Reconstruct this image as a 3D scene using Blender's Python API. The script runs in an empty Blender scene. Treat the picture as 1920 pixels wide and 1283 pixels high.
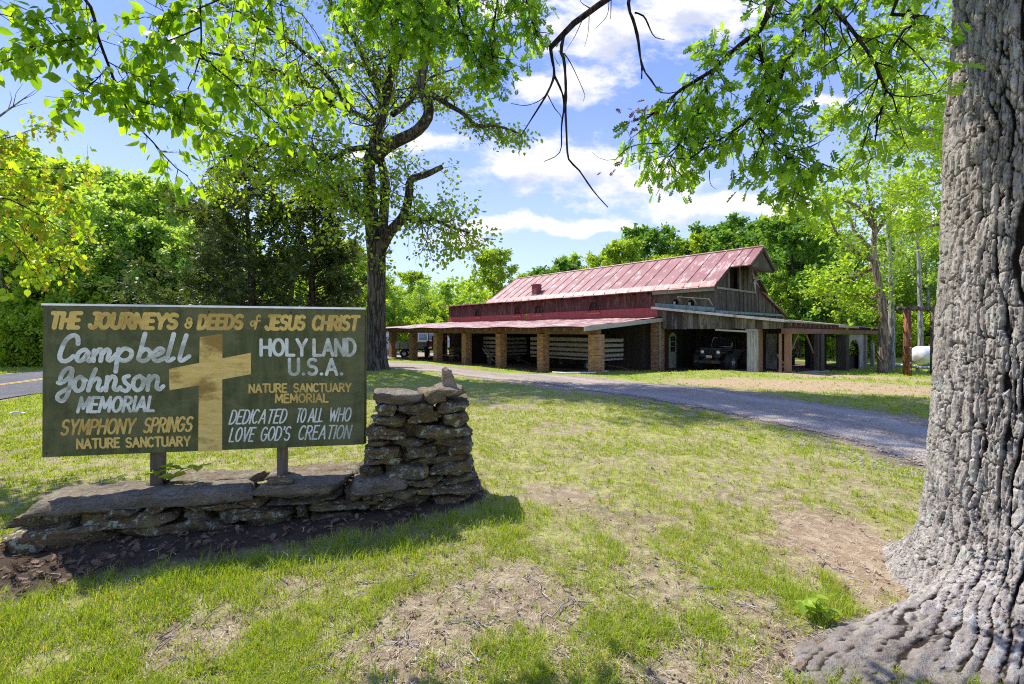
import bpy, bmesh, math, random
import numpy as np
from mathutils import Vector, Matrix, Quaternion, noise as mnoise

C = bpy.context.scene.collection
SC = bpy.context.scene
R = math.radians

# ------------------------------------------------------------------ camera
FPX, HZ, EYE = 853.333, 620.0, 1.6
cam_d = bpy.data.cameras.new('camera')
cam_d.lens = 16.0
cam_d.sensor_width = 36.0
cam_d.shift_y = -21.5 / 1920.0
cam_d.clip_start = 0.05
cam_d.clip_end = 3000
cam = bpy.data.objects.new('camera', cam_d)
cam.location = (0, 0, EYE)
cam.rotation_euler = (R(90), 0, 0)
C.objects.link(cam)
SC.camera = cam

# ------------------------------------------------------------------ sun, exposure
SUN = Vector((-0.56, 0.42, 1.0)).normalized()
sun_d = bpy.data.lights.new('sun', 'SUN')
sun_d.energy = 3.7
sun_d.angle = R(0.53)
sun_d.color = (1.0, 0.95, 0.86)
sun = bpy.data.objects.new('sun', sun_d)
sun.rotation_euler = SUN.to_track_quat('Z', 'Y').to_euler()
sun.location = (-20, 20, 40)
C.objects.link(sun)
SC.view_settings.view_transform = 'Standard'
SC.view_settings.look = 'None'
SC.view_settings.exposure = 1.04
SC.view_settings.gamma = 1.0
SC.render.engine = 'CYCLES'
SC.cycles.use_denoising = False
SC.cycles.filter_width = 1.1
SC.cycles.max_bounces = 7
SC.cycles.diffuse_bounces = 4
SC.cycles.glossy_bounces = 2
SC.cycles.transmission_bounces = 5
SC.cycles.transparent_max_bounces = 8
SC.cycles.caustics_reflective = False
SC.cycles.caustics_refractive = False


# ------------------------------------------------------------------ node helpers
def nd(nt, typ, **kw):
    n = nt.nodes.new(typ)
    for k, v in kw.items():
        if k.startswith('i_'):
            key = k[2:]
            n.inputs[int(key) if key.isdigit() else key.replace('_', ' ')].default_value = v
        else:
            setattr(n, k, v)
    return n


def lk(nt, a, b):
    nt.links.new(a, b)


def mth(nt, op, a, b=None, c=None, clamp=False):
    n = nt.nodes.new('ShaderNodeMath')
    n.operation = op
    n.use_clamp = clamp
    for i, v in enumerate((a, b, c)):
        if v is None:
            continue
        if isinstance(v, (int, float)):
            n.inputs[i].default_value = v
        else:
            nt.links.new(v, n.inputs[i])
    return n.outputs[0]


def mixc(nt, fac, a, b, mode='MIX'):
    n = nt.nodes.new('ShaderNodeMix')
    n.data_type = 'RGBA'
    n.blend_type = mode
    for sock, v in ((n.inputs[0], fac), (n.inputs[6], a), (n.inputs[7], b)):
        if isinstance(v, (int, float)):
            sock.default_value = v
        elif isinstance(v, (tuple, list)):
            sock.default_value = (v[0], v[1], v[2], 1.0)
        else:
            nt.links.new(v, sock)
    return n.outputs[2]


def sstep(nt, v, lo, hi):
    n = nt.nodes.new('ShaderNodeMapRange')
    n.interpolation_type = 'SMOOTHSTEP'
    nt.links.new(v, n.inputs[0])
    n.inputs[1].default_value = lo
    n.inputs[2].default_value = hi
    return n.outputs[0]


def tnoise(nt, vec, scale, detail=4, rough=0.55, dist=0.0):
    n = nt.nodes.new('ShaderNodeTexNoise')
    n.inputs['Scale'].default_value = scale
    n.inputs['Detail'].default_value = detail
    n.inputs['Roughness'].default_value = rough
    n.inputs['Distortion'].default_value = dist
    if vec is not None:
        nt.links.new(vec, n.inputs['Vector'])
    return n.outputs['Fac']


def vmap(nt, vec, scale=(1, 1, 1), loc=(0, 0, 0), rot=(0, 0, 0)):
    n = nt.nodes.new('ShaderNodeMapping')
    n.inputs['Scale'].default_value = scale
    n.inputs['Location'].default_value = loc
    n.inputs['Rotation'].default_value = rot
    nt.links.new(vec, n.inputs['Vector'])
    return n.outputs[0]


# ------------------------------------------------------------------ world: sky and clouds
world = bpy.data.worlds.new('World')
SC.world = world
world.use_nodes = True
wt = world.node_tree
wt.nodes.clear()
w_out = nd(wt, 'ShaderNodeOutputWorld')
w_bg = nd(wt, 'ShaderNodeBackground')
w_bg.inputs['Strength'].default_value = 0.15
sky = nd(wt, 'ShaderNodeTexSky', sky_type='NISHITA', sun_disc=False)
sky.sun_elevation = math.asin(SUN.z)
sky.sun_rotation = math.atan2(SUN.x, SUN.y)
sky.air_density = 1.0
sky.dust_density = 0.4
sky.ozone_density = 2.0

# clouds: soft bodies laid out by compass direction and height above the horizon
CLOUDS = [  # bearing (px), height (px), half width, half height
    (1060, 312, 175, 50), (1200, 340, 120, 40), (960, 318, 60, 26), (1290, 388, 190, 30), (1375, 378, 80, 22),
    (1075, 158, 110, 34), (1160, 50, 180, 66), (1290, 20, 150, 60), (1000, 425, 190, 17), (1110, 432, 70, 12),
    (815, 262, 50, 26), (868, 456, 60, 18), (1560, 205, 40, 14), (1650, 205, 40, 13), (330, 85, 40, 16),
    (700, 285, 60, 16), (1480, 395, 60, 18),
    (-300, 300, 200, 60), (2300, 250, 220, 70), (930, 15, 60, 30), (1700, 400, 90, 16)]
cg = bpy.data.node_groups.new('cloud_body', 'ShaderNodeTree')
cg.interface.new_socket('Vector', in_out='INPUT', socket_type='NodeSocketVector')
cg.interface.new_socket('Density', in_out='OUTPUT', socket_type='NodeSocketFloat')
gi = nd(cg, 'NodeGroupInput')
go = nd(cg, 'NodeGroupOutput')
warp = nd(cg, 'ShaderNodeTexNoise')
warp.inputs['Scale'].default_value = 9.0
warp.inputs['Detail'].default_value = 5.0
lk(cg, gi.outputs[0], warp.inputs['Vector'])
wsub = nd(cg, 'ShaderNodeVectorMath', operation='SUBTRACT')
lk(cg, warp.outputs['Color'], wsub.inputs[0])
wsub.inputs[1].default_value = (0.5, 0.5, 0.5)
wmul = nd(cg, 'ShaderNodeVectorMath', operation='MULTIPLY_ADD')
lk(cg, wsub.outputs[0], wmul.inputs[0])
wmul.inputs[1].default_value = (0.16, 0.09, 0.0)
lk(cg, gi.outputs[0], wmul.inputs[2])
best = None
for (px, py, rx, ry) in CLOUDS:
    sb = nd(cg, 'ShaderNodeVectorMath', operation='SUBTRACT')
    lk(cg, wmul.outputs[0], sb.inputs[0])
    sb.inputs[1].default_value = ((px - 960) / FPX, (HZ - py) / FPX, 0)
    ml = nd(cg, 'ShaderNodeVectorMath', operation='MULTIPLY')
    lk(cg, sb.outputs[0], ml.inputs[0])
    ml.inputs[1].default_value = (FPX / rx, FPX / ry, 0)
    ln = nd(cg, 'ShaderNodeVectorMath', operation='LENGTH')
    lk(cg, ml.outputs[0], ln.inputs[0])
    v = mth(cg, 'SUBTRACT', 1.0, ln.outputs['Value'])
    v = mth(cg, 'MAXIMUM', v, -2.0)
    best = v if best is None else mth(cg, 'MAXIMUM', best, v)
fb = tnoise(cg, vmap(cg, gi.outputs[0], (1, 1.7, 1)), 12.0, 7, 0.62)
fbo = mth(cg, 'MULTIPLY', mth(cg, 'SUBTRACT', fb, 0.52), 2.6)
lk(cg, mth(cg, 'ADD', best, fbo), go.inputs[0])

tc = nd(wt, 'ShaderNodeTexCoord')
sx = nd(wt, 'ShaderNodeSeparateXYZ')
lk(wt, tc.outputs['Generated'], sx.inputs[0])
yy = mth(wt, 'MAXIMUM', mth(wt, 'ABSOLUTE', sx.outputs[1]), 0.08)
cv = nd(wt, 'ShaderNodeCombineXYZ')
lk(wt, mth(wt, 'DIVIDE', sx.outputs[0], yy), cv.inputs[0])
lk(wt, mth(wt, 'DIVIDE', sx.outputs[2], yy), cv.inputs[1])
lk(wt, mth(wt, 'MULTIPLY', mth(wt, 'SIGN', sx.outputs[1]), 3.0), cv.inputs[2])
g1 = nd(wt, 'ShaderNodeGroup')
g1.node_tree = cg
lk(wt, cv.outputs[0], g1.inputs[0])
sh = nd(wt, 'ShaderNodeVectorMath', operation='ADD')
lk(wt, cv.outputs[0], sh.inputs[0])
sh.inputs[1].default_value = (-0.016, 0.034, 0)
g2 = nd(wt, 'ShaderNodeGroup')
g2.node_tree = cg
lk(wt, sh.outputs[0], g2.inputs[0])
dens = sstep(wt, g1.outputs[0], -0.35, 0.60)
shade = sstep(wt, g2.outputs[0], 0.05, 1.15)
sky_t = mixc(wt, 1.0, sky.outputs[0], (0.80, 0.97, 1.30), 'MULTIPLY')
up = sstep(wt, sx.outputs[2], 0.0, 0.55)
ramp = mixc(wt, up, (2.55, 2.95, 3.95), (0.85, 1.30, 3.40))
sky_t = mixc(wt, 0.82, sky_t, ramp)
c_col = mixc(wt, mth(wt, 'MULTIPLY', shade, 0.9), (3.9, 3.8, 3.8), (2.15, 2.35, 2.9))
w_col = mixc(wt, mth(wt, 'MULTIPLY', dens, 0.94), sky_t, c_col)
lk(wt, w_col, w_bg.inputs['Color'])
lk(wt, w_bg.outputs[0], w_out.inputs['Surface'])


# ------------------------------------------------------------------ scene helpers
def tag(o, label=None, cat=None, group=None, kind=None):
    if label:
        o['label'] = label
    if cat:
        o['category'] = cat
    if group:
        o['group'] = group
    if kind:
        o['kind'] = kind
    return o


def thing(name, label, cat, loc=(0, 0, 0), rz=0.0, group=None):
    o = bpy.data.objects.new(name, None)
    o.empty_display_size = 0.3
    o.location = loc
    o.rotation_euler = (0, 0, rz)
    C.objects.link(o)
    return tag(o, label, cat, group)


def link(name, me, mat=None, parent=None):
    o = bpy.data.objects.new(name, me)
    if mat is not None and len(me.materials) == 0:
        me.materials.append(mat)
    C.objects.link(o)
    if parent is not None:
        o.parent = parent
    return o


def np_mesh(name, V, Fs, smooth=False, attrs=None):
    """V (n,3); Fs a list of (m,k) integer arrays."""
    V = np.asarray(V, dtype=np.float32)
    me = bpy.data.meshes.new(name)
    me.vertices.add(len(V))
    me.vertices.foreach_set('co', V.ravel())
    Fs = [np.asarray(f, dtype=np.int32) for f in Fs if len(f)]
    loops = np.concatenate([f.ravel() for f in Fs])
    starts, off = [], 0
    for f in Fs:
        starts.append(off + np.arange(len(f), dtype=np.int32) * f.shape[1])
        off += f.size
    starts = np.concatenate(starts)
    me.loops.add(len(loops))
    me.loops.foreach_set('vertex_index', loops)
    me.polygons.add(len(starts))
    me.polygons.foreach_set('loop_start', starts)
    if smooth:
        me.polygons.foreach_set('use_smooth', np.ones(len(starts), dtype=bool))
    me.update(calc_edges=True)
    if attrs:
        for k, a in attrs.items():
            at = me.attributes.new(k, 'FLOAT', 'POINT')
            at.data.foreach_set('value', np.asarray(a, dtype=np.float32))
    return me


class MB:
    """collects boxes, bars, tubes, prisms; build() links them as ONE mesh object"""

    def __init__(self):
        self.v, self.f = [], []

    def add(self, vs, fs):
        b = len(self.v)
        self.v += [tuple(p) for p in vs]
        self.f += [tuple(b + i for i in q) for q in fs]
        return self

    def box(self, x0, x1, y0, y1, z0, z1):
        vs = [(x, y, z) for z in (z0, z1) for y in (y0, y1) for x in (x0, x1)]
        return self.add(vs, [(0, 2, 3, 1), (4, 5, 7, 6), (0, 1, 5, 4), (2, 6, 7, 3), (0, 4, 6, 2), (1, 3, 7, 5)])

    def hexa(self, pts):
        return self.add(pts, [(0, 2, 3, 1), (4, 5, 7, 6), (0, 1, 5, 4), (2, 6, 7, 3), (0, 4, 6, 2), (1, 3, 7, 5)])

    def bar(self, a, b, w, h=None, up=(0, 0, 1)):
        a, b = Vector(a), Vector(b)
        h = w if h is None else h
        d = (b - a).normalized()
        u = Vector(up)
        if abs(d.dot(u)) > 0.98:
            u = Vector((1, 0, 0))
        s = d.cross(u).normalized()
        t = s.cross(d).normalized()
        pts = []
        for e in (a, b):
            for y in (-1, 1):
                for x in (-1, 1):
                    pts.append(e + s * x * w / 2 + t * y * h / 2)
        return self.hexa(pts)

    def tube(self, pts, r, n=8, cap=True):
        pts = [Vector(p) for p in pts]
        rs = r if isinstance(r, (list, tuple)) else [r] * len(pts)
        rings = []
        ref = Vector((0.31, 0.2, 0.93))
        for i, p in enumerate(pts):
            d = (pts[min(i + 1, len(pts) - 1)] - pts[max(i - 1, 0)]).normalized()
            s = d.cross(ref)
            if s.length < 1e-3:
                s = d.cross(Vector((1, 0, 0)))
            s.normalize()
            t = d.cross(s)
            rings.append([p + (s * math.cos(2 * math.pi * k / n) + t * math.sin(2 * math.pi * k / n)) * rs[i] for k in range(n)])
        vs = [v for ring in rings for v in ring]
        fs = [(i * n + k, i * n + (k + 1) % n, (i + 1) * n + (k + 1) % n, (i + 1) * n + k)
              for i in range(len(pts) - 1) for k in range(n)]
        if cap:
            fs.append(tuple(range(n - 1, -1, -1)))
            fs.append(tuple((len(pts) - 1) * n + k for k in range(n)))
        return self.add(vs, fs)

    def cyl(self, c, axis, r, length, n=20):
        c, a = Vector(c), Vector(axis).normalized()
        return self.tube([c - a * length / 2, c + a * length / 2], r, n)

    def lathe(self, prof, c=(0, 0, 0), axis='Z', n=24):
        vs, fs = [], []
        for (r, h) in prof:
            for k in range(n):
                a = 2 * math.pi * k / n
                p = (r * math.cos(a), r * math.sin(a), h)
                if axis == 'Y':
                    p = (p[0], p[2], p[1])
                elif axis == 'X':
                    p = (p[2], p[0], p[1])
                vs.append((p[0] + c[0], p[1] + c[1], p[2] + c[2]))
        for i in range(len(prof) - 1):
            for k in range(n):
                fs.append((i * n + k, i * n + (k + 1) % n, (i + 1) * n + (k + 1) % n, (i + 1) * n + k))
        return self.add(vs, fs)

    def prism(self, poly, ext, thick):
        """poly: list of 3D points (planar), extruded by the vector ext*thick"""
        n = len(poly)
        e = Vector(ext) * thick
        vs = [Vector(p) for p in poly] + [Vector(p) + e for p in poly]
        fs = [tuple(range(n - 1, -1, -1)), tuple(range(n, 2 * n))]
        fs += [(i, (i + 1) % n, n + (i + 1) % n, n + i) for i in range(n)]
        return self.add(vs, fs)

    def mesh(self, name, smooth=False, bevel=0.0):
        me = bpy.data.meshes.new(name)
        me.from_pydata(self.v, [], self.f)
        bm = bmesh.new()
        bm.from_mesh(me)
        bmesh.ops.recalc_face_normals(bm, faces=bm.faces)
        if bevel > 0:
            es = [e for e in bm.edges if len(e.link_faces) == 2 and e.calc_face_angle(0) > 0.6]
            bmesh.ops.bevel(bm, geom=es, offset=bevel, segments=2, affect='EDGES', clamp_overlap=True)
        bm.to_mesh(me)
        bm.free()
        if smooth:
            me.polygons.foreach_set('use_smooth', np.ones(len(me.polygons), dtype=bool))
        return me

    def build(self, name, mat, parent=None, smooth=False, bevel=0.0):
        return link(name, self.mesh(name, smooth, bevel), mat, parent)


# ------------------------------------------------------------------ numpy noise
def _h(ix, iy, iz, seed):
    n = (ix * 374761393 + iy * 668265263 + iz * 2147483647 + seed * 974711) & 0xFFFFFFFF
    n = ((n ^ (n >> 13)) * 1274126177) & 0xFFFFFFFF
    n = ((n ^ (n >> 16)) * 2246822519) & 0xFFFFFFFF
    return ((n ^ (n >> 15)) & 0xFFFF) / 65535.0


def vnoise(x, y, z=0.0, seed=0):
    x, y, z = np.broadcast_arrays(np.asarray(x, float), np.asarray(y, float), np.asarray(z, float))
    ix, iy, iz = np.floor(x).astype(np.int64), np.floor(y).astype(np.int64), np.floor(z).astype(np.int64)
    fx, fy, fz = x - ix, y - iy, z - iz
    fx, fy, fz = (f * f * f * (f * (f * 6 - 15) + 10) for f in (fx, fy, fz))
    out = 0
    for dx in (0, 1):
        for dy in (0, 1):
            for dz in (0, 1):
                w = (fx if dx else 1 - fx) * (fy if dy else 1 - fy) * (fz if dz else 1 - fz)
                out = out + w * _h(ix + dx, iy + dy, iz + dz, seed)
    return out


def fbm(x, y, z=0.0, seed=0, octs=4, gain=0.5):
    s, a, t = 0, 1.0, 0
    f = 1.0
    for o in range(octs):
        s = s + a * vnoise(np.asarray(x) * f, np.asarray(y) * f, np.asarray(z) * f, seed + o * 17)
        t += a
        a *= gain
        f *= 2.03
    return s / t


def sst(v, lo, hi):
    t = np.clip((v - lo) / (hi - lo), 0, 1)
    return t * t * (3 - 2 * t)


# ------------------------------------------------------------------ pixel rays, terrain
def P(px, py, Y):
    return Vector(((px - 960) / FPX * Y, Y, EYE - (py - HZ) / FPX * Y))


TERRAIN = np.array([  # x, y, z
    (0, 0, 0.0), (0, 2, 0.0), (-3, 2.6, -0.10), (-4.2, 3.3, -0.06), (-2, 3.4, -0.02), (0, 3.8, 0.06), (2.5, 2.6, 0.02), (3.5, 4, 0.0),
    (-6, 6, -0.05), (-3, 8, 0.0), (0, 5.5, 0.0), (0, 9, 0.0), (4, 6, -0.02), (6.5, 8, 0.0), (5, 10, -0.05), (10, 9, -0.1),
    (-5.3, 18, 0.06), (-9, 14, -0.1), (-14, 12, -0.3), (-16, 15, -0.38), (-20, 18, -0.42), (-26, 25, -0.5), (-30, 20, -0.5),
    (1, 15, -0.18), (3, 18, -0.32), (-6, 24, -0.25), (-10, 32, -0.55), (-12, 42, -0.85), (-8, 38, -0.85), (-4, 33, -0.82), (0, 28, -0.78),
    (1.5, 26.7, -0.80), (4.4, 23.8, -0.60), (8.6, 27.5, -0.80), (12.2, 23.2, -0.52), (13.3, 22, -0.45), (16.5, 24.8, -0.66), (20, 27.7, -0.85),
    (24, 31, -0.92), (22.6, 26, -0.93), (9, 20, -0.40), (13, 16, -0.22), (18, 18, -0.45), (22, 20, -0.6), (14, 30, -0.85), (4, 36, -0.85),
    (-2, 48, -0.9), (10, 45, -0.9), (30, 40, -1.1), (40, 30, -1.1), (-20, 60, -1.0), (20, 70, -1.0), (60, 60, -1.5), (-60, 50, -0.8),
    (-60, 10, -0.4), (60, 5, -0.8), (0, -30, 0.0), (0, 200, -1.5), (200, 200, -2), (-200, 200, -1.5), (300, 0, -1.5), (-300, 0, -1)])


def ground_z(x, y):
    x, y = np.asarray(x, float), np.asarray(y, float)
    shp = np.broadcast(x, y).shape
    x, y = np.broadcast_to(x, shp).ravel(), np.broadcast_to(y, shp).ravel()
    out = np.empty(len(x))
    for s in range(0, len(x), 40000):
        d2 = (x[s:s + 40000, None] - TERRAIN[None, :, 0]) ** 2 + (y[s:s + 40000, None] - TERRAIN[None, :, 1]) ** 2
        w = 1.0 / (d2 + 0.35) ** 1.7
        out[s:s + 40000] = (w * TERRAIN[None, :, 2]).sum(1) / w.sum(1)
    return out.reshape(shp)


def gz(x, y):
    return float(ground_z(x, y))


def on_ground(px, py, it=14):
    """points where pixel rays meet the terrain (arrays)"""
    px, py = np.asarray(px, float), np.asarray(py, float)
    a = (px - 960) / FPX
    b = (py - HZ) / FPX
    Y = EYE / np.maximum(b, 0.004)
    for _ in range(it):
        z = ground_z(a * Y, Y)
        Y = 0.5 * Y + 0.5 * np.clip((EYE - z) / np.maximum(b, 0.004), 0.5, 400)
    return a * Y, Y


def PG(px, py):
    x, y = on_ground([px], [py])
    return Vector((x[0], y[0], gz(x[0], y[0])))
# ------------------------------------------------------------------ materials
def newmat(name):
    m = bpy.data.materials.new(name)
    m.use_nodes = True
    nt = m.node_tree
    nt.nodes.clear()
    out = nd(nt, 'ShaderNodeOutputMaterial')
    bs = nd(nt, 'ShaderNodeBsdfPrincipled')
    bs.inputs['Roughness'].default_value = 0.8
    bs.inputs['Specular IOR Level'].default_value = 0.25
    lk(nt, bs.outputs[0], out.inputs['Surface'])
    return m, nt, bs, out


def bump(nt, bs, h, strength=0.4, dist=0.02):
    b = nd(nt, 'ShaderNodeBump')
    b.inputs['Strength'].default_value = strength
    b.inputs['Distance'].default_value = dist
    lk(nt, h, b.inputs['Height'])
    lk(nt, b.outputs[0], bs.inputs['Normal'])


def objco(nt):
    return nd(nt, 'ShaderNodeTexCoord').outputs['Object']


def geoco(nt):
    return nd(nt, 'ShaderNodeNewGeometry').outputs['Position']


def attr(nt, name):
    return nd(nt, 'ShaderNodeAttribute', attribute_name=name).outputs['Fac']


def plain(name, col, rough=0.7, metal=0.0, var=0.25, scale=6.0, bmp=0.15, bscale=30, spec=0.3, stretch=(1, 1, 1), dirt=None, dirt_amt=0.5):
    """a plain surface with blotchy tone, optional dirt, and a fine bump"""
    m, nt, bs, out = newmat(name)
    co = vmap(nt, objco(nt), stretch)
    n1 = tnoise(nt, co, scale, 5, 0.6)
    dark = tuple(c * (1 - var) for c in col)
    lite = tuple(min(1, c * (1 + var)) for c in col)
    c = mixc(nt, sstep(nt, n1, 0.3, 0.7), dark, lite)
    if dirt:
        n2 = tnoise(nt, vmap(nt, objco(nt), stretch, (3.1, 7.7, 1.3)), scale * 0.45, 6, 0.7)
        c = mixc(nt, mth(nt, 'MULTIPLY', sstep(nt, n2, 0.5, 0.68), dirt_amt), c, dirt)
    lk(nt, c, bs.inputs['Base Color'])
    bs.inputs['Roughness'].default_value = rough
    bs.inputs['Metallic'].default_value = metal
    bs.inputs['Specular IOR Level'].default_value = spec
    if bmp > 0:
        bump(nt, bs, tnoise(nt, co, bscale, 4), bmp, 0.02)
    return m


def boards(name, cols, pitch, axis=0, gap=0.03, rough=0.85, weather=None, wamt=0.6, off=0.0, zaxis=2):
    """boards seen across one axis: each board has its own tone, grain runs along zaxis, weathered patches"""
    m, nt, bs, out = newmat(name)
    co = objco(nt)
    sp = nd(nt, 'ShaderNodeSeparateXYZ')
    lk(nt, co, sp.inputs[0])
    u = mth(nt, 'DIVIDE', mth(nt, 'ADD', sp.outputs[axis], 100 + off), pitch)
    cell = mth(nt, 'FLOOR', u)
    fr = mth(nt, 'FRACT', u)
    wn = nd(nt, 'ShaderNodeTexWhiteNoise', noise_dimensions='1D')
    lk(nt, cell, wn.inputs['W'])
    st = [14.0, 14.0, 14.0]
    st[zaxis] = 0.9
    cof = nd(nt, 'ShaderNodeVectorMath', operation='ADD')
    lk(nt, co, cof.inputs[0])
    lk(nt, wn.outputs['Color'], cof.inputs[1])
    grain = tnoise(nt, vmap(nt, cof.outputs[0], st), 3.0, 6, 0.65)
    c = mixc(nt, wn.outputs['Value'], cols[0], cols[1])
    c = mixc(nt, sstep(nt, grain, 0.35, 0.75), c, cols[2])
    if weather:
        wst = [4.0, 4.0, 4.0]
        wst[zaxis] = 1.1
        w = tnoise(nt, vmap(nt, cof.outputs[0], wst), 1.0, 6, 0.7)
        c = mixc(nt, mth(nt, 'MULTIPLY', sstep(nt, w, 0.48, 0.62), wamt), c, weather)
    edge = mth(nt, 'LESS_THAN', mth(nt, 'MINIMUM', fr, mth(nt, 'SUBTRACT', 1.0, fr)), gap / 2)
    lk(nt, c, bs.inputs['Base Color'])
    bs.inputs['Roughness'].default_value = rough
    h = mth(nt, 'SUBTRACT', mth(nt, 'MULTIPLY', grain, 0.25), edge)
    bump(nt, bs, h, 0.8, 0.02)
    return m


def leafmat(name, c0, c1, trans=0.5, tcol=None, rough=0.5):
    m, nt, bs, out = newmat(name)
    r = attr(nt, 'rnd')
    c = mixc(nt, r, c0, c1)
    lk(nt, c, bs.inputs['Base Color'])
    bs.inputs['Roughness'].default_value = rough
    bs.inputs['Specular IOR Level'].default_value = 0.35
    tr = nd(nt, 'ShaderNodeBsdfTranslucent')
    t = mixc(nt, 1.0, c, tcol or (1.9, 1.75, 0.7), 'MULTIPLY')
    lk(nt, t, tr.inputs['Color'])
    ms = nd(nt, 'ShaderNodeMixShader')
    ms.inputs[0].default_value = trans
    lk(nt, bs.outputs[0], ms.inputs[1])
    lk(nt, tr.outputs[0], ms.inputs[2])
    lk(nt, ms.outputs[0], out.inputs['Surface'])
    return m


M = {}
# foliage
M['leaf_oval'] = leafmat('leaf_oval', (0.10, 0.23, 0.012), (0.33, 0.50, 0.03), 0.56)
M['leaf_oak'] = leafmat('leaf_oak', (0.075, 0.19, 0.012), (0.28, 0.46, 0.028), 0.56)
M['leaf_mid'] = leafmat('leaf_mid', (0.16, 0.27, 0.026), (0.33, 0.45, 0.05), 0.55)
M['leaf_spring'] = leafmat('leaf_spring', (0.21, 0.36, 0.035), (0.38, 0.52, 0.06), 0.5)
M['leaf_forest'] = leafmat('leaf_forest', (0.18, 0.30, 0.028), (0.36, 0.47, 0.055), 0.5)
M['leaf_forest_pale'] = leafmat('leaf_forest_pale', (0.22, 0.36, 0.06), (0.38, 0.52, 0.10), 0.48)
M['leaf_forest_dark'] = leafmat('leaf_forest_dark', (0.075, 0.18, 0.028), (0.17, 0.31, 0.045), 0.42)
M['leaf_cedar'] = leafmat('leaf_cedar', (0.048, 0.082, 0.024), (0.115, 0.155, 0.042), 0.3)
M['leaf_yellow'] = leafmat('leaf_yellow', (0.22, 0.38, 0.02), (0.38, 0.50, 0.03), 0.52)
M['catkin'] = leafmat('catkin', (0.42, 0.30, 0.03), (0.50, 0.42, 0.05), 0.4, (1.4, 1.2, 0.6))
M['leaf_dead'] = leafmat('leaf_dead', (0.11, 0.035, 0.018), (0.24, 0.07, 0.03), 0.3, (1.4, 1.0, 0.8))
M['litter'] = leafmat('litter', (0.085, 0.052, 0.030), (0.25, 0.165, 0.10), 0.15, (1.2, 1.0, 0.8), 0.8)
M['straw'] = leafmat('straw', (0.33, 0.25, 0.15), (0.58, 0.50, 0.37), 0.15, (1.1, 1.0, 0.8), 0.8)


def grassmat():
    m, nt, bs, out = newmat('grass_blade')
    r = attr(nt, 'rnd')
    dry = attr(nt, 'dry')
    c = mixc(nt, r, (0.19, 0.29, 0.016), (0.37, 0.46, 0.035))
    c = mixc(nt, dry, c, (0.46, 0.41, 0.16))
    lk(nt, c, bs.inputs['Base Color'])
    bs.inputs['Roughness'].default_value = 0.55
    tr = nd(nt, 'ShaderNodeBsdfTranslucent')
    lk(nt, mixc(nt, 1.0, c, (1.6, 1.5, 0.7), 'MULTIPLY'), tr.inputs['Color'])
    ms = nd(nt, 'ShaderNodeMixShader')
    ms.inputs[0].default_value = 0.42
    lk(nt, bs.outputs[0], ms.inputs[1])
    lk(nt, tr.outputs[0], ms.inputs[2])
    lk(nt, ms.outputs[0], out.inputs['Surface'])
    return m


M['grass'] = grassmat()


def groundmat():
    m, nt, bs, out = newmat('lawn_soil')
    co = geoco(nt)
    g = attr(nt, 'grass')
    sand = attr(nt, 'sand')
    bed = attr(nt, 'bed')
    far = attr(nt, 'far')
    n1 = tnoise(nt, co, 1.6, 6, 0.65)
    n2 = tnoise(nt, co, 11, 6, 0.7)
    n3 = tnoise(nt, co, 70, 5, 0.7)
    soil = mixc(nt, sstep(nt, n1, 0.3, 0.7), (0.225, 0.168, 0.108), (0.35, 0.275, 0.185))
    soil = mixc(nt, mth(nt, 'MULTIPLY', sstep(nt, n3, 0.50, 0.66), 0.7), soil, (0.13, 0.09, 0.06))
    soil = mixc(nt, mth(nt, 'MULTIPLY', sstep(nt, n2, 0.46, 0.60), 0.6), soil, (0.46, 0.385, 0.25))
    soil = mixc(nt, sand, soil, mixc(nt, sstep(nt, n2, 0.35, 0.65), (0.30, 0.185, 0.115), (0.50, 0.37, 0.255)))
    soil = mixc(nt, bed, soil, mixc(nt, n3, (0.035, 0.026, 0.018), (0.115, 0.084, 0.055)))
    turf = mixc(nt, sstep(nt, n2, 0.35, 0.65), (0.22, 0.275, 0.03), (0.38, 0.395, 0.085))
    turf = mixc(nt, mth(nt, 'MULTIPLY', sstep(nt, n3, 0.5, 0.7), 0.5), turf, (0.42, 0.37, 0.16))
    fac = mth(nt, 'MULTIPLY', g, mth(nt, 'ADD', 0.12, mth(nt, 'MULTIPLY', sstep(nt, mth(nt, 'ADD', n2, mth(nt, 'MULTIPLY', n3, 0.4)), 0.5, 0.9), 0.75)), clamp=True)
    c = mixc(nt, fac, soil, turf)
    fturf = mixc(nt, sstep(nt, n1, 0.3, 0.7), (0.17, 0.25, 0.03), (0.31, 0.36, 0.07))
    c = mixc(nt, mth(nt, 'MULTIPLY', far, g), c, fturf)
    lk(nt, c, bs.inputs['Base Color'])
    bs.inputs['Roughness'].default_value = 0.95
    bs.inputs['Specular IOR Level'].default_value = 0.1
    h = mth(nt, 'ADD', mth(nt, 'MULTIPLY', n2, 0.6), mth(nt, 'MULTIPLY', n3, 0.35))
    bump(nt, bs, h, 0.9, 0.05)
    return m


M['ground'] = groundmat()


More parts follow.
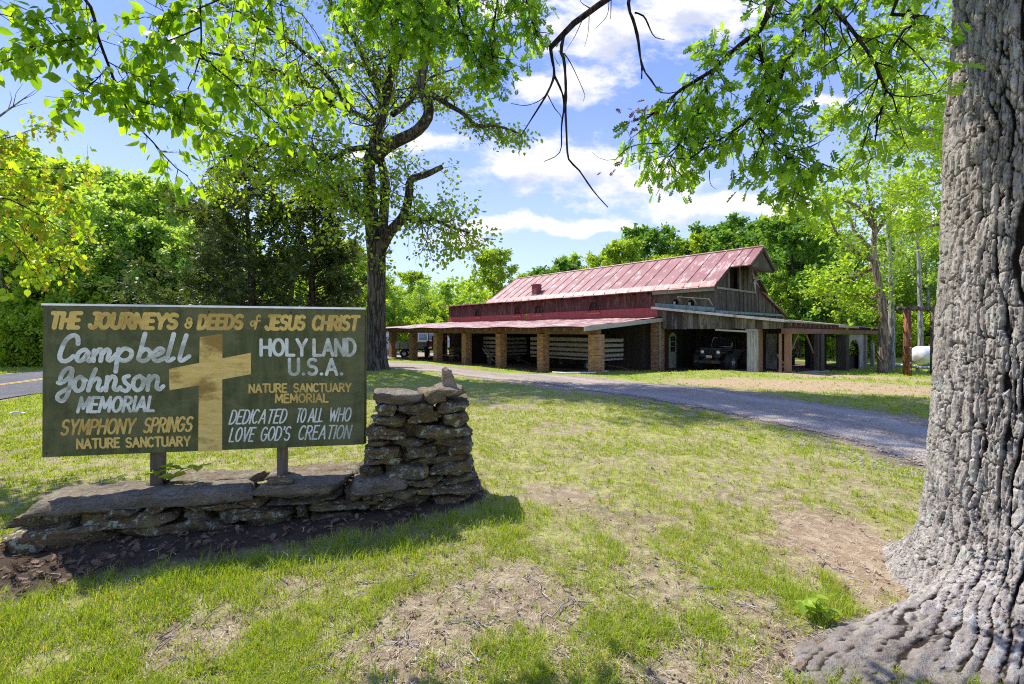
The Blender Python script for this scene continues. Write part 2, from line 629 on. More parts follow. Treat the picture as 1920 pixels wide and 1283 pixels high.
def gravelmat(name, a, b, stone=38.0, pale=(0.50, 0.48, 0.45), soft=True):
    m, nt, bs, out = newmat(name)
    co = geoco(nt)
    vo = nd(nt, 'ShaderNodeTexVoronoi')
    vo.inputs['Scale'].default_value = stone
    lk(nt, co, vo.inputs['Vector'])
    n1 = tnoise(nt, co, 0.9, 6, 0.7)
    n2 = tnoise(nt, co, 9.0, 5, 0.7)
    c = mixc(nt, sstep(nt, n1, 0.35, 0.65), a, b)
    vv = nd(nt, 'ShaderNodeSeparateColor')
    lk(nt, vo.outputs['Color'], vv.inputs[0])
    c = mixc(nt, mth(nt, 'MULTIPLY', sstep(nt, vv.outputs[0], 0.6, 1.0), 0.7), c, pale)
    c = mixc(nt, mth(nt, 'MULTIPLY', sstep(nt, vv.outputs[1], 0.62, 1.0), 0.6), c, tuple(x * 0.45 for x in a))
    c = mixc(nt, mth(nt, 'MULTIPLY', sstep(nt, n2, 0.52, 0.68), 0.4), c, (0.36, 0.29, 0.23))
    lk(nt, c, bs.inputs['Base Color'])
    bs.inputs['Roughness'].default_value = 0.95
    h = mth(nt, 'SUBTRACT', mth(nt, 'MULTIPLY', n2, 0.3), vo.outputs['Distance'])
    bump(nt, bs, h, 0.8, 0.03)
    if soft:
        e0 = attr(nt, 'edge')
        rut = mth(nt, 'ADD', mth(nt, 'ABSOLUTE', mth(nt, 'SUBTRACT', e0, 0.95)), mth(nt, 'MULTIPLY', mth(nt, 'SUBTRACT', n1, 0.5), 0.9))
        c2 = mixc(nt, mth(nt, 'MULTIPLY', mth(nt, 'SUBTRACT', 1.0, sstep(nt, rut, 0.12, 0.42)), 0.5), c, (0.44, 0.40, 0.36))
        lk(nt, c2, bs.inputs['Base Color'])
        # the gravel thins out into the soil along its edges
        e = attr(nt, 'edge')
        n4 = tnoise(nt, co, 2.6, 7, 0.75)
        cover = mth(nt, 'ADD', mth(nt, 'MULTIPLY', e, 1.5), mth(nt, 'MULTIPLY', mth(nt, 'SUBTRACT', n4, 0.60), 2.2))
        cover = mth(nt, 'ADD', cover, mth(nt, 'MULTIPLY', mth(nt, 'SUBTRACT', vv.outputs[2], 0.5), 0.5))
        tr = nd(nt, 'ShaderNodeBsdfTransparent')
        ms = nd(nt, 'ShaderNodeMixShader')
        lk(nt, sstep(nt, cover, 0.0, 0.22), ms.inputs[0])
        lk(nt, tr.outputs[0], ms.inputs[1])
        lk(nt, bs.outputs[0], ms.inputs[2])
        lk(nt, ms.outputs[0], out.inputs['Surface'])
    return m


M['gravel'] = gravelmat('gravel', (0.29, 0.225, 0.16), (0.40, 0.325, 0.245))
M['gravel_chip'] = leafmat('gravel_chip', (0.17, 0.155, 0.14), (0.36, 0.335, 0.31), 0.02, (1, 1, 1), 0.9)
M['asphalt'] = gravelmat('asphalt', (0.13, 0.13, 0.14), (0.19, 0.19, 0.20), 90, (0.28, 0.28, 0.29), False)
M['yellow_line'] = plain('yellow_line', (0.62, 0.40, 0.05), 0.7, var=0.15)
M['white_line'] = plain('white_line', (0.75, 0.75, 0.73), 0.7, var=0.1)


def barkmat(name, plate, plate2, fissure, lichen=None, scale=1.0, hattr=False, streak=6.0, dummy=0):
    m, nt, bs, out = newmat(name)
    co = objco(nt)
    n1 = tnoise(nt, vmap(nt, co, (1, 1, 0.35)), 5.0 * scale, 6, 0.65)
    n3 = tnoise(nt, vmap(nt, co, (1, 1, 0.6)), 40 * scale, 5, 0.7)
    c = mixc(nt, sstep(nt, n1, 0.32, 0.68), plate, plate2)
    c = mixc(nt, mth(nt, 'MULTIPLY', sstep(nt, n3, 0.45, 0.7), 0.45), c, tuple(x * 0.45 for x in plate))
    if lichen:
        nl = tnoise(nt, vmap(nt, co, (1, 1, 0.7), (4, 2, 9)), 7.0 * scale, 6, 0.7)
        c = mixc(nt, mth(nt, 'MULTIPLY', sstep(nt, nl, 0.52, 0.66), 0.7), c, lichen)
    if hattr:
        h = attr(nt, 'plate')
        tn = attr(nt, 'tone')
        c = mixc(nt, mth(nt, 'MULTIPLY', sstep(nt, tn, 0.40, 0.80), 0.45), c, tuple(x * 0.50 for x in plate))
        n5 = tnoise(nt, vmap(nt, co, (1, 1, 0.4), (1, 8, 2)), 26.0, 7, 0.75)
        c = mixc(nt, mth(nt, 'MULTIPLY', sstep(nt, n5, 0.53, 0.64), 0.60), c, (0.10, 0.086, 0.074))
        rt_ = attr(nt, 'root')
        c = mixc(nt, mth(nt, 'MULTIPLY', rt_, 0.55), c, (0.17, 0.135, 0.10))
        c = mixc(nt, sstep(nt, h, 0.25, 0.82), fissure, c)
        lk(nt, c, bs.inputs['Base Color'])
        hb = n3
        bump(nt, bs, mth(nt, 'ADD', mth(nt, 'MULTIPLY', hb, .6), n5), 1.0, 0.02)
    else:
        fis = tnoise(nt, vmap(nt, co, (1, 1, 0.13)), streak * scale, 5, 0.6)
        ff = mth(nt, 'ABSOLUTE', mth(nt, 'SUBTRACT', fis, 0.5))
        fm = sstep(nt, ff, 0.0, 0.06)
        c = mixc(nt, fm, fissure, c)
        lk(nt, c, bs.inputs['Base Color'])
        bump(nt, bs, mth(nt, 'ADD', fm, mth(nt, 'MULTIPLY', n3, 0.4)), 0.9, 0.03)
    bs.inputs['Roughness'].default_value = 0.95
    bs.inputs['Specular IOR Level'].default_value = 0.1
    return m


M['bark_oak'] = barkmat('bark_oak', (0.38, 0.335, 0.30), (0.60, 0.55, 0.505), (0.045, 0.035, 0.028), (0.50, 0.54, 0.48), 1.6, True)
M['bark_mid'] = barkmat('bark_mid', (0.075, 0.062, 0.048), (0.14, 0.116, 0.09), (0.028, 0.022, 0.018), (0.16, 0.17, 0.09))
M['bark_dark'] = barkmat('bark_dark', (0.07, 0.055, 0.045), (0.13, 0.10, 0.08), (0.03, 0.024, 0.018))
M['bark_twig'] = barkmat('bark_twig', (0.05, 0.038, 0.03), (0.085, 0.065, 0.05), (0.025, 0.02, 0.016), None, 6)
M['bark_tan'] = barkmat('bark_tan', (0.27, 0.20, 0.15), (0.36, 0.28, 0.21), (0.12, 0.085, 0.06))
M['bark_grey'] = barkmat('bark_grey', (0.34, 0.32, 0.30), (0.47, 0.45, 0.42), (0.16, 0.14, 0.125))


def stonemat(name, a, b, lich=(0.36, 0.42, 0.30), moss=(0.22, 0.21, 0.07), lamt=0.75):
    m, nt, bs, out = newmat(name)
    co = objco(nt)
    r = attr(nt, 'rnd')
    n0 = tnoise(nt, vmap(nt, co, (1, 1, 3.5)), 4.0, 6, 0.65)
    n1 = tnoise(nt, co, 9.0, 7, 0.72)
    n2 = tnoise(nt, vmap(nt, co, (1, 1, 1), (5, 1, 2)), 14.0, 8, 0.75)
    n3 = tnoise(nt, vmap(nt, co, (1, 1, 5)), 34, 6, 0.7)
    c = mixc(nt, sstep(nt, n0, 0.3, 0.7), a, b)
    c = mixc(nt, mth(nt, 'MULTIPLY', r, 0.6), c, (0.21, 0.145, 0.07))
    c = mixc(nt, mth(nt, 'MULTIPLY', sstep(nt, n1, 0.50, 0.62), 0.6), c, moss)
    gate = mth(nt, 'MULTIPLY', sstep(nt, n2, 0.545, 0.585), mth(nt, 'ADD', 0.25, r))
    c = mixc(nt, mth(nt, 'MULTIPLY', gate, lamt, clamp=True), c, lich)
    c = mixc(nt, mth(nt, 'MULTIPLY', sstep(nt, n3, 0.50, 0.62), 0.65), c, tuple(x * 0.30 for x in a))
    lk(nt, c, bs.inputs['Base Color'])
    bs.inputs['Roughness'].default_value = 0.92
    bs.inputs['Specular IOR Level'].default_value = 0.15
    bump(nt, bs, mth(nt, 'ADD', mth(nt, 'MULTIPLY', n3, 0.7), mth(nt, 'MULTIPLY', n1, 0.6)), 0.9, 0.025)
    return m


M['stone'] = stonemat('wall_stone', (0.058, 0.047, 0.031), (0.165, 0.132, 0.085), (0.46, 0.52, 0.36), (0.25, 0.21, 0.06), .9)
M['stone_cap'] = stonemat('cap_stone', (0.125, 0.105, 0.078), (0.26, 0.218, 0.165), lamt=0.45, moss=(0.20, 0.165, 0.10))
M['stone_loose'] = stonemat('loose_stone', (0.40, 0.29, 0.22), (0.52, 0.42, 0.34), lamt=0.2)
M['stone_pale'] = stonemat('pale_stone', (0.45, 0.42, 0.38), (0.62, 0.59, 0.54), lamt=0.1, moss=(0.4, 0.36, 0.3))


def signpaint(name, col, col2, worn, amt=0.4, vert=False, spk=0.5):
    m, nt, bs, out = newmat(name)
    co = objco(nt)
    n1 = tnoise(nt, vmap(nt, co, (5.0, 1, 1.1) if vert else (1.2, 1, 9)), 3.2, 6, 0.65)
    n2 = tnoise(nt, vmap(nt, co, (1.3, 1, 2.5), (7, 3, 1)), 2.2, 6, 0.65)
    n3 = tnoise(nt, co, 120, 3, 0.6)
    c = mixc(nt, sstep(nt, n1, 0.3, 0.7), col, col2)
    c = mixc(nt, mth(nt, 'MULTIPLY', sstep(nt, n2, 0.45, 0.62), amt), c, worn)
    c = mixc(nt, mth(nt, 'MULTIPLY', sstep(nt, n3, 0.60, 0.74), spk), c, worn)
    lk(nt, c, bs.inputs['Base Color'])
    bs.inputs['Roughness'].default_value = 0.62
    bump(nt, bs, n3, 0.12, 0.003)
    return m


M['sign_green'] = signpaint('sign_green', (0.066, 0.074, 0.026), (0.125, 0.132, 0.050), (0.17, 0.165, 0.075), 0.6, True, 0.4)
M['sign_white'] = signpaint('sign_white', (0.66, 0.67, 0.60), (0.84, 0.84, 0.77), (0.33, 0.34, 0.25), 0.75, False, 0.7)
M['sign_gold'] = signpaint('sign_gold', (0.70, 0.46, 0.11), (0.82, 0.58, 0.18), (0.40, 0.25, 0.06), 0.6)
M['sign_cross'] = signpaint('sign_cross', (0.68, 0.45, 0.12), (0.88, 0.64, 0.22), (0.34, 0.21, 0.05), 1.0)
M['sign_edge'] = plain('sign_edge', (0.11, 0.10, 0.055), 0.8)
M['alu'] = plain('alu_trim', (0.72, 0.70, 0.70), 0.32, 0.85, 0.1, 10, 0.08)
M['old_post'] = boards('old_post', ((0.13, 0.11, 0.08), (0.19, 0.16, 0.12), (0.09, 0.07, 0.05)), 0.2, 0)

# barn
M['red_metal'] = None


def redroof(name, pitch, patch=0.75, plo=0.53):
    m, nt, bs, out = newmat(name)
    co = objco(nt)
    sp = nd(nt, 'ShaderNodeSeparateXYZ')
    lk(nt, co, sp.inputs[0])
    cell = mth(nt, 'FLOOR', mth(nt, 'DIVIDE', mth(nt, 'ADD', sp.outputs[1], 100), pitch))
    wn = nd(nt, 'ShaderNodeTexWhiteNoise', noise_dimensions='1D')
    lk(nt, cell, wn.inputs['W'])
    cof = nd(nt, 'ShaderNodeVectorMath', operation='MULTIPLY_ADD')
    lk(nt, wn.outputs['Color'], cof.inputs[0])
    cof.inputs[1].default_value = (3, 0, 3)
    lk(nt, co, cof.inputs[2])
    n1 = tnoise(nt, co, 0.7, 5, 0.6)
    n2 = tnoise(nt, vmap(nt, cof.outputs[0], (1.0, 2.2, 1.0)), 1.15, 7, 0.72)
    n3 = tnoise(nt, co, 9, 6, 0.7)
    c = mixc(nt, sstep(nt, n1, 0.3, 0.7), (0.245, 0.098, 0.088), (0.315, 0.145, 0.125))
    c = mixc(nt, mth(nt, 'MULTIPLY', wn.outputs['Value'], 0.35), c, (0.35, 0.175, 0.155))
    c = mixc(nt, mth(nt, 'MULTIPLY', sstep(nt, n2, plo, plo + 0.08), patch), c, (0.50, 0.38, 0.33))
    c = mixc(nt, mth(nt, 'MULTIPLY', sstep(nt, n3, 0.56, 0.70), 0.35), c, (0.17, 0.055, 0.05))
    lk(nt, c, bs.inputs['Base Color'])
    bs.inputs['Roughness'].default_value = 0.5
    bs.inputs['Specular IOR Level'].default_value = 0.35
    bump(nt, bs, n3, 0.12, 0.02)
    return m


M['red_roof'] = redroof('red_roof', 0.92, 0.85)
M['porch_roof'] = redroof('porch_roof', 0.7, 1.0, 0.47)
M['red_band'] = plain('red_band', (0.33, 0.070, 0.075), 0.55, 0, 0.15, 2.5, 0.2, 40, stretch=(1, 3, 0.6), dirt=(0.26, 0.05, 0.05), dirt_amt=0.5)
M['red_boards'] = boards('red_boards', ((0.075, 0.030, 0.028), (0.115, 0.046, 0.042), (0.055, 0.025, 0.023)), 0.26, 1, 0.05, weather=(0.19, 0.115, 0.105), wamt=0.6)
M['grey_boards_side'] = boards('grey_boards_side', ((0.095, 0.080, 0.062), (0.155, 0.132, 0.105), (0.05, 0.042, 0.034)), 0.30, 1, 0.08, weather=(0.26, 0.24, 0.21), wamt=0.35)
M['grey_boards_front'] = boards('grey_boards_front', ((0.080, 0.062, 0.046), (0.135, 0.108, 0.082), (0.042, 0.033, 0.026)), 0.55, 0, 0.05, weather=(0.26, 0.24, 0.21), wamt=0.35)
M['fascia_boards'] = boards('fascia_boards', ((0.075, 0.055, 0.042), (0.33, 0.285, 0.24), (0.05, 0.038, 0.03)), 0.33, 1, 0.05, weather=(0.045, 0.032, 0.025), wamt=0.85)
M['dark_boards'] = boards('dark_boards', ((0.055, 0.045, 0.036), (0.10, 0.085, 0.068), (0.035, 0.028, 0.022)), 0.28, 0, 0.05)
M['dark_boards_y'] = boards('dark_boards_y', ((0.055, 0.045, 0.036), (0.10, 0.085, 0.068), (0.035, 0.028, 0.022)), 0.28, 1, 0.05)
M['beam'] = boards('beam', ((0.17, 0.10, 0.06), (0.22, 0.135, 0.08), (0.10, 0.06, 0.035)), 3.9, 1, 0.002, weather=(0.30, 0.20, 0.10), wamt=0.5, zaxis=1)
M['beam_red'] = boards('beam_red', ((0.18, 0.082, 0.05), (0.23, 0.11, 0.07), (0.11, 0.055, 0.035)), 3.1, 0, 0.002, weather=(0.28, 0.17, 0.10), wamt=0.4, zaxis=0)
M['grey_plank'] = boards('grey_plank', ((0.32, 0.30, 0.26), (0.40, 0.37, 0.32), (0.22, 0.20, 0.17)), 2.4, 1, 0.002, weather=(0.17, 0.15, 0.12), wamt=0.5, zaxis=1)
M['rake_plank'] = boards('rake_plank', ((0.42, 0.39, 0.33), (0.50, 0.46, 0.40), (0.30, 0.27, 0.22)), 2.4, 0, 0.002, weather=(0.24, 0.21, 0.17), wamt=0.5, zaxis=0)
M['col_grey'] = boards('col_grey', ((0.40, 0.38, 0.36), (0.50, 0.48, 0.46), (0.26, 0.24, 0.22)), 0.15, 1, 0.05, weather=(0.20, 0.17, 0.15), wamt=0.8)
M['col_rust'] = boards('col_rust', ((0.26, 0.145, 0.09), (0.31, 0.18, 0.11), (0.16, 0.09, 0.055)), 0.3, 0, 0.02)
M['col_dark'] = boards('col_dark', ((0.050, 0.037, 0.027), (0.085, 0.064, 0.047), (0.034, 0.026, 0.02)), 0.25, 0, 0.04, weather=(0.14, 0.12, 0.09), wamt=0.3)
M['panel_grey'] = plain('panel_grey', (0.30, 0.285, 0.25), 0.85, 0, 0.3, 3, 0.3, 20, stretch=(1, 1, 0.4), dirt=(0.14, 0.12, 0.09), dirt_amt=0.6)
M['flashing'] = plain('flashing', (0.20, 0.28, 0.28), 0.6, 0.3, 0.3, 4, 0.15, stretch=(1, 1, 1), dirt=(0.36, 0.38, 0.36), dirt_amt=0.6)
M['galv_edge'] = plain('galv_edge', (0.40, 0.39, 0.38), 0.5, 0.3, 0.2, 5, 0.1, dirt=(0.20, 0.13, 0.10), dirt_amt=0.8)
M['tar_roof'] = plain('tar_roof', (0.30, 0.25, 0.22), 0.85, 0, 0.25, 3, 0.2, dirt=(0.16, 0.12, 0.10), dirt_amt=0.6)
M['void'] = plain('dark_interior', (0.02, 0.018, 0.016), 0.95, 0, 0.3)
M['frame_red'] = plain('frame_red', (0.12, 0.03, 0.03), 0.6, 0, 0.2)
M['sill_orange'] = plain('sill_orange', (0.52, 0.13, 0.085), 0.6, 0, 0.12)
M['pane'] = plain('window_pane', (0.025, 0.03, 0.035), 0.08, 0, 0.2, spec=0.8, bmp=0.03, bscale=4)
M['pale_pane'] = plain('pale_pane', (0.42, 0.45, 0.45), 0.25, 0, 0.25, spec=0.5)
M['door_cream'] = plain('door_cream', (0.50, 0.52, 0.40), 0.65, 0, 0.15, 5, 0.1)
M['chim_red'] = plain('chimney_paint', (0.24, 0.075, 0.07), 0.75, 0, 0.25, 8, 0.3)
M['chim_grey'] = plain('chimney_base', (0.58, 0.56, 0.54), 0.6, 0.2, 0.2, 12, 0.3)
M['tin_star'] = plain('tin_star', (0.40, 0.38, 0.33), 0.55, 0.35, 0.25, 8, 0.1, dirt=(0.25, 0.15, 0.08), dirt_amt=0.6)
M['straw_nest'] = plain('straw_nest', (0.33, 0.24, 0.13), 0.95, 0, 0.4, 20, 0.8, 60)


def brickmat(name, a, b, mortar, scale=1.0):
    m, nt, bs, out = newmat(name)
    co = objco(nt)
    sp = nd(nt, 'ShaderNodeSeparateXYZ')
    lk(nt, co, sp.inputs[0])
    geo = nd(nt, 'ShaderNodeTexCoord').outputs['Normal']
    ns = nd(nt, 'ShaderNodeSeparateXYZ')
    lk(nt, geo, ns.inputs[0])
    side = mth(nt, 'GREATER_THAN', mth(nt, 'ABSOLUTE', ns.outputs[0]), 0.5)
    hor = mth(nt, 'ADD', mth(nt, 'MULTIPLY', side, sp.outputs[1]), mth(nt, 'MULTIPLY', mth(nt, 'SUBTRACT', 1.0, side), sp.outputs[0]))
    cb = nd(nt, 'ShaderNodeCombineXYZ')
    lk(nt, hor, cb.inputs[0])
    lk(nt, sp.outputs[2], cb.inputs[1])
    br = nd(nt, 'ShaderNodeTexBrick')
    br.inputs['Scale'].default_value = scale
    br.inputs['Brick Width'].default_value = 0.205
    br.inputs['Row Height'].default_value = 0.077
    br.inputs['Mortar Size'].default_value = 0.010
    br.inputs['Mortar Smooth'].default_value = 0.2
    br.inputs['Color1'].default_value = (*a, 1)
    br.inputs['Color2'].default_value = (*b, 1)
    br.inputs['Mortar'].default_value = (*mortar, 1)
    lk(nt, cb.outputs[0], br.inputs['Vector'])
    n1 = tnoise(nt, co, 5, 5, 0.7)
    c = mixc(nt, mth(nt, 'MULTIPLY', sstep(nt, n1, 0.4, 0.7), 0.45), br.outputs['Color'], tuple(x * 0.55 for x in b))
    lk(nt, c, bs.inputs['Base Color'])
    bs.inputs['Roughness'].default_value = 0.9
    bump(nt, bs, mth(nt, 'SUBTRACT', mth(nt, 'MULTIPLY', n1, 0.3), br.outputs['Fac']), 0.7, 0.015)
    return m


M['brick'] = brickmat('tan_brick', (0.47, 0.225, 0.08), (0.22, 0.095, 0.035), (0.44, 0.36, 0.26))
M['brick_house'] = brickmat('house_brick', (0.32, 0.13, 0.11), (0.40, 0.18, 0.15), (0.45, 0.38, 0.34))

# vehicles and odds and ends
M['black_paint'] = plain('black_paint', (0.018, 0.019, 0.021), 0.45, 0, 0.2, spec=0.5, bmp=0.05, dirt=(0.06, 0.05, 0.045), dirt_amt=0.4)
M['rubber'] = plain('rubber', (0.035, 0.036, 0.036), 0.85, 0, 0.3, 12, 0.3, dirt=(0.10, 0.085, 0.07), dirt_amt=0.5)
M['lens'] = plain('headlight_lens', (0.80, 0.82, 0.82), 0.15, 0.2, 0.05, spec=0.9)
M['chrome'] = plain('dull_metal', (0.50, 0.50, 0.50), 0.35, 0.8, 0.1)
M['rust'] = plain('rusty_iron', (0.13, 0.075, 0.05), 0.9, 0.2, 0.4, 10, 0.4)
M['hook_red'] = plain('hook_red', (0.5, 0.06, 0.03), 0.5, 0, 0.1)
M['plate_tan'] = plain('plate_tan', (0.62, 0.52, 0.26), 0.5, 0, 0.15, 25)
M['white_paint'] = plain('white_paint', (0.78, 0.79, 0.80), 0.4, 0, 0.06, 3, 0.03)
M['van_glass'] = plain('van_glass', (0.20, 0.28, 0.30), 0.08, 0, 0.1, spec=0.8, bmp=0)
M['blue_grey_box'] = plain('trailer_box', (0.42, 0.43, 0.40), 0.7, 0.1, 0.15, 5, 0.1, dirt=(0.25, 0.22, 0.18), dirt_amt=0.5)
M['warn_red'] = plain('warning_red', (0.75, 0.03, 0.02), 0.4, 0, 0.08)
M['wagon_wood'] = boards('wagon_wood', ((0.26, 0.235, 0.19), (0.36, 0.325, 0.27), (0.17, 0.15, 0.115)), 2.3, 1, 0.003, weather=(0.18, 0.155, 0.12), wamt=0.5, zaxis=1)
M['blue_hub'] = plain('wheel_hub', (0.30, 0.33, 0.35), 0.6, 0.2, 0.15)
M['crate_wood'] = plain('crate_wood', (0.40, 0.24, 0.13), 0.85, 0, 0.25, 5, 0.2, stretch=(1, 1, 0.3))
M['pole_red'] = barkmat('pole_red', (0.27, 0.105, 0.055), (0.36, 0.155, 0.085), (0.14, 0.06, 0.035), None, 1.5)
M['log_dark'] = barkmat('log_dark', (0.15, 0.115, 0.09), (0.24, 0.19, 0.15), (0.06, 0.045, 0.035), None, 1.5)
M['tank_white'] = plain('tank_white', (0.70, 0.70, 0.71), 0.4, 0.1, 0.08, 3, 0.05, stretch=(1, 1, 1), dirt=(0.40, 0.34, 0.28), dirt_amt=0.6)
M['pvc'] = plain('pvc_pipe', (0.70, 0.72, 0.74), 0.4, 0, 0.08)
M['chair_tan'] = plain('chair_tan', (0.42, 0.35, 0.22), 0.5, 0.1, 0.15)
M['paper'] = plain('pale_scrap', (0.72, 0.70, 0.67), 0.8, 0, 0.12, 9, 0.3)
# ------------------------------------------------------------------ layout frames
BX, BY, BA = 4.39, 23.7, math.atan2(0.648, 0.762)      # barn: u along the front, v along the length
BZ = -0.8
W0 = (-3.74, 3.36)                                       # stone wall: front left end
WD = (0.983, 0.186)                                      # along the wall
WN = (-0.186, 0.983)                                     # away from the camera


def barn_uv(x, y):
    dx, dy = np.asarray(x) - BX, np.asarray(y) - BY
    return 0.762 * dx + 0.648 * dy, -0.648 * dx + 0.762 * dy


def barn_xy(u, v):
    return BX + 0.762 * u - 0.648 * v, BY + 0.648 * u + 0.762 * v


def wall_st(x, y):
    dx, dy = np.asarray(x) - W0[0], np.asarray(y) - W0[1]
    return dx * WD[0] + dy * WD[1], -(dx * WN[0] + dy * WN[1])


RNG = np.random.default_rng(7)
DRIVE = [((640, 690), (640, 677)), ((740, 694), (740, 680)), ((850, 703), (850, 691)), ((1000, 718), (990, 701)), ((1120, 736), (1120, 711)),
         ((1250, 757), (1260, 722)), ((1360, 778), (1390, 738)), ((1480, 805), (1510, 752)), ((1600, 838), (1640, 772)), ((1740, 880), (1760, 800)),
         ((1900, 930), (1900, 830)), ((2200, 1010), (2200, 880))]
DN = np.array([PG(*a)[:2] for a, b in DRIVE])
DF = np.array([PG(*b)[:2] for a, b in DRIVE])


def resample(a, n):
    a = np.asarray(a)
    s = np.concatenate([[0], np.cumsum(np.linalg.norm(np.diff(a, axis=0), axis=1))])
    t = np.linspace(0, s[-1], n)
    i = np.clip(np.searchsorted(s, t) - 1, 0, len(a) - 2)
    f = ((t - s[i]) / (s[i + 1] - s[i]))[:, None]
    p0, p1, p2, p3 = a[np.clip(i - 1, 0, None)], a[i], a[i + 1], a[np.clip(i + 2, None, len(a) - 1)]
    return 0.5 * (2 * p1 + (p2 - p0) * f + (2 * p0 - 5 * p1 + 4 * p2 - p3) * f ** 2 + (3 * p1 - p0 - 3 * p2 + p3) * f ** 3)


DN_R, DF_R = resample(DN, 260), resample(DF, 260)
RD0, RDD = np.array([-18.7, 16.6]), np.array([-0.25, 0.968])


def in_drive(x, y, grow=0.0):
    """signed-ish measure: 1 well inside the gravel, 0 outside"""
    x, y = np.asarray(x), np.asarray(y)
    mid = 0.5 * (DN_R + DF_R)[::4]
    half = 0.5 * np.linalg.norm(DN_R - DF_R, axis=1)[::4]
    out = np.zeros(x.shape)
    for s in range(0, len(x), 40000):
        xs, ys = x[s:s + 40000], y[s:s + 40000]
        d = np.hypot(xs[:, None] - mid[None, :, 0], ys[:, None] - mid[None, :, 1]) - half[None, :] * 0.98
        out[s:s + 40000] = d.min(1)
    return out < grow


def in_road(x, y):
    d = (np.asarray(x) - RD0[0]) * RDD[1] - (np.asarray(y) - RD0[1]) * RDD[0]
    return np.abs(d) < 3.7


BARE = [(1045, 935, 0.55, 0.9), (1590, 1030, 0.75, 1.0), (1660, 1075, 0.55, 1.0), (880, 1150, 0.5, 0.9), (1000, 1120, 0.35, 0.8), (380, 1190, 0.3, 0.8), (1330, 1250, 0.35, 0.8),
        (1440, 1190, 0.30, 0.8), (690, 1250, 0.3, 0.8), (1060, 800, 0.7, 0.6), (950, 765, 0.6, 0.6), (1420, 930, 0.5, 0.5), (1230, 1090, 0.3, 0.6),
        (1560, 990, 0.5, 0.9), (60, 790, 0.8, 0.5), (830, 1060, 0.25, 0.5), (540, 1130, 0.25, 0.5), (1180, 985, 0.35, 0.6), (1500, 870, 0.5, 0.5)]
BARE_XY = [(*PG(a, b)[:2], r, k) for a, b, r, k in BARE]


def bed_mask(x, y):
    s, t = wall_st(x, y)
    wob = (fbm(np.asarray(x) * 3, np.asarray(y) * 3, 0, 31, 3) - 0.5) * 0.35
    tm = np.interp(s, [-0.5, 0, 0.5, 2.2, 3.2, 3.7], [0.30, 0.40, 0.60, 0.42, 0.16, -0.2]) + wob
    return ((t > -0.75) & (s > -0.18) & (s < 3.6)) * (1 - sst(t, tm - 0.06, tm + 0.06))


def band_mask(x, y):
    s, t = wall_st(x, y)
    tm = np.interp(s, [-0.5, 0, 2.2, 3.2, 3.8, 4.4], [0.62, 0.62, 0.42, 0.18, 0.05, -0.1])
    return sst(s, -0.6, -0.1) * (1 - sst(s, 3.9, 4.4)) * sst(t, tm - 0.05, tm + 0.1) * (1 - sst(t, tm + 0.35, tm + 0.75))


def grass_mask(x, y):
    x, y = np.asarray(x, float), np.asarray(y, float)
    n = fbm(x * 0.9, y * 0.9, 0, 3, 4)
    n2 = fbm(x * 3.4, y * 3.4, 0, 5, 4)
    g = sst(n * 0.30 + n2 * 0.70, 0.28, 0.50)
    g = np.maximum(g, 0.50)
    ox, oy = x - 3.02, y - 2.62
    tcap = np.clip((ox * -1.72 + oy * -0.45) / (1.72 ** 2 + 0.45 ** 2), 0, 1)
    g = np.where((np.hypot(ox, oy) < 0.72) | (np.hypot(ox + 1.72 * tcap, oy + .45 * tcap) < .26 * (1.3 - tcap)), 0, g)
    for bx, by, r, k in BARE_XY:
        d = np.hypot(x - bx, (y - by)) / r
        g = g * (1 - k * (1 - sst(d + (n2 - 0.5) * 0.9, 0.55, 1.15)))
    g = np.maximum(g, 0.95 * band_mask(x, y) * sst(n2, 0.2, 0.45))
    d = np.hypot(x - PG(1505, 1110)[0], y - PG(1505, 1110)[1])
    g = np.maximum(g, (1 - sst(d, 0.12, 0.34)))
    g = g * (1 - bed_mask(x, y))
    far = sst(np.hypot(x, y), 12, 20)
    g = np.maximum(g, far * 0.75 * sst(n, 0.25, 0.5))
    g = g * (1 - 0.90 * sand_mask(x, y))
    u, v = barn_uv(x, y)
    inside = ((u > -0.5) & (v > 0.1) & (v < 24.5) & (u < 14)) | ((u > 5.4) & (v > -6.9) & (v < 2) & (u < 24))
    g = np.where(inside, 0.0, g)
    g = np.where(in_drive(x.ravel(), y.ravel(), -0.38).reshape(x.shape), 0.0, g)
    g = np.where(in_road(x, y), 0.0, g)
    return g


def sand_mask(x, y):
    a, b = np.array([8.5, 17.0]), np.array([13.5, 10.5])
    d = b - a
    t = np.clip(((x - a[0]) * d[0] + (y - a[1]) * d[1]) / (d @ d), 0, 1)
    r = np.hypot(x - a[0] - t * d[0], y - a[1] - t * d[1])
    c, e = np.array([14.5, 20.0]), np.array([20, 15.0])
    d2 = e - c
    t2 = np.clip(((x - c[0]) * d2[0] + (y - c[1]) * d2[1]) / (d2 @ d2), 0, 1)
    r2 = np.hypot(x - c[0] - t2 * d2[0], y - c[1] - t2 * d2[1])
    n = fbm(np.asarray(x) * 0.5, np.asarray(y) * 1.1, 0, 77, 4)
    return np.maximum((1 - sst(r / 3.8, 0.45, 1.1)), (1 - sst(r2 / 3.2, 0.45, 1.1))) * sst(n, 0.25, 0.42)


# ------------------------------------------------------------------ ground
def axis_pts(lo, hi, dlo, dhi, step, grow):
    c = list(np.arange(dlo, dhi + 1e-6, step))
    s, x = step, dhi
    while x < hi:
        s *= grow
        x += s
        c.append(x)
    s, x = step, dlo
    while x > lo:
        s *= grow
        x -= s
        c.insert(0, x)
    return np.array(c)


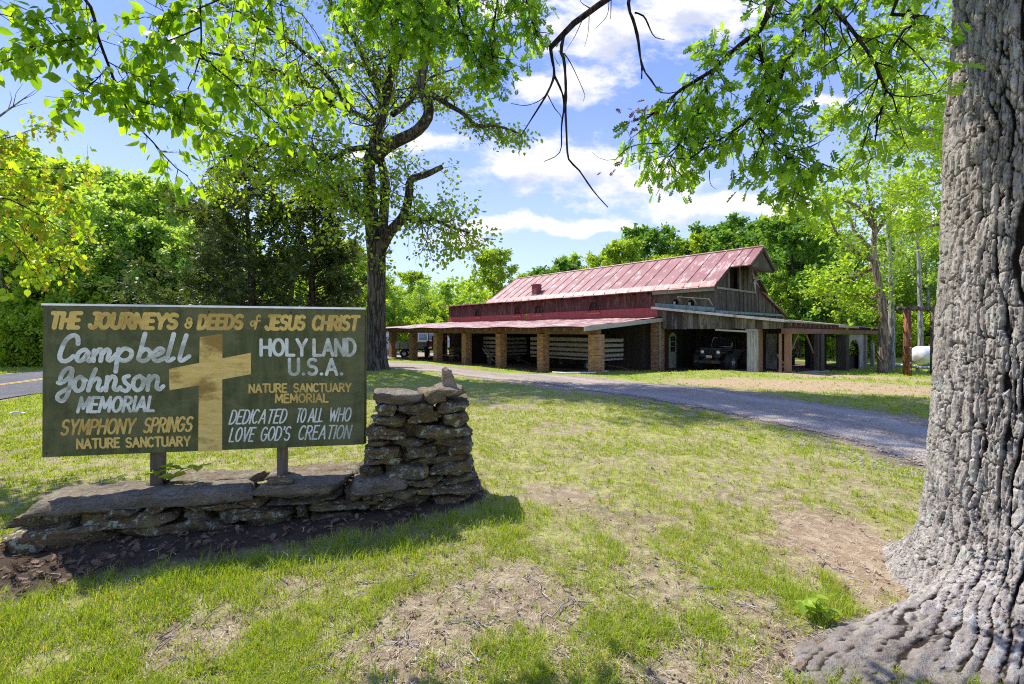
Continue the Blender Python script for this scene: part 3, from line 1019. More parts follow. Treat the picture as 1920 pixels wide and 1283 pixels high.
gx = axis_pts(-900, 900, -5.0, 5.5, 0.055, 1.06)
gy = axis_pts(-120, 1500, 1.2, 7.5, 0.055, 1.05)
GX, GY = np.meshgrid(gx, gy)
GXf, GYf = GX.ravel(), GY.ravel()
GZf = ground_z(GXf, GYf)
near = 1 - sst(np.hypot(GXf, GYf - 3), 6, 14)
GM = grass_mask(GXf, GYf)
relief = (fbm(GXf * 2.2, GYf * 2.2, 0, 11, 4) - 0.5) * 0.05 + (fbm(GXf * 9, GYf * 9, 0, 13, 2) - 0.5) * 0.03 * (1 - GM)
GZf = GZf + near * relief + bed_mask(GXf, GYf) * (0.03 + 0.03 * fbm(GXf * 7, GYf * 7, 0, 9, 3))
nx, ny = len(gx), len(gy)
ii = np.arange(nx * ny).reshape(ny, nx)
quads = np.stack([ii[:-1, :-1], ii[:-1, 1:], ii[1:, 1:], ii[1:, :-1]], -1).reshape(-1, 4)
brown = np.zeros(len(GXf))
for bx, by, r, k in BARE_XY[1:3] + BARE_XY[13:14]:
    brown = np.maximum(brown, 0.35 * (1 - sst(np.hypot(GXf - bx, GYf - by) / r, 0.4, 1.2)))
u_, v_ = barn_uv(GXf, GYf)
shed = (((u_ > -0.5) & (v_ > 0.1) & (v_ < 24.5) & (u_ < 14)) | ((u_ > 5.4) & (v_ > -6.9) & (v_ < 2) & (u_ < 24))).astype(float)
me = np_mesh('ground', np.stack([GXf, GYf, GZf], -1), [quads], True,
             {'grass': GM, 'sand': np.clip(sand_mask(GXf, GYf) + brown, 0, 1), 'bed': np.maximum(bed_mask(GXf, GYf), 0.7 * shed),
              'far': sst(np.hypot(GXf, GYf), 9, 20)})
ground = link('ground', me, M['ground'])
tag(ground, kind='structure')


def gzn(x, y):
    """height of the built ground mesh near the camera (relief included)"""
    x, y = np.asarray(x, float), np.asarray(y, float)
    i = np.clip(np.searchsorted(gx, x) - 1, 0, nx - 2)
    j = np.clip(np.searchsorted(gy, y) - 1, 0, ny - 2)
    fx, fy = (x - gx[i]) / (gx[i + 1] - gx[i]), (y - gy[j]) / (gy[j + 1] - gy[j])
    Z = GZf.reshape(ny, nx)
    return (Z[j, i] * (1 - fx) + Z[j, i + 1] * fx) * (1 - fy) + (Z[j + 1, i] * (1 - fx) + Z[j + 1, i + 1] * fx) * fy


def strip_mesh(name, A, B, nacross, lift, mat, jit=0.0, seed=0):
    n = len(A)
    t = np.linspace(0, 1, nacross)[None, :, None]
    Pn = A[:, None, :] * (1 - t) + B[:, None, :] * t
    if jit:
        k = np.arange(n) * 0.35
        ja = (fbm(k, 0.3, 0, seed, 4) - 0.5) * 2 * jit
        jb = (fbm(k, 7.3, 0, seed, 4) - 0.5) * 2 * jit
        dirn = (B - A) / np.linalg.norm(B - A, axis=1)[:, None]
        Pn[:, 0] -= dirn * ja[:, None]
        Pn[:, -1] += dirn * jb[:, None]
    X, Y = Pn[..., 0].ravel(), Pn[..., 1].ravel()
    Z = gzn(X, Y) + lift
    q = np.arange(n * nacross).reshape(n, nacross)
    fs = np.stack([q[:-1, :-1], q[:-1, 1:], q[1:, 1:], q[1:, :-1]], -1).reshape(-1, 4)
    wd = np.linalg.norm(Pn[:, -1] - Pn[:, 0], axis=1)[:, None]
    ed_ = (np.minimum(np.linspace(0, 1, nacross), 1 - np.linspace(0, 1, nacross))[None, :] * wd).ravel()
    o = link(name, np_mesh(name, np.stack([X, Y, Z], -1), [fs], True, {'edge': ed_}), mat)
    return tag(o, kind='structure')


strip_mesh('gravel_driveway', DN_R, DF_R, 34, 0.012, M['gravel'], 0.35, 5)
a2 = resample(np.array([PG(560, 671)[:2], PG(700, 673)[:2], PG(860, 671)[:2]]), 60)
b2 = resample(np.array([PG(560, 658)[:2], PG(700, 659)[:2], PG(860, 661)[:2]]), 60)
strip_mesh('gravel_yard', a2, b2, 14, 0.015, M['gravel'], 0.3, 8)
tt = np.linspace(-34, 130, 220)[:, None]
ctr = RD0 + tt * RDD
nrm_r = np.array([RDD[1], -RDD[0]])
strip_mesh('road', ctr + nrm_r * 3.5, ctr - nrm_r * 3.5, 16, 0.03, M['asphalt'], 0.12, 2)
for off in (-0.14, 0.14):
    strip_mesh('road_marking', ctr + nrm_r * (off + 0.06), ctr + nrm_r * (off - 0.06), 2, 0.038, M['yellow_line'])


# ------------------------------------------------------------------ grass, litter (uncountable)
def grass_blades(N, ylo, yhi, seed, hmul=1.0):
    rng = np.random.default_rng(seed)
    px = rng.uniform(-900, 2800, N)
    py = rng.uniform(ylo, yhi, N)
    x, y = on_ground(px, py)
    g = grass_mask(x, y)
    clump = fbm(x * 6.5, y * 6.5, 0, 21, 3)
    keep = rng.random(N) < np.clip(g * (0.16 + 1.3 * sst(clump, 0.38, 0.62)), 0, 1) * 0.95
    # blades stray over the gravel edge here and there
    x, y, g, clump = x[keep], y[keep], g[keep], clump[keep]
    n = len(x)
    dist = np.hypot(x, y)
    band = band_mask(x, y)
    dp = PG(1505, 1110)
    tuft = 1 - sst(np.hypot(x - dp[0], y - dp[1]), 0.10, 0.42)
    h = (0.014 + 0.026 * rng.random(n) ** 1.5 + 0.032 * sst(clump, 0.50, 0.75)) * (0.7 + 0.6 * g) * hmul
    h = h * (1 + 0.75 * band + 1.5 * tuft)
    h = np.maximum(h, dist * 0.0035)
    w = np.maximum(0.0024 + 0.002 * rng.random(n), dist * 0.00085)
    a = rng.uniform(0, 2 * np.pi, n)
    lean = rng.uniform(0.15, 0.85, n)
    la = rng.uniform(0, 2 * np.pi, n)
    z = gzn(x, y) - 0.004
    sx, sy = np.cos(a) * w / 2, np.sin(a) * w / 2
    lx, ly = np.cos(la) * lean * h, np.sin(la) * lean * h
    V = np.empty((n, 5, 3), np.float32)
    V[:, 0] = np.stack([x - sx, y - sy, z], -1)
    V[:, 1] = np.stack([x + sx, y + sy, z], -1)
    V[:, 2] = np.stack([x + sx * .8 + lx * .35, y + sy * .8 + ly * .35, z + h * 0.6], -1)
    V[:, 3] = np.stack([x - sx * .8 + lx * .35, y - sy * .8 + ly * .35, z + h * 0.6], -1)
    V[:, 4] = np.stack([x + lx, y + ly, z + h * (1.02 - 0.25 * lean)], -1)
    k = np.arange(n)[:, None] * 5
    F4 = k + np.array([[0, 1, 2, 3]])
    F3 = k + np.array([[3, 2, 4]])
    r = np.clip(rng.random(n) * 0.6 + 0.5 * fbm(x * 1.5, y * 1.5, 0, 41, 3) - 0.05, 0, 1)
    dryn = fbm(x * 1.3, y * 1.3, 3.0, 55, 4)
    dry = (rng.random(n) < (0.08 + 0.30 * sst(dryn, 0.46, 0.70)) * (1 - band) * (1 - tuft)) * rng.uniform(0.5, 1.0, n)
    return V.reshape(-1, 3), F4, F3, np.repeat(r, 5), np.repeat(dry, 5)


def join_np(parts):
    Vs, F4s, F3s, rs, ds, off = [], [], [], [], [], 0
    for V, F4, F3, r, d in parts:
        Vs.append(V)
        F4s.append(F4 + off)
        F3s.append(F3 + off)
        rs.append(r)
        ds.append(d)
        off += len(V)
    return np.concatenate(Vs), [np.concatenate(F4s), np.concatenate(F3s)], {'rnd': np.concatenate(rs), 'dry': np.concatenate(ds)}


def grass_tufts(N, ylo, yhi, seed, nb):
    """tufts: bunches of blades fanning out from one root"""
    rng = np.random.default_rng(seed)
    cx, cy = on_ground(rng.uniform(-900, 2800, N), rng.uniform(ylo, yhi, N))
    g = grass_mask(cx, cy)
    big = fbm(cx * 3.0, cy * 3.0, 0, 91, 3)
    k = rng.random(N) < g * (0.24 + 0.95 * sst(big, .34, .58))
    cx, cy, g = cx[k], cy[k], g[k]
    m = len(cx)
    sc = rng.uniform(.55, 1.45, m) * (1 + .6 * band_mask(cx, cy))
    x, y, s = np.repeat(cx, nb), np.repeat(cy, nb), np.repeat(sc, nb)
    dist = np.hypot(x, y)
    n = m * nb
    a = rng.uniform(0, 2 * np.pi, n)
    rr = np.abs(rng.normal(0, .024, n)) * s * np.maximum(1, dist / 6)
    x, y = x + np.cos(a) * rr, y + np.sin(a) * rr
    h = rng.uniform(.022, .058, n) * s
    h = np.maximum(h, dist * .004)
    w = np.maximum(rng.uniform(.0022, .0042, n), dist * .0008)
    lean = rng.uniform(.25, .95, n)
    la = a + rng.normal(0, .6, n)
    z = gzn(x, y) - .004
    sx, sy = -np.sin(la) * w / 2, np.cos(la) * w / 2
    lx, ly = np.cos(la) * lean * h, np.sin(la) * lean * h
    V = np.empty((n, 5, 3), np.float32)
    V[:, 0] = np.stack([x - sx, y - sy, z], -1)
    V[:, 1] = np.stack([x + sx, y + sy, z], -1)
    V[:, 2] = np.stack([x + sx * .8 + lx * .35, y + sy * .8 + ly * .35, z + h * .62], -1)
    V[:, 3] = np.stack([x - sx * .8 + lx * .35, y - sy * .8 + ly * .35, z + h * .62], -1)
    V[:, 4] = np.stack([x + lx, y + ly, z + h * (1.05 - .35 * lean)], -1)
    k5 = np.arange(n)[:, None] * 5
    r = np.clip(np.repeat(rng.random(m), nb) * .6 + rng.random(n) * .4, 0, 1)
    dry = (np.repeat(rng.random(m) < .12, nb) | (rng.random(n) < .12)) * rng.uniform(.5, 1, n)
    return V.reshape(-1, 3), k5 + np.array([[0, 1, 2, 3]]), k5 + np.array([[3, 2, 4]]), np.repeat(r, 5), np.repeat(dry, 5)


V, Fs, at = join_np([grass_blades(310000, 760, 1560, 1), grass_blades(145000, 668, 800, 2, 1.1), grass_tufts(45000, 745, 1560, 3, 14), grass_tufts(34000, 690, 860, 4, 7)])
grass = link('grass', np_mesh('grass', V, Fs, False, at), M['grass'])
tag(grass, 'short patchy spring lawn grass growing over pale bare soil', None, None, 'stuff')

# leaf templates: (verts, faces as lists of equal length)
T_HEX = (np.array([(0, 0, 0), (.30, .28, .05), (.27, .68, .03), (0, 1, -.06), (-.27, .68, .03), (-.30, .28, .05)]), [(0, 1, 2, 3, 4, 5)])
T_OVAL = (np.array([(0, 0, 0), (.20, .10, .05), (.33, .34, .09), (.27, .66, .08), (.09, .90, .03), (0, 1.06, -.03),
                    (-.09, .90, .03), (-.27, .66, .08), (-.33, .34, .09), (-.20, .10, .05), (0, .5, -.02)]),
          [(0, 1, 2, 10), (10, 2, 3, 4), (10, 4, 5, 6)[:3] + (6,), (10, 6, 7, 8), (10, 8, 9, 0)])
T_OVAL = (T_OVAL[0], [(0, 1, 2, 10), (10, 2, 3, 4), (10, 4, 5, 6), (10, 6, 7, 8), (10, 8, 9, 0)])
_oak = [(.03, .0), (.05, .10), (.17, .18), (.09, .28), (.27, .42), (.13, .50), (.31, .66), (.15, .72), (.20, .90), (.05, .93), (0, 1.03)]
_ov = [(x, y, .10 * x / .3) for x, y in _oak] + [(-x, y, .10 * x / .3) for x, y in _oak[:-1]]
T_OAK = (np.array(_ov), [tuple(range(0, 11)), (10,) + tuple(range(20, 10, -1))])
T_SPRAY = (np.array([(0, 0, 0), (.10, .25, .02), (.34, .45, .05), (.12, .55, .0), (.26, .85, .03), (0, 1, 0), (-.22, .80, .03), (-.10, .52, 0), (-.36, .40, .05), (-.08, .22, .02)]),
           [(0, 1, 2, 3), (0, 3, 4, 5), (0, 5, 6, 7), (0, 7, 8, 9)])
T_TRI = (np.array([(-.5, 0, 0), (.5, 0.05, 0.05), (.1, 1, .1), (-.3, .7, .2)]), [(0, 1, 2, 3)])


def unit(a):
    return a / np.maximum(np.linalg.norm(a, axis=-1, keepdims=True), 1e-9)


def leaf_arrays(pos, along, nrm, size, tmpl, rng, rnd=None):
    T, F = tmpl
    along = unit(along)
    side = unit(np.cross(along, nrm))
    nn = np.cross(side, along)
    s = np.asarray(size)[:, None, None] if np.ndim(size) else size
    V = pos[:, None, :] + s * (T[None, :, 0:1] * side[:, None, :] + T[None, :, 1:2] * along[:, None, :] + T[None, :, 2:3] * nn[:, None, :])
    m = len(T)
    Fs = {}
    base = np.arange(len(pos))[:, None] * m
    for f in F:
        Fs.setdefault(len(f), []).append(base + np.array(f)[None, :])
    Fl = [np.concatenate(v) for v in Fs.values()]
    r = rng.random(len(pos)) if rnd is None else rnd
    return V.reshape(-1, 3), Fl, np.repeat(r, m)


def leaf_mesh(name, sets, smooth=False):
    Vs, Fd, rs, off = [], {}, [], 0
    for V, Fl, r in sets:
        Vs.append(V)
        for f in Fl:
            Fd.setdefault(f.shape[1], []).append(f + off)
        rs.append(r)
        off += len(V)
    return np_mesh(name, np.concatenate(Vs), [np.concatenate(v) for v in Fd.values()], smooth, {'rnd': np.concatenate(rs)})


def rand_dirs(rng, n):
    return unit(rng.normal(size=(n, 3)))


def scatter_flat(n, ylo, yhi, accept, size, tmpl, seed, lift=0.006, tilt=0.35, xlo=-700, xhi=2600):
    rng = np.random.default_rng(seed)
    x, y = on_ground(rng.uniform(xlo, xhi, n), rng.uniform(ylo, yhi, n))
    k = rng.random(n) < accept(x, y)
    x, y = x[k], y[k]
    m = len(x)
    pos = np.stack([x, y, gzn(x, y) + lift + 0.012 * rng.random(m)], -1)
    a = rng.uniform(0, 2 * np.pi, m)
    al = np.stack([np.cos(a), np.sin(a), rng.normal(0, tilt, m)], -1)
    nr = unit(np.stack([rng.normal(0, tilt, m), rng.normal(0, tilt, m), np.ones(m)], -1))
    return leaf_arrays(pos, al, nr, size[0] + (size[1] - size[0]) * rng.random(m), tmpl, rng)


st = [scatter_flat(9000, 960, 1180, lambda x, y: 0.85 * bed_mask(x, y), (0.025, 0.085), T_OAK, 61, 0.004, 0.5),
      scatter_flat(16000, 700, 1500, lambda x, y: 0.10 + 0.25 * (1 - grass_mask(x, y)) * (1 - in_drive(x, y)), (0.008, 0.028), T_TRI, 62, 0.002, 0.5),
      scatter_flat(1200, 760, 1400, lambda x, y: 0.25 * np.ones_like(x) * (1 - in_drive(x, y)), (0.03, 0.06), T_OAK, 63, 0.004, 0.5)]
o = link('leaf_litter', leaf_mesh('leaf_litter', st), M['litter'])
tag(o, 'fallen brown oak leaves and leaf crumbs lying on the soil by the stone wall', None, None, 'stuff')
st = [scatter_flat(90000, 700, 1500, lambda x, y: (0.30 + 0.5 * (1 - grass_mask(x, y))) * (1 - in_drive(x, y)) * (1 - bed_mask(x, y)), (0.012, 0.045),
                   (np.array([(-.045, 0, 0), (.045, 0, 0), (.03, 1, .0), (-.03, 1, .0)]), [(0, 1, 2, 3)]), 64, 0.003, 0.3)]
o = link('dry_straw', leaf_mesh('dry_straw', st), M['straw'])
tag(o, 'bits of dry straw and dead grass lying between the green tufts', None, None, 'stuff')

def gravel_edge(x, y):
    m = in_drive(x, y, .28) & ~in_drive(x, y, -.30)
    return m * .9 + in_drive(x, y, -.30) * .35


T_CHIP = (np.array([(-.5, -.4, 0), (.5, -.3, 0), (.35, .5, 0), (-.4, .45, .05), (.05, .05, .55)]), [(0, 1, 4), (1, 2, 4), (2, 3, 4), (3, 0, 4)])
o = link('loose_gravel', leaf_mesh('loose_gravel', [scatter_flat(26000, 690, 1000, gravel_edge, (.012, .030), T_CHIP, 66, .0, .15, 500, 2100)]), M['gravel_chip'])
tag(o, 'loose grey gravel stones scattered along the edges of the drive', None, None, 'stuff')
rt = random.Random(5)
tw = MB()
for i in range(340):
    px, py = rt.uniform(-100, 2000), rt.uniform(860, 1420)
    p = PG(px, py)
    if in_drive(np.array([p.x]), np.array([p.y]))[0]:
        continue
    a = rt.uniform(0, math.pi)
    L = rt.choice((0.05, 0.08, 0.12, 0.2)) * rt.uniform(0.7, 1.3)
    pts = []
    for k in range(4):
        q = p + Vector((math.cos(a), math.sin(a), 0)) * L * k / 3
        q.z = float(gzn(q.x, q.y)) + 0.008 + rt.uniform(0, 0.012)
        pts.append(q)
        a += rt.uniform(-0.4, 0.4)
    tw.tube(pts, [0.0042, 0.0036, 0.003, 0.0014], 4)
o = tw.build('twig_litter', M['bark_grey'])
tag(o, 'small dead twigs strewn over the lawn', None, None, 'stuff')
# ------------------------------------------------------------------ sign board
S0 = Vector((-3.76, 3.64, 0.585))
S1 = Vector((-1.331, 4.10, 0.562))
SU = (S1 - S0).normalized()
SL = (S1 - S0).length
SH = 1.22
SN = SU.cross(Vector((0, 0, 1))).normalized()          # towards the camera
sign = thing('sign_board', 'painted dark green plywood sign with gold and white lettering and a gold cross', 'sign')
sign.matrix_world = Matrix(((SU.x, -SN.x, 0, S0.x), (SU.y, -SN.y, 0, S0.y), (SU.z, -SN.z, 1, S0.z), (0, 0, 0, 1)))
# local frame: x along the board, y into the board, z up
pn = MB().box(0, SL, 0, 0.018, 0, SH)
pn.build('panel', M['sign_green'], sign, bevel=0.003)
bk = MB().box(0.03, SL + 0.012, 0.022, 0.06, 0.0, SH - 0.05)
bk.build('back_panel', M['sign_edge'], sign, bevel=0.003)
tp = MB().box(-0.006, SL + 0.006, -0.005, 0.026, SH + 0.0015, SH + 0.013).box(-0.006, SL + 0.006, -0.008, -0.0035, SH - 0.004, SH + 0.013)
tp.build('top_trim', M['alu'], sign)
for px, w in ((268, 0.085), (509, 0.075)):
    a = (px - 79) / 604 * SL * 1.0
    pb = MB().box(a - w / 2, a + w / 2, 0.062, 0.062 + w, -0.60, SH - 0.15)
    pb.build('post', M['old_post'], sign, bevel=0.004)
for a, b in ((0.03, 0.03), (SL - 0.05, 0.035), (0.62, 0.03), (1.9, 0.035), (1.2, 1.18), (0.62, 1.19), (0.08, 1.19), (1.85, 1.18)):
    MB().lathe([(0.0, -0.006), (0.006, -0.005), (0.008, 0.0)], (a, -0.0005, b), 'Y', 10).build('bolt', M['rust'], sign)


def s2l(zx, zy):
    """photo coordinates on the board face -> board coordinates"""
    px, py = zx / 2.3764, zy / 2.3764 + 540
    d = Vector(((px - 960) / FPX, 1, -(py - HZ) / FPX))
    o = Vector((0, 0, EYE))
    t = (S0 - o).dot(SN) / d.dot(SN)
    q = o + d * t - S0
    a = q.dot(SU)
    return a, q.z - a * SU.z


def arc(cx, cy, rx, ry, a0, a1, n=10):
    return [(cx + rx * math.cos(R(a0 + (a1 - a0) * i / n)), cy + ry * math.sin(R(a0 + (a1 - a0) * i / n))) for i in range(n + 1)]


# brush strokes for capitals on a 1-high box: letter -> (width, strokes)
GL = {
    'A': (.62, [[(.0, 0), (.31, 1)], [(.31, 1), (.62, 0)], [(.12, .34), (.50, .34)]]),
    'B': (.50, [[(0, 0), (0, 1)], [(0, 1), (.24, 1)] + arc(.24, .76, .22, .24, 90, -90) + [(0, .52)], [(.24, .52)] + arc(.25, .26, .25, .26, 90, -90) + [(0, 0)]]),
    'C': (.54, [arc(.30, .5, .30, .5, 48, 312, 18)]),
    'D': (.54, [[(0, 0), (0, 1)], [(0, 1), (.16, 1)] + arc(.16, .5, .38, .5, 90, -90, 16) + [(0, 0)]]),
    'E': (.44, [[(0, 0), (0, 1)], [(0, 1), (.44, 1)], [(0, .52), (.36, .52)], [(0, 0), (.44, 0)]]),
    'F': (.44, [[(0, 0), (0, 1)], [(0, 1), (.44, 1)], [(0, .52), (.36, .52)]]),
    'G': (.58, [arc(.30, .5, .30, .5, 48, 330, 18) + [(.57, .46)], [(.34, .46), (.60, .46)]]),
    'H': (.54, [[(0, 0), (0, 1)], [(.54, 0), (.54, 1)], [(0, .52), (.54, .52)]]),
    'I': (.02, [[(.01, 0), (.01, 1)]]),
    'J': (.42, [[(.42, 1), (.42, .24)] + arc(.22, .22, .20, .22, 0, -165, 10), [(.20, 1), (.50, 1)]]),
    'L': (.42, [[(0, 1), (0, 0)], [(0, 0), (.42, 0)]]),
    'M': (.70, [[(0, 0), (.06, 1)], [(.06, 1), (.35, .25)], [(.35, .25), (.64, 1)], [(.64, 1), (.70, 0)]]),
    'N': (.54, [[(0, 0), (0, 1)], [(0, 1), (.54, 0)], [(.54, 0), (.54, 1)]]),
    'O': (.60, [arc(.30, .5, .30, .5, 90, 450, 26)]),
    'P': (.48, [[(0, 0), (0, 1)], [(0, 1), (.22, 1)] + arc(.22, .74, .26, .26, 90, -90) + [(0, .48)]]),
    'R': (.52, [[(0, 0), (0, 1)], [(0, 1), (.22, 1)] + arc(.22, .75, .25, .25, 90, -90) + [(0, .50)], [(.22, .50), (.52, 0)]]),
    'S': (.50, [arc(.26, .75, .24, .25, 40, 255, 12) + arc(.25, .26, .25, .26, 80, -145, 14)]),
    'T': (.54, [[(0, 1), (.54, 1)], [(.27, 1), (.27, 0)]]),
    'U': (.54, [[(0, 1), (0, .28)] + arc(.27, .27, .27, .27, 180, 360, 12) + [(.54, 1)]]),
    'V': (.58, [[(0, 1), (.29, 0)], [(.29, 0), (.58, 1)]]),
    'W': (.82, [[(0, 1), (.20, 0)], [(.20, 0), (.41, .8)], [(.41, .8), (.62, 0)], [(.62, 0), (.82, 1)]]),
    'Y': (.56, [[(0, 1), (.28, .46)], [(.56, 1), (.28, .46)], [(.28, .46), (.28, 0)]]),
    '.': (.06, [[(.02, .03), (.04, .03)]]),
    "'": (.04, [[(.03, 1), (.01, .80)]]),
    '&': (.60, [arc(.34, .76, .20, .22, -20, 250, 12) + [(.42, .45)] + arc(.30, .24, .26, .25, 60, -200, 12)[::-1][:0], [(.40, .56), (.12, .54)] + arc(.28, .26, .26, .26, 120, 330, 12) + [(.60, .50)], [(.36, .40), (.56, .40)]]),
}


class Paint(MB):
    def __init__(self):
        super().__init__()
        self.k = 0
        self.rng = random.Random(3)

    def dab(self, pts, w, square=False):
        """one brush stroke: a flat band with rounded ends, laid a hair above the one before"""
        self.k += 1
        y = -0.0012 - 0.00006 * (self.k % 40)
        n = len(pts)
        L, Rr = [], []
        for i in range(n):
            p0, p1 = pts[max(i - 1, 0)], pts[min(i + 1, n - 1)]
            dx, dz = p1[0] - p0[0], p1[1] - p0[1]
            l = math.hypot(dx, dz) or 1e-6
            nx_, nz_ = -dz / l, dx / l
            ww = w / 2 * (1 + self.rng.uniform(-.06, .06))
            L.append((pts[i][0] + nx_ * ww, y, pts[i][1] + nz_ * ww))
            Rr.append((pts[i][0] - nx_ * ww, y, pts[i][1] - nz_ * ww))
        fs = [(i, i + 1, n + i + 1, n + i) for i in range(n - 1)]
        self.add(L + Rr, fs)
        if not square:
            for e in (0, n - 1):
                self.k += 1
                c = pts[e]
                yy2 = -0.0012 - 0.00006 * (self.k % 40)
                m = 12
                self.add([(c[0] + w / 2 * math.cos(2 * math.pi * q / m), yy2, c[1] + w / 2 * math.sin(2 * math.pi * q / m)) for q in range(m)], [tuple(range(m))])

    def text(self, s, x0, x1, yb0, yb1, h0, h1, stroke, slant=0.0, gap=.20, space=.34, square=False):
        """photo coordinates: baseline from (x0,yb0) to (x1,yb1), cap heights h0..h1"""
        tot = 0
        for ch in s:
            tot += space if ch == ' ' else GL[ch][0] + gap
        tot -= gap
        cur = 0.0
        for ch in s:
            if ch == ' ':
                cur += space
                continue
            w, strokes = GL[ch]
            jy = self.rng.uniform(-.015, .015)
            for stx in strokes:
                pts = []
                if len(stx) < 2:
                    continue
                for gx_, gy_ in stx:
                    f = (cur + gx_) / tot
                    h = h0 + (h1 - h0) * f
                    X = x0 + (x1 - x0 - slant * h * 0.9) * f + slant * h * gy_
                    Yb = yb0 + (yb1 - yb0) * f - h * (gy_ + jy)
                    pts.append(s2l(X, Yb))
                self.dab(pts, stroke * 0.00186, square)
            cur += w + gap

    def free(self, strokes, stroke):
        for stx in strokes:
            sm = []
            n = len(stx)
            for i in range(n - 1):
                p0, p1, p2, p3 = stx[max(i - 1, 0)], stx[i], stx[i + 1], stx[min(i + 2, n - 1)]
                for q in range(6):
                    f = q / 6
                    sm.append(tuple(0.5 * (2 * p1[j] + (p2[j] - p0[j]) * f + (2 * p0[j] - 5 * p1[j] + 4 * p2[j] - p3[j]) * f * f + (3 * p1[j] - p0[j] - 3 * p2[j] + p3[j]) * f ** 3) for j in (0, 1)))
            sm.append(stx[-1])
            self.dab([s2l(*p) for p in sm], stroke * 0.00186)


def line(args_list, mat, free=None):
    p = Paint()
    for a in args_list:
        p.text(*a[0], **a[1])
    for f, w in (free or []):
        p.free(f, w)
    return p.build('lettering', mat, sign)


D = dict
line([(('THE', 228, 364, 176, 178, 64, 64, 19), D(slant=.22)), (('JOURNEYS', 402, 796, 177, 182, 62, 60, 19), D(slant=.2)),
      (('DEEDS', 888, 1086, 184, 185, 58, 58, 17), D(slant=.16)), (('JESUS', 1186, 1362, 187, 189, 58, 58, 16), D(slant=.16)),
      (('CHRIST', 1396, 1602, 190, 193, 58, 60, 16), D(slant=.16)), (('&', 828, 860, 180, 180, 44, 44, 9), D(slant=.1))], M['sign_gold'],
     [([[(1124, 172), (1121, 160), (1130, 152), (1138, 158), (1136, 170), (1127, 174), (1122, 166)],
        [(1163, 132), (1157, 126), (1150, 134), (1146, 160), (1140, 186)], [(1140, 154), (1160, 150)]], 9)])
SC1 = [  # Campbell
    [(352, 250), (350, 222), (330, 212), (300, 232), (278, 275), (270, 308), (282, 326), (306, 324), (330, 305)],
    [(398, 290), (382, 276), (358, 288), (346, 312), (356, 326), (376, 318), (398, 288), (392, 315), (402, 326), (414, 316)],
    [(424, 280), (420, 326)], [(424, 300), (446, 276), (458, 284), (452, 326)], [(456, 300), (478, 276), (492, 286), (484, 318), (496, 324), (510, 312)],
    [(532, 274), (524, 330), (518, 374)], [(528, 300), (556, 272), (588, 284), (584, 312), (556, 326), (526, 314)],
    [(650, 206), (638, 250), (620, 318)], [(620, 312), (630, 290), (652, 274), (672, 288), (664, 316), (640, 328), (620, 318)],
    [(690, 306), (722, 292), (730, 278), (712, 272), (690, 292), (688, 318), (706, 328), (738, 314)],
    [(778, 208), (764, 260), (748, 318), (758, 326), (776, 316)],
    [(834, 214), (818, 262), (804, 316), (816, 326), (846, 306)],
    [(600, 316), (590, 300)][:0] or [(506, 314), (522, 296)]]
SC2 = [  # Johnson
    [(262, 422), (276, 424), (306, 404), (326, 372), (316, 358), (294, 366), (274, 398), (276, 424)], [(324, 362), (318, 420), (302, 480), (280, 504), (260, 494), (264, 474), (292, 456), (330, 440)],
    [(360, 396), (340, 412), (334, 440), (348, 460), (370, 448), (378, 416), (362, 396)], [(368, 402), (386, 412)],
    [(430, 364), (410, 410), (396, 458)], [(398, 452), (412, 420), (434, 404), (446, 416), (438, 446), (450, 458), (464, 446)],
    [(482, 398), (474, 458)], [(478, 424), (502, 396), (518, 408), (510, 446), (524, 456), (538, 444)],
    [(576, 394), (556, 402), (560, 422), (578, 440), (566, 460), (544, 454)],
    [(624, 394), (602, 408), (596, 438), (612, 458), (634, 446), (642, 414), (626, 394)], [(632, 400), (650, 410)],
    [(668, 394), (660, 456)], [(664, 422), (690, 394), (706, 406), (700, 442), (712, 454), (730, 440)]]
line([(('MEMORIAL', 348, 696, 553, 549, 64, 62, 13), D(slant=.2))], M['sign_white'], [(SC1, 19), (SC2, 18)])
line([(('SYMPHONY', 272, 606, 654, 648, 64, 62, 10), D(slant=.22)), (('SPRINGS', 640, 862, 645, 640, 62, 62, 10), D(slant=.22)),
      (('NATURE', 345, 532, 715, 711, 40, 40, 9), D()), (('SANCTUARY', 564, 846, 710, 705, 40, 40, 9), D())], M['sign_gold'])
line([(('HOLY', 1166, 1368, 303, 306, 68, 70, 15), D()), (('LAND', 1402, 1584, 306, 306, 70, 72, 15), D()),
      (('U.S.A.', 1292, 1526, 390, 390, 68, 68, 15), D(gap=.26))], M['sign_white'])
line([(('NATURE', 1113, 1278, 470, 468, 36, 36, 8), D()), (('SANCTUARY', 1312, 1564, 468, 466, 36, 34, 8), D()), (('MEMORIAL', 1230, 1462, 515, 513, 36, 36, 8), D())], M['sign_gold'])
line([(('DEDICATED', 1022, 1284, 609, 605, 60, 60, 7), D(slant=.28)), (('TO', 1318, 1368, 603, 602, 60, 60, 7), D(slant=.22, gap=.1)), (('ALL', 1374, 1446, 601, 600, 58, 58, 7), D(slant=.2, gap=.12)),
      (('WHO', 1466, 1568, 599, 598, 58, 58, 7), D(slant=.2)), (('LOVE', 1022, 1140, 688, 686, 60, 60, 7), D(slant=.26)), (("GOD'S", 1160, 1298, 685, 682, 60, 60, 7), D(slant=.22)),
      (('CREATION', 1328, 1568, 680, 675, 60, 58, 7), D(slant=.24))], M['sign_white'])
crp = [(893, 222), (995, 207), (993, 317), (1120, 293), (1120, 388), (992, 411), (990, 731), (883, 733), (888, 438), (757, 458), (755, 363), (890, 337)]
cq = [s2l(*p) for p in crp]
cm = MB().prism([(a, -0.0004, b) for a, b in cq], (0, -1, 0), 0.0007)
cm.build('cross', M['sign_cross'], sign)


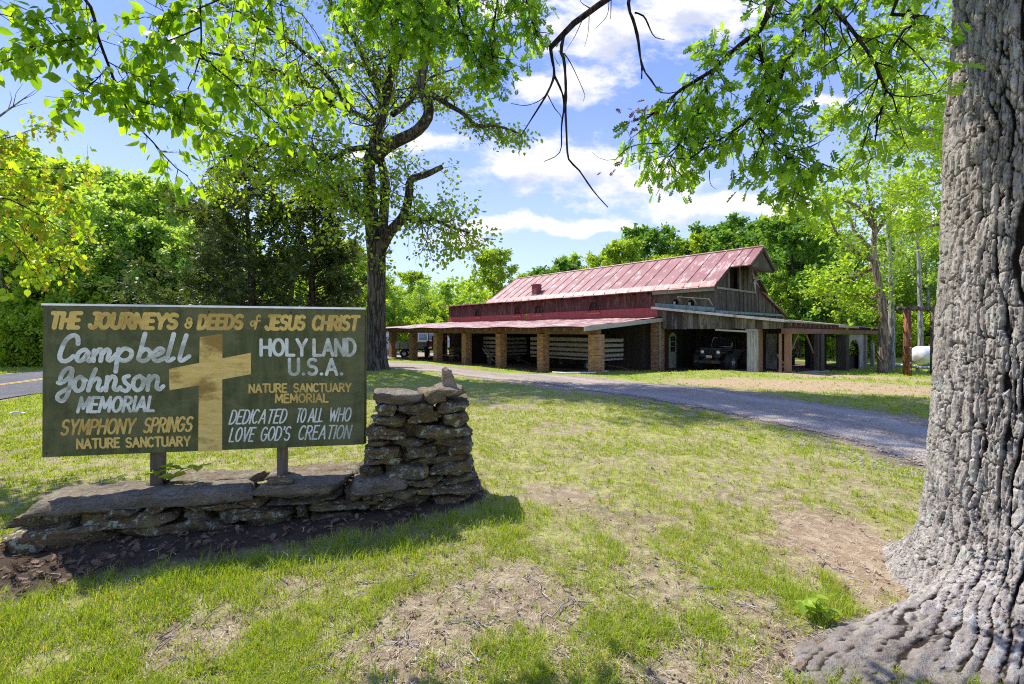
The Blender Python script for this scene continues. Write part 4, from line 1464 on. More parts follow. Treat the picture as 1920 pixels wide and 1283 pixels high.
# ------------------------------------------------------------------ dry stone wall
def stone_np(c, size, seed, ang=0.0, tiltv=0.0, amp=0.16, n=(20, 10, 11), taper=0.0, point=0.0):
    """a rough ledge stone: a rounded box broken up by noise. c, size in wall coordinates (along, depth, up)"""
    rng = np.random.default_rng(seed)
    pts, faces = [], []
    idx = {}

    def vid(i, j, k):
        if (i, j, k) not in idx:
            idx[(i, j, k)] = len(pts)
            pts.append((2 * i / n[0] - 1, 2 * j / n[1] - 1, 2 * k / n[2] - 1))
        return idx[(i, j, k)]
    for i in range(n[0]):
        for j in range(n[1]):
            faces.append([vid(i, j, 0), vid(i, j + 1, 0), vid(i + 1, j + 1, 0), vid(i + 1, j, 0)])
            faces.append([vid(i, j, n[2]), vid(i + 1, j, n[2]), vid(i + 1, j + 1, n[2]), vid(i, j + 1, n[2])])
        for k in range(n[2]):
            faces.append([vid(i, 0, k), vid(i + 1, 0, k), vid(i + 1, 0, k + 1), vid(i, 0, k + 1)])
            faces.append([vid(i, n[1], k), vid(i, n[1], k + 1), vid(i + 1, n[1], k + 1), vid(i + 1, n[1], k)])
    for j in range(n[1]):
        for k in range(n[2]):
            faces.append([vid(0, j, k), vid(0, j, k + 1), vid(0, j + 1, k + 1), vid(0, j + 1, k)])
            faces.append([vid(n[0], j, k), vid(n[0], j + 1, k), vid(n[0], j + 1, k + 1), vid(n[0], j, k + 1)])
    p = np.array(pts)
    s = np.array(size) / 2
    q = p.copy()
    pn_ = (np.abs(p) ** 16).sum(1) ** (1 / 16)
    q = p / pn_[:, None]
    q[:, 0] *= 1 - taper * 0.5 * (q[:, 2] + 1)
    # chipped faces: random planes cut the edges and corners
    for _ in range(13):
        nn_ = rng.normal(size=3) * np.array([1.0, 1.0, .75])
        nn_ /= np.linalg.norm(nn_)
        lim = np.abs(nn_).sum() * rng.uniform(.60, .88)
        q = q - np.maximum(q @ nn_ - lim, 0)[:, None] * nn_[None, :]
    # broken ends: skew of the outline
    sk = rng.normal(0, 0.13, 6)
    q[:, 0] += sk[0] * q[:, 2] * min(1, s[2] / s[0] * 3) + sk[1] * q[:, 1] * 0.6
    q[:, 2] += sk[2] * q[:, 0] * 0.9 + sk[3] * q[:, 1] * 0.6
    q[:, 1] += sk[4] * q[:, 0] * 0.5
    if point:
        t = (q[:, 2] + 1) / 2
        q[:, 0] *= 1 - point * t
        q[:, 1] *= 1 - point * t
    w = q * s
    o = rng.uniform(0, 50, 3)
    f = 5.0
    for ax in range(3):
        d = (fbm(w[:, 0] * f + o[0] + ax * 9, w[:, 1] * f + o[1], w[:, 2] * f * 2.2 + o[2], seed, 3) - 0.5)
        d2 = (fbm(w[:, 0] * 16 + o[1], w[:, 1] * 16 + o[2] + ax * 5, w[:, 2] * 40 + o[0], seed + 3, 3) - 0.5)
        w[:, ax] += (d * 2 * amp * min(s[ax] * 1.4, 0.09) * 2.0 + d2 * 0.030)
    # slaty ledges: thin layers step in and out around the stone
    zl = w[:, 2] + .010 * (fbm(w[:, 0] * 6 + o[0], w[:, 1] * 6, 0, seed + 5, 2) - .5)
    lay = np.floor((zl + 5) / .019).astype(np.int64)
    stp = (_h(lay, lay * 0 + seed, lay * 0, 7) - .62) * .038 * min(1.0, s[0] / .2)
    w[:, 0] += np.sign(q[:, 0]) * stp * np.abs(q[:, 0]) ** 6
    w[:, 1] += np.sign(q[:, 1]) * stp * np.abs(q[:, 1]) ** 6
    ca, sa = math.cos(ang), math.sin(ang)
    ct, st_ = math.cos(tiltv), math.sin(tiltv)
    x, y, z = w[:, 0], w[:, 1], w[:, 2]
    x, z = x * ct - z * st_, x * st_ + z * ct
    x, y = x * ca - y * sa, x * sa + y * ca
    V = np.stack([x + c[0], y + c[1], z + c[2]], -1)
    return V, np.array(faces), np.full(len(V), rng.random())


def stones_mesh(name, lst, mat, parent):
    Vs, Fs, rs, off = [], [], [], 0
    for V, F, r in lst:
        Vs.append(V)
        Fs.append(F + off)
        rs.append(r)
        off += len(V)
    me = np_mesh(name, np.concatenate(Vs), [np.concatenate(Fs)], False, {'rnd': np.concatenate(rs)})
    return link(name, me, mat, parent)


wz = -0.08
wall = thing('stone_wall', 'low dry stacked stone wall with a taller tapering pier at its right end', 'stone wall', (W0[0], W0[1], wz), math.atan2(WD[1], WD[0]))
rs = random.Random(11)


def course(z0, h, s0, s1, d0, d1, nlen, seed, cuts=None):
    out = []
    L = s1 - s0
    if cuts is None:
        m = max(1, round(L / nlen))
        cuts = [0.0]
        for i in range(1, m):
            cuts.append(i / m + rs.uniform(-.25, .25) / m)
        cuts.append(1.0)
    for i in range(len(cuts) - 1):
        a, b = s0 + L * cuts[i], s0 + L * cuts[i + 1]
        hh = h * rs.uniform(0.86, 1.04)
        pr = rs.uniform(-0.025, 0.035)
        out.append(stone_np(((a + b) / 2, (d0 + d1) / 2 - pr, z0 + h / 2 + rs.uniform(-.006, .006)), ((b - a) * rs.uniform(.94, .99), d1 - d0, hh), seed + i * 7, rs.uniform(-.04, .04), rs.uniform(-.03, .03)))
    return out


# z here is above the wall's own base (wz)
low = []
low += course(0.01, 0.15, 0.62, 3.45, 0.00, 0.55, .62, 100, [0, .34, .50, .66, .82, 1])
low += course(0.15, 0.085, 0.30, 3.0, 0.00, 0.55, .5, 140, [0, .05, .30, .38, .62, .66, .84, 1])
low += course(0.235, 0.075, 0.55, 3.0, 0.0, 0.55, .4, 180, [0, .12, .22, .42, .5, .74, .82, .9, 1])
low.append(stone_np((0.33, 0.26, 0.10), (0.78, 0.6, 0.17), 221, 0.05, -0.02))
low.append(stone_np((0.28, 0.30, 0.22), (0.74, 0.5, 0.10), 223, 0.03, 0.03))
low.append(stone_np((1.7, 0.42, 0.14), (3.0, 0.28, 0.26), 225, 0, 0, 0.05, (20, 5, 4)))
stones_mesh('base_courses', low, M['stone'], wall)
# cap slabs
caps = [((0.42, 0.24, 0.325), (0.98, 0.60, 0.085), 301, 0.06, 0.01), ((1.13, 0.13, 0.345), (1.05, 0.40, 0.115), 302, 0.03, 0.02), ((1.2, 0.50, 0.36), (1.0, 0.34, 0.07), 305, -0.04, 0.0),
        ((2.02, 0.16, 0.365), (0.84, 0.40, 0.10), 303, -0.02, 0.0), ((2.05, 0.52, 0.37), (0.8, 0.32, 0.075), 306, 0.05, 0.01), ((2.66, 0.12, 0.365), (0.50, 0.36, 0.115), 304, 0.02, -0.02),
        ((2.75, 0.46, 0.37), (0.62, 0.36, 0.08), 307, -0.03, 0.0)]
for c, s, sd, a, tl in caps:
    stones_mesh('cap_slab', [stone_np(c, s, sd, a, tl, 0.11, (22, 12, 4))], M['stone_cap'], wall)
# pier: tapering courses
pier = []
zb, k = 0.0, 0
hs = [.125, .085, .10, .07, .11, .065, .095, .075, .105, .10, .105]
for h in hs:
    t = zb / 1.02
    s0 = 2.38 + t * 0.20 + (0.03 if zb > .30 else 0) + rs.uniform(-.03, .03)
    if zb < 0.32:
        s0 = 2.5
    s1 = 3.52 - t * 0.13 + rs.uniform(-.03, .025)
    opts = [[0, .45, 1], [0, .36, .7, 1], [0, .60, 1], [0, .22, .62, 1], [0, .52, 1], [0, .38, 1]]
    pier += course(wz * 0 + zb + 0.02, h, s0, s1, 0.01 + 0.02 * t, 0.62 - 0.05 * t, .4, 400 + k * 31, opts[(k * 2 + 1) % 6])
    zb += h * 0.985
    k += 1
pier.append(stone_np((2.98, 0.36, 0.48), (0.72, 0.30, 0.92), 777, 0, 0, 0.03, (6, 5, 6)))
stones_mesh('pier_courses', pier, M['stone'], wall)
ptop = zb + 0.02
for c, s, sd, a, tl in (((2.80, 0.28, ptop + 0.035), (0.46, 0.52, 0.10), 503, 0.05, -0.06), ((3.10, 0.24, ptop + 0.05), (0.19, 0.40, 0.12), 502, 0.1, 0.1), ((3.03, 0.34, ptop + 0.01), (0.2, 0.4, 0.05), 509, 0.1, 0.1)):
    stones_mesh('top_stone', [stone_np(c, s, sd, a, tl, 0.16, (14, 10, 5))], M['stone_cap'], wall)


def wall_pt(s, t, z):
    return Vector((W0[0] + WD[0] * s + WN[0] * t, W0[1] + WD[1] * s + WN[1] * t, wz + z))


def loose(name, label, cat, s, t, z, size, seed, ang, mat, point=0.0, tl=0.0, group=None, amp=.16, n=(12, 10, 6)):
    V, F, r = stone_np((0, 0, size[2] / 2), size, seed, ang, tl, amp, n, 0, point)
    o = link(name, np_mesh(name, V, [F], True, {'rnd': r}), mat)
    o.location = wall_pt(s, t, z)
    return tag(o, label, cat, group)


loose('flat_stone', 'flat slab lying across the right corner of the pier top, under the small pointed stone', 'stone', 3.245, 0.26, ptop + 0.055, (0.30, 0.44, 0.075), 504, 0.06, M['stone_cap'])
loose('pointed_stone', 'small pinkish pointed stone standing upright on the slab at the pier top', 'stone', 3.255, 0.20, ptop + 0.118, (0.15, 0.12, 0.165), 511, 0.3, M['stone_loose'], 0.55, 0.1, None, .28)
loose('stone_chip', 'small flat stone chip lying loose on the wall cap beside the right sign post', 'stone', 1.86, 0.06, 0.41, (0.20, 0.10, 0.045), 521, 0.15, M['stone_cap'], 0, 0.03)
p = PG(718, 988)
s_, t_ = wall_st(p.x, p.y)
loose('pale_pebble', 'pale pebble on the soil at the foot of the stone pier, right of its twin', 'stone', float(s_), -float(t_), p.z - wz, (0.06, 0.05, 0.035), 531, 0.4, M['stone_pale'], 0.2)
p = PG(703, 991)
s_, t_ = wall_st(p.x, p.y)
loose('pale_pebble', 'smaller pale pebble on the soil by the pier foot, left of a larger one', 'stone', float(s_), -float(t_), p.z - wz, (0.05, 0.04, 0.022), 533, 0.1, M['stone_pale'], 0.2)


# small plants
def sprig(name, label, cat, root, stems, leafsize, seed, mat, droop=0.3, nleaf=5, tmpl=None):
    t = thing(name, label, cat, root)
    rng = np.random.default_rng(seed)
    mb = MB()
    pos, al, nr = [], [], []
    for (dx, dy, dz, lean) in stems:
        tip = Vector((dx, dy, dz))
        mid = tip * 0.55 + Vector((0, 0, dz * 0.12))
        mb.tube([(0, 0, -0.01), mid, tip], [0.004, 0.003, 0.0015], 5)
        for j in range(nleaf):
            a = 2 * math.pi * j / nleaf + rng.uniform(-.3, .3)
            f = 1.0 if tmpl is None else 0.45 + 0.55 * (j + 1) / nleaf
            q = tip * f
            pos.append(q)
            d = Vector((math.cos(a), math.sin(a), rng.uniform(-droop, 0.25)))
            al.append(d)
            nr.append(Vector((0, 0, 1)) + 0.3 * Vector(rng.normal(size=3)))
    mb.build('stem', M['bark_twig'] if tmpl is None else M['leaf_forest'], t, True)
    L = leaf_arrays(np.array(pos), np.array(al), np.array(nr, float), leafsize * rng.uniform(.75, 1.15, len(pos)), T_OVAL, rng)
    link('foliage', leaf_mesh('foliage', [L]), mat, t)
    return t


q = wall_pt(0.86, 0.36, 0.385)
sprig('creeper_plant', 'green creeper sprig with five part leaves growing on the wall at the left sign post', 'plant', q,
      [(0.02, -0.08, 0.12, 0), (0.12, -0.08, 0.16, 0), (0.22, -0.05, 0.14, 0), (0.17, -.10, .08, 0), (0.32, -0.04, 0.15, 0)], 0.10, 5, M['leaf_forest'])
q = PG(678, 976)
sprig('weed_seedling', 'tiny bright green seedling at the foot of the stone pier', 'plant', q, [(0.01, 0, 0.05, 0), (-.02, 0.01, .03, 0)], 0.04, 8, M['leaf_forest'])
q = PG(1530, 1165)
sprig('oak_seedling', 'small leafy green seedling in the dark grass tuft beside the big oak root', 'plant', q,
      [(0, 0, 0.14, 0), (-.06, 0.02, 0.10, 0), (0.05, -.02, 0.08, 0)], 0.075, 9, M['leaf_forest'], 0.5, 6, T_OVAL)
q = PG(35, 778)
V, F, r = stone_np((0, 0, 0.03), (0.22, 0.13, 0.08), 91, 0.2, 0.05, 0.3)
o = link('paper_scrap', np_mesh('paper_scrap', V, [F], False, {'rnd': r}), M['paper'])
o.location = q
tag(o, 'crumpled white scrap lying in the grass left of the sign', 'litter')
# ------------------------------------------------------------------ barn
barn = thing('barn', 'long weathered barn with faded red metal roof, brick post porch and grey open shed', 'barn', (BX, BY, BZ), BA)
# local frame: x = u (across the front), y = v (along the length), z above the barn base


def bpart(name, mb, mat, parent=barn, bevel=0.0, smooth=False):
    return mb.build(name, mat, parent, smooth, bevel)


UW = 5.7           # long side wall
RU, RZ = 8.78, 7.1  # ridge
EZ = 4.84          # eave height
VG = -3.5          # front gable
VR = 16.6          # far end of the gabled roof

# --- long red wall with arched windows
WINS = [(4.8, 0.95, 3.64, 4.42), (10.3, 0.80, 3.64, 4.42), (12.75, 0.80, 3.62, 4.40), (18.3, 0.80, 3.60, 4.38)]


def arched_wall(name, y0, y1, z0, z1, wins, x, thick, mat, parent=barn):
    """a wall in the plane x, with arched holes (yc, width, sill, crown)"""
    mb = MB()
    cur = y0
    for (yc, w, zs, zt) in sorted(wins):
        a, b = yc - w / 2, yc + w / 2
        mb.box(x, x + thick, cur, a, z0, z1)
        mb.box(x, x + thick, a, b, z0, zs)
        n = 10
        spring = zt - w * 0.5
        for i in range(n):
            t0, t1 = math.pi * (1 - i / n), math.pi * (1 - (i + 1) / n)
            ya, yb = yc + w / 2 * math.cos(t0), yc + w / 2 * math.cos(t1)
            za, zb_ = spring + w / 2 * math.sin(t0), spring + w / 2 * math.sin(t1)
            mb.hexa([(x, ya, za), (x + thick, ya, za), (x, yb, zb_), (x + thick, yb, zb_), (x, ya, z1), (x + thick, ya, z1), (x, yb, z1), (x + thick, yb, z1)])
        cur = b
    mb.box(x, x + thick, cur, y1, z0, z1)
    return mb.build(name, mat, parent)


arched_wall('side_wall', 0.0, 23.1, 3.70, 4.76, WINS, UW, 0.08, M['red_boards'])
for (yc, w, zs, zt) in WINS:
    fr = MB()
    spring = zt - w / 2
    pts = [(UW - .015, yc - w / 2, zs), (UW - .015, yc - w / 2, spring)] + [(UW - .015, yc + w / 2 * math.cos(math.pi * (1 - i / 10)), spring + w / 2 * math.sin(math.pi * i / 10)) for i in range(1, 10)] + [(UW - .015, yc + w / 2, spring), (UW - .015, yc + w / 2, zs)]
    for a, b in zip(pts[:-1], pts[1:]):
        fr.bar(a, b, .07, .07, (1, 0, 0))
    fr.bar((UW + .03, yc, zs), (UW + .03, yc, zt - .04), .035)
    fr.bar((UW + .03, yc - w / 2, spring - .02), (UW + .03, yc + w / 2, spring - .02), .035)
    f = bpart('window', fr, M['frame_red'])
    pm = MB().box(UW + .06, UW + .07, yc - w / 2 - .02, yc + w / 2 + .02, zs - .02, zt + .02)
    pm.build('pane', M['pane'], f)
    sm = MB().box(UW - .10, UW + .02, yc - w / 2 - .08, yc + w / 2 + .08, zs - .13, zs - .01)
    sm.build('sill', M['sill_orange'], f, bevel=.01)
# red flashing band under the windows: two lengths
mb = MB().hexa([(UW - .03, -.05, 3.20), (UW + .0, -.05, 3.20), (UW - .03, 11.62, 3.16), (UW, 11.62, 3.16), (UW - .03, -.05, 3.79), (UW, -.05, 3.79), (UW - .03, 11.62, 3.75), (UW, 11.62, 3.75)])
bpart('flashing_band', mb, M['red_band'])
mb = MB().hexa([(UW - .03, 11.70, 3.15), (UW + .0, 11.70, 3.15), (UW - .03, 23.1, 3.10), (UW, 23.1, 3.10), (UW - .03, 11.70, 3.73), (UW, 11.70, 3.73), (UW - .03, 23.1, 3.70), (UW, 23.1, 3.70)])
bpart('flashing_band', mb, M['red_band'])
# rear part with low roof
mb = MB().box(UW + .1, 11.8, 23.02, 23.1, 0, 4.74)
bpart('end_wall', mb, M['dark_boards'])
mb = MB().hexa([(UW - .38, 15.9, 4.76), (11.9, 15.9, 5.05), (UW - .38, 23.5, 4.74), (11.9, 23.5, 5.0), (UW - .38, 15.9, 4.86), (11.9, 15.9, 5.15), (UW - .38, 23.5, 4.84), (11.9, 23.5, 5.1)])
bpart('low_roof', mb, M['porch_roof'])

# --- main roof
rm = MB()
es, rg = (UW - .42, EZ - .08), (RU, RZ)
sl = Vector((rg[0] - es[0], 0, rg[1] - es[1]))
HOODV = VG - 1.36


def roofplane(u0, z0, u1, z1, va, vb, th=.05):
    return [(u0, va, z0), (u1, va, z1), (u0, vb, z0), (u1, vb, z1), (u0, va, z0 + th), (u1, va, z1 + th), (u0, vb, z0 + th), (u1, vb, z1 + th)]


t_h = 0.50                                              # where the hood starts up the slope
hu, hz = es[0] + sl.x * t_h, es[1] + sl.z * t_h
rm.hexa(roofplane(es[0], es[1], hu, hz, VG - .22, VR))
rm.hexa(roofplane(hu, hz + .0005, rg[0], rg[1], HOODV, VR))
ru, rz_ = 2 * RU - es[0], es[1]
hu2 = 2 * RU - hu
rm.hexa([(rg[0] + .001, HOODV, rg[1]), (hu2, HOODV, hz), (rg[0] + .001, VR, rg[1]), (hu2, VR, hz), (rg[0] + .001, HOODV, rg[1] + .05), (hu2, HOODV, hz + .05), (rg[0] + .001, VR, rg[1] + .05), (hu2, VR, hz + .05)])
rm.hexa([(hu2, VG - .22, hz), (ru, VG - .22, rz_), (hu2, VR, hz), (ru, VR, rz_), (hu2, VG - .22, hz + .05), (ru, VG - .22, rz_ + .05), (hu2, VR, hz + .05), (ru, VR, rz_ + .05)])
roof = bpart('main_roof', rm, M['red_roof'])
sm = MB()
nv = Vector((-sl.z, 0, sl.x)).normalized()
v = VG - .22
k = 0
while v < VR:
    a = Vector((es[0], v, es[1] + .05)) + nv * .012
    b = Vector((rg[0], v, rg[1] + .05)) + nv * .012
    sm.bar(a, b, .03, .045, tuple(nv))
    v += 0.92
for v in (HOODV + .02, HOODV + .55):
    a = Vector((hu, v, hz + .05)) + nv * .012
    b = Vector((rg[0], v, rg[1] + .05)) + nv * .012
    sm.bar(a, b, .03, .045, tuple(nv))
sm.build('seam', M['red_roof'], roof)
cp = MB().tube([(RU, HOODV - .01, RZ + .06), (RU, VR + .01, RZ + .06)], .07, 8)
cp.build('ridge_cap', M['red_roof'], roof)
# folded lip along the eave
lp = MB()
v = VG - .22
while v < VR - .3:
    b_ = min(v + .9, VR)
    o_ = .012 * ((int(v * 7)) % 3)
    lp.hexa([(es[0] - .02, v, es[1] - .03 - o_), (es[0] + .30, v, es[1] + .325), (es[0] - .02, b_, es[1] - .03 - o_), (es[0] + .30, b_, es[1] + .325),
             (es[0] - .035, v, es[1] + .02 - o_), (es[0] + .285, v, es[1] + .345), (es[0] - .035, b_, es[1] + .02 - o_), (es[0] + .285, b_, es[1] + .345)])
    v += .92
lp.build('eave_lip', M['red_roof'], roof)
# eave boards and rafter tails
mb = MB().box(es[0] + .05, es[0] + .09, VG - .15, .1, EZ - .30, EZ - .11)
bpart('eave_board', mb, M['grey_plank'])
for i in range(22):
    v = 0.5 + i * 1.03
    mb = MB().box(UW - .38, UW + .02, v, v + .09, EZ - .24, EZ - .12)
    bpart('rafter', mb, M['frame_red'])
# --- grey side wall near the front, with two small arches
arched_wall('grey_side_wall', VG, 0.0, 2.5, 4.80, [(-1.18, .42, 3.80, 4.22), (-2.13, .42, 3.72, 4.14)], UW + .01, 0.08, M['grey_boards_side'])
for yc, zs in ((-1.18, 3.80), (-2.13, 3.72)):
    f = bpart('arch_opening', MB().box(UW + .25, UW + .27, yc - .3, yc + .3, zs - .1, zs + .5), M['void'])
    MB().box(UW + .10, UW + .11, yc + .04, yc + .2, zs, zs + .3).build('pane', M['pale_pane'], f)
# perch rail on brackets
pr = MB().bar((UW - .42, -1.55, 4.33), (UW - .42, -3.45, 4.10), .035, .035)
for v, z in ((-1.6, 4.32), (-2.5, 4.22), (-3.4, 4.11)):
    pr.bar((UW - .44, v, z - .01), (UW + .02, v, z - .36), .05, .05)
bpart('perch_rail', pr, M['grey_plank'])
# --- front gable
gm = MB()
th = .08
prof = [(UW + .01, 2.5), (15.6, 2.5), (15.6, 3.42), (11.95, EZ - .05), (ru - .35, EZ + .16), (RU, RZ - .04), (UW + .09, EZ + .16)]
LO = (UW + 1.62, UW + 3.0, 4.80, 6.05)                  # loft opening u0,u1,z0,z1


def gz_top(u):
    xs = [p_[0] for p_ in (prof[6], prof[5], prof[4], prof[3], prof[2])]
    zs_ = [p_[1] for p_ in (prof[6], prof[5], prof[4], prof[3], prof[2])]
    return float(np.interp(u, xs, zs_))


def gslab(u0, u1, z0, z1=None):
    a, b = (gz_top(u0), gz_top(u1)) if z1 is None else (z1, z1)
    gm.hexa([(u0, VG, z0), (u1, VG, z0), (u0, VG + th, z0), (u1, VG + th, z0), (u0, VG, a), (u1, VG, b), (u0, VG + th, a), (u1, VG + th, b)])


us = [UW + .01, LO[0], LO[1], RU, ru - .35, 11.95, 15.6]
gslab(UW + .095, LO[0], 2.5)
gslab(LO[0], LO[1], 2.5, LO[2])
gm.hexa([(LO[0], VG, LO[3]), (LO[1], VG, LO[3]), (LO[0], VG + th, LO[3]), (LO[1], VG + th, LO[3]), (LO[0], VG, gz_top(LO[0])), (LO[1], VG, gz_top(LO[1])), (LO[0], VG + th, gz_top(LO[0])), (LO[1], VG + th, gz_top(LO[1]))]) if gz_top(LO[0]) > LO[3] else None
for a, b in ((LO[1], RU), (RU, ru - .35), (ru - .35, 11.95), (11.95, 15.6)):
    gslab(a, b, 2.5)
gable = bpart('front_gable', gm, M['grey_boards_front'])
bt = MB()
u = UW + .35
while u < 15.5:
    lo_ = 2.52
    hi_ = gz_top(u) - .04
    if LO[0] - .05 < u < LO[1] + .05:
        hi_ = LO[2] - .12
    bt.box(u - .035, u + .035, VG - .025, VG - .001, lo_, hi_)
    u += .55
bt.build('batten', M['grey_boards_front'], gable)
tr = MB().bar((UW + .15, VG - .05, LO[2] - .06), (RU + 2.2, VG - .05, LO[2] - .06), .05, .11)
tr.bar((LO[0] - .03, VG - .05, LO[2]), (LO[0] - .03, VG - .05, 6.0), .07, .05)
tr.bar((LO[1] + .04, VG - .05, LO[2]), (LO[1] + .04, VG - .05, 6.2), .07, .05)
tr.build('trim', M['grey_plank'], gable)
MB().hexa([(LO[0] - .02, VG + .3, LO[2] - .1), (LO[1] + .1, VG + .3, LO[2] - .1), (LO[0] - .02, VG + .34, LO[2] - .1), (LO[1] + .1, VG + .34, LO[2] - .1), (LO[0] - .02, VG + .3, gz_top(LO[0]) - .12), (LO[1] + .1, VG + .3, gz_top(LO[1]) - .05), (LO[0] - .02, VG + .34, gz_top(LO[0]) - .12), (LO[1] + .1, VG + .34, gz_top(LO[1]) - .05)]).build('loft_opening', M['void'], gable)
# rake boards
rk = MB()
rk.bar((es[0] + .02, VG - .24, es[1] - .03), (hu, VG - .24, hz - .03), .04, .14)
bpart('rake_board', rk, M['col_dark'])
rk = MB().bar((hu2, VG - .24, hz - .03), (ru, VG - .24, rz_ - .03), .04, .14)
rk.bar((11.8, VG - .10, EZ - .02), (15.9, VG - .10, 3.32), .05, .12)
bpart('rake_board', rk, M['col_dark'])
mb = MB().hexa([(11.75, VG - .2, EZ - .06), (15.9, VG - .2, 3.36), (11.75, VR, EZ - .06), (15.9, VR, 3.36), (11.75, VG - .2, EZ), (15.9, VG - .2, 3.42), (11.75, VR, EZ), (15.9, VR, 3.42)])
bpart('shed_roof', mb, M['porch_roof'])
# hay hood: boarded triangle, bottom beam
hm = MB()
hf = [(hu + .12, HOODV + .10, hz - .02), (RU, HOODV + .10, RZ - .12), (hu2 - .12, HOODV + .10, hz - .02)]
hm.prism(hf, (0, 1, 0), .05)
hood = bpart('hay_hood', hm, M['grey_boards_front'])
hb_ = MB()
for a, b in ((hf[0], hf[1]), (hf[1], hf[2])):
    hb_.bar((a[0], HOODV + .03, a[2] + .0), (b[0], HOODV + .03, b[2]), .05, .15)
hb_.bar((hu + .1, HOODV + .12, hz - .09), (hu2 - .1, HOODV + .12, hz - .09), .09, .12)
hb_.bar((RU + .25, HOODV + .7, hz + .1), (RU + .25, VG, hz + .1), .12, .14)
hb_.build('hood_frame', M['col_dark'], hood)
MB().box(RU + .16, RU + .34, HOODV + .70, HOODV + .86, hz - .75, hz + .4).build('drop_post', M['grey_plank'], hood)

# --- chimney behind the red wall
ch = MB().box(-.27, .27, -.27, .27, .42, 1.15).box(-.31, .31, -.31, .31, 1.15, 1.23).box(-.20, .20, -.20, .20, 1.23, 1.27)
c_o = bpart('chimney', ch, M['chim_red'])
c_o.location = (UW + .35, 10.9, 4.80)
MB().box(-.30, .30, -.30, .30, -.05, .42).build('chimney_base', M['chim_grey'], c_o)

# --- side porch
PE = -1.38
pm_ = MB()
pr_ = random.Random(4)
# the roof in overlapping lengths, rippled
m_u, m_v = 10, 60
grid = []
for i in range(m_u + 1):
    for j in range(m_v + 1):
        uu = PE + (UW - .0 - PE) * i / m_u
        vv = -.35 + 24.9 * j / m_v
        zz_ = 2.60 + (3.20 - 2.60) * i / m_u + pr_.uniform(-.025, .025) * (0.3 if i in (0, m_u) else 1) + .03 * math.sin(vv * 1.3 + i)
        grid.append((uu, vv, zz_))
W_ = m_v + 1
fs = [(i * W_ + j, (i + 1) * W_ + j, (i + 1) * W_ + j + 1, i * W_ + j + 1) for i in range(m_u) for j in range(m_v)]
nb_ = len(grid)
pm_.add(grid + [(a, b, c - .03) for a, b, c in grid], fs + [tuple(nb_ + q for q in reversed(f)) for f in fs])
bpart('porch_roof', pm_, M['porch_roof'])
for i in range(36):
    v = .35 + i * .68
    mb = MB().hexa([(PE + .06, v, 2.38), (UW, v, 2.98), (PE + .06, v + .09, 2.38), (UW, v + .09, 2.98), (PE + .06, v, 2.535), (UW, v, 3.10), (PE + .06, v + .09, 2.535), (UW, v + .09, 3.10)])
    bpart('porch_rafter', mb, M['beam'])
mb = MB().box(-.16, .16, -.2, 24.2, 2.20, 2.44)
bpart('porch_beam', mb, M['beam'], bevel=.015)
mb = MB().hexa([(PE - .05, -.44, 2.36), (6.35, -.44, 3.00), (PE - .05, -.38, 2.36), (6.35, -.38, 3.00), (PE - .05, -.44, 2.60), (6.35, -.44, 3.20), (PE - .05, -.38, 2.60), (6.35, -.38, 3.20)])
bpart('porch_rake', mb, M['rake_plank'])
for i in range(7):
    v = 3.94 * i
    jx = pr_.uniform(-.02, .02)
    w = .30 if i == 0 else .26
    zt = 2.195
    mb = MB().box(-w + jx, w + jx, v - w, v + w, -.6, zt)
    bpart('brick_post', mb, M['brick'], bevel=.008)
bpart('brick_post', MB().box(5.45, 6.03, -.30, .28, -.6, 2.92), M['brick'], bevel=.008)
bpart('brick_post', MB().box(5.1, 5.6, 23.2, 23.7, -.6, 2.85), M['brick'], bevel=.008)
mb = MB().bar((5.42, -.36, .2), (5.42, -.36, 2.9), .10, .05).bar((5.56, -.38, .3), (5.56, -.38, 1.6), .05, .05)
bpart('leaning_pole', mb, M['grey_plank'])
# inner wall of the porch
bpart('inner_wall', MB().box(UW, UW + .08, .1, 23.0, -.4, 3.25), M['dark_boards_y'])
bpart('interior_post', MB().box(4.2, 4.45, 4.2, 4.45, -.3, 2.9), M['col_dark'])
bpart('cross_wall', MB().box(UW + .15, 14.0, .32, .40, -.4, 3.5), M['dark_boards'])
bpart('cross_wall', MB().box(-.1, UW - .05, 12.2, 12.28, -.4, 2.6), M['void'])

# --- arched cream door in the cross wall
dm = MB()
du, dv, dw, dh = 7.95, .27, .85, 2.28
n = 10
poly = [(du - dw / 2, dv, .02), (du + dw / 2, dv, .02)] + [(du + dw / 2 * math.cos(math.pi * i / n), dv, dh - dw / 2 + dw / 2 * math.sin(math.pi * i / n)) for i in range(n + 1)]
dm.prism(poly, (0, 1, 0), .04)
door = bpart('door', dm, M['door_cream'])
dp = MB()
for c in range(2):
    for r_ in range(3):
        a = du - .28 + c * .29
        dp.box(a, a + .25, dv - .012, dv - .002, 1.05 + r_ * .34, 1.05 + r_ * .34 + .30)
dp.build('pane', M['pane'], door)
dx = MB().bar((du - .32, dv - .012, .12), (du + .32, dv - .012, .85), .10, .02, (0, 1, 0)).bar((du + .32, dv - .018, .12), (du - .32, dv - .018, .85), .10, .02, (0, 1, 0)).bar((du - .38, dv - .015, .95), (du + .38, dv - .015, .95), .10, .02, (0, 1, 0))
dx.build('brace', M['door_cream'], door)
MB().lathe([(0, -.06), (.03, -.05), (.03, -.02), (.012, 0)], (du + .33, dv, .98), 'Y', 12).build('handle', M['black_paint'], door)

# --- front shed
sh_roof = MB()
A_, B_, G0, G1 = (5.35, .02, 3.76), (5.35, -7.05, 2.88), (15.7, VG - .02, 3.30), (15.7, -7.4, 2.72)
GM_ = (5.69, .0, 3.76)


def slab(p, th=.06):
    return [(q[0], q[1], q[2]) for q in p] + [(q[0], q[1], q[2] + th) for q in p]


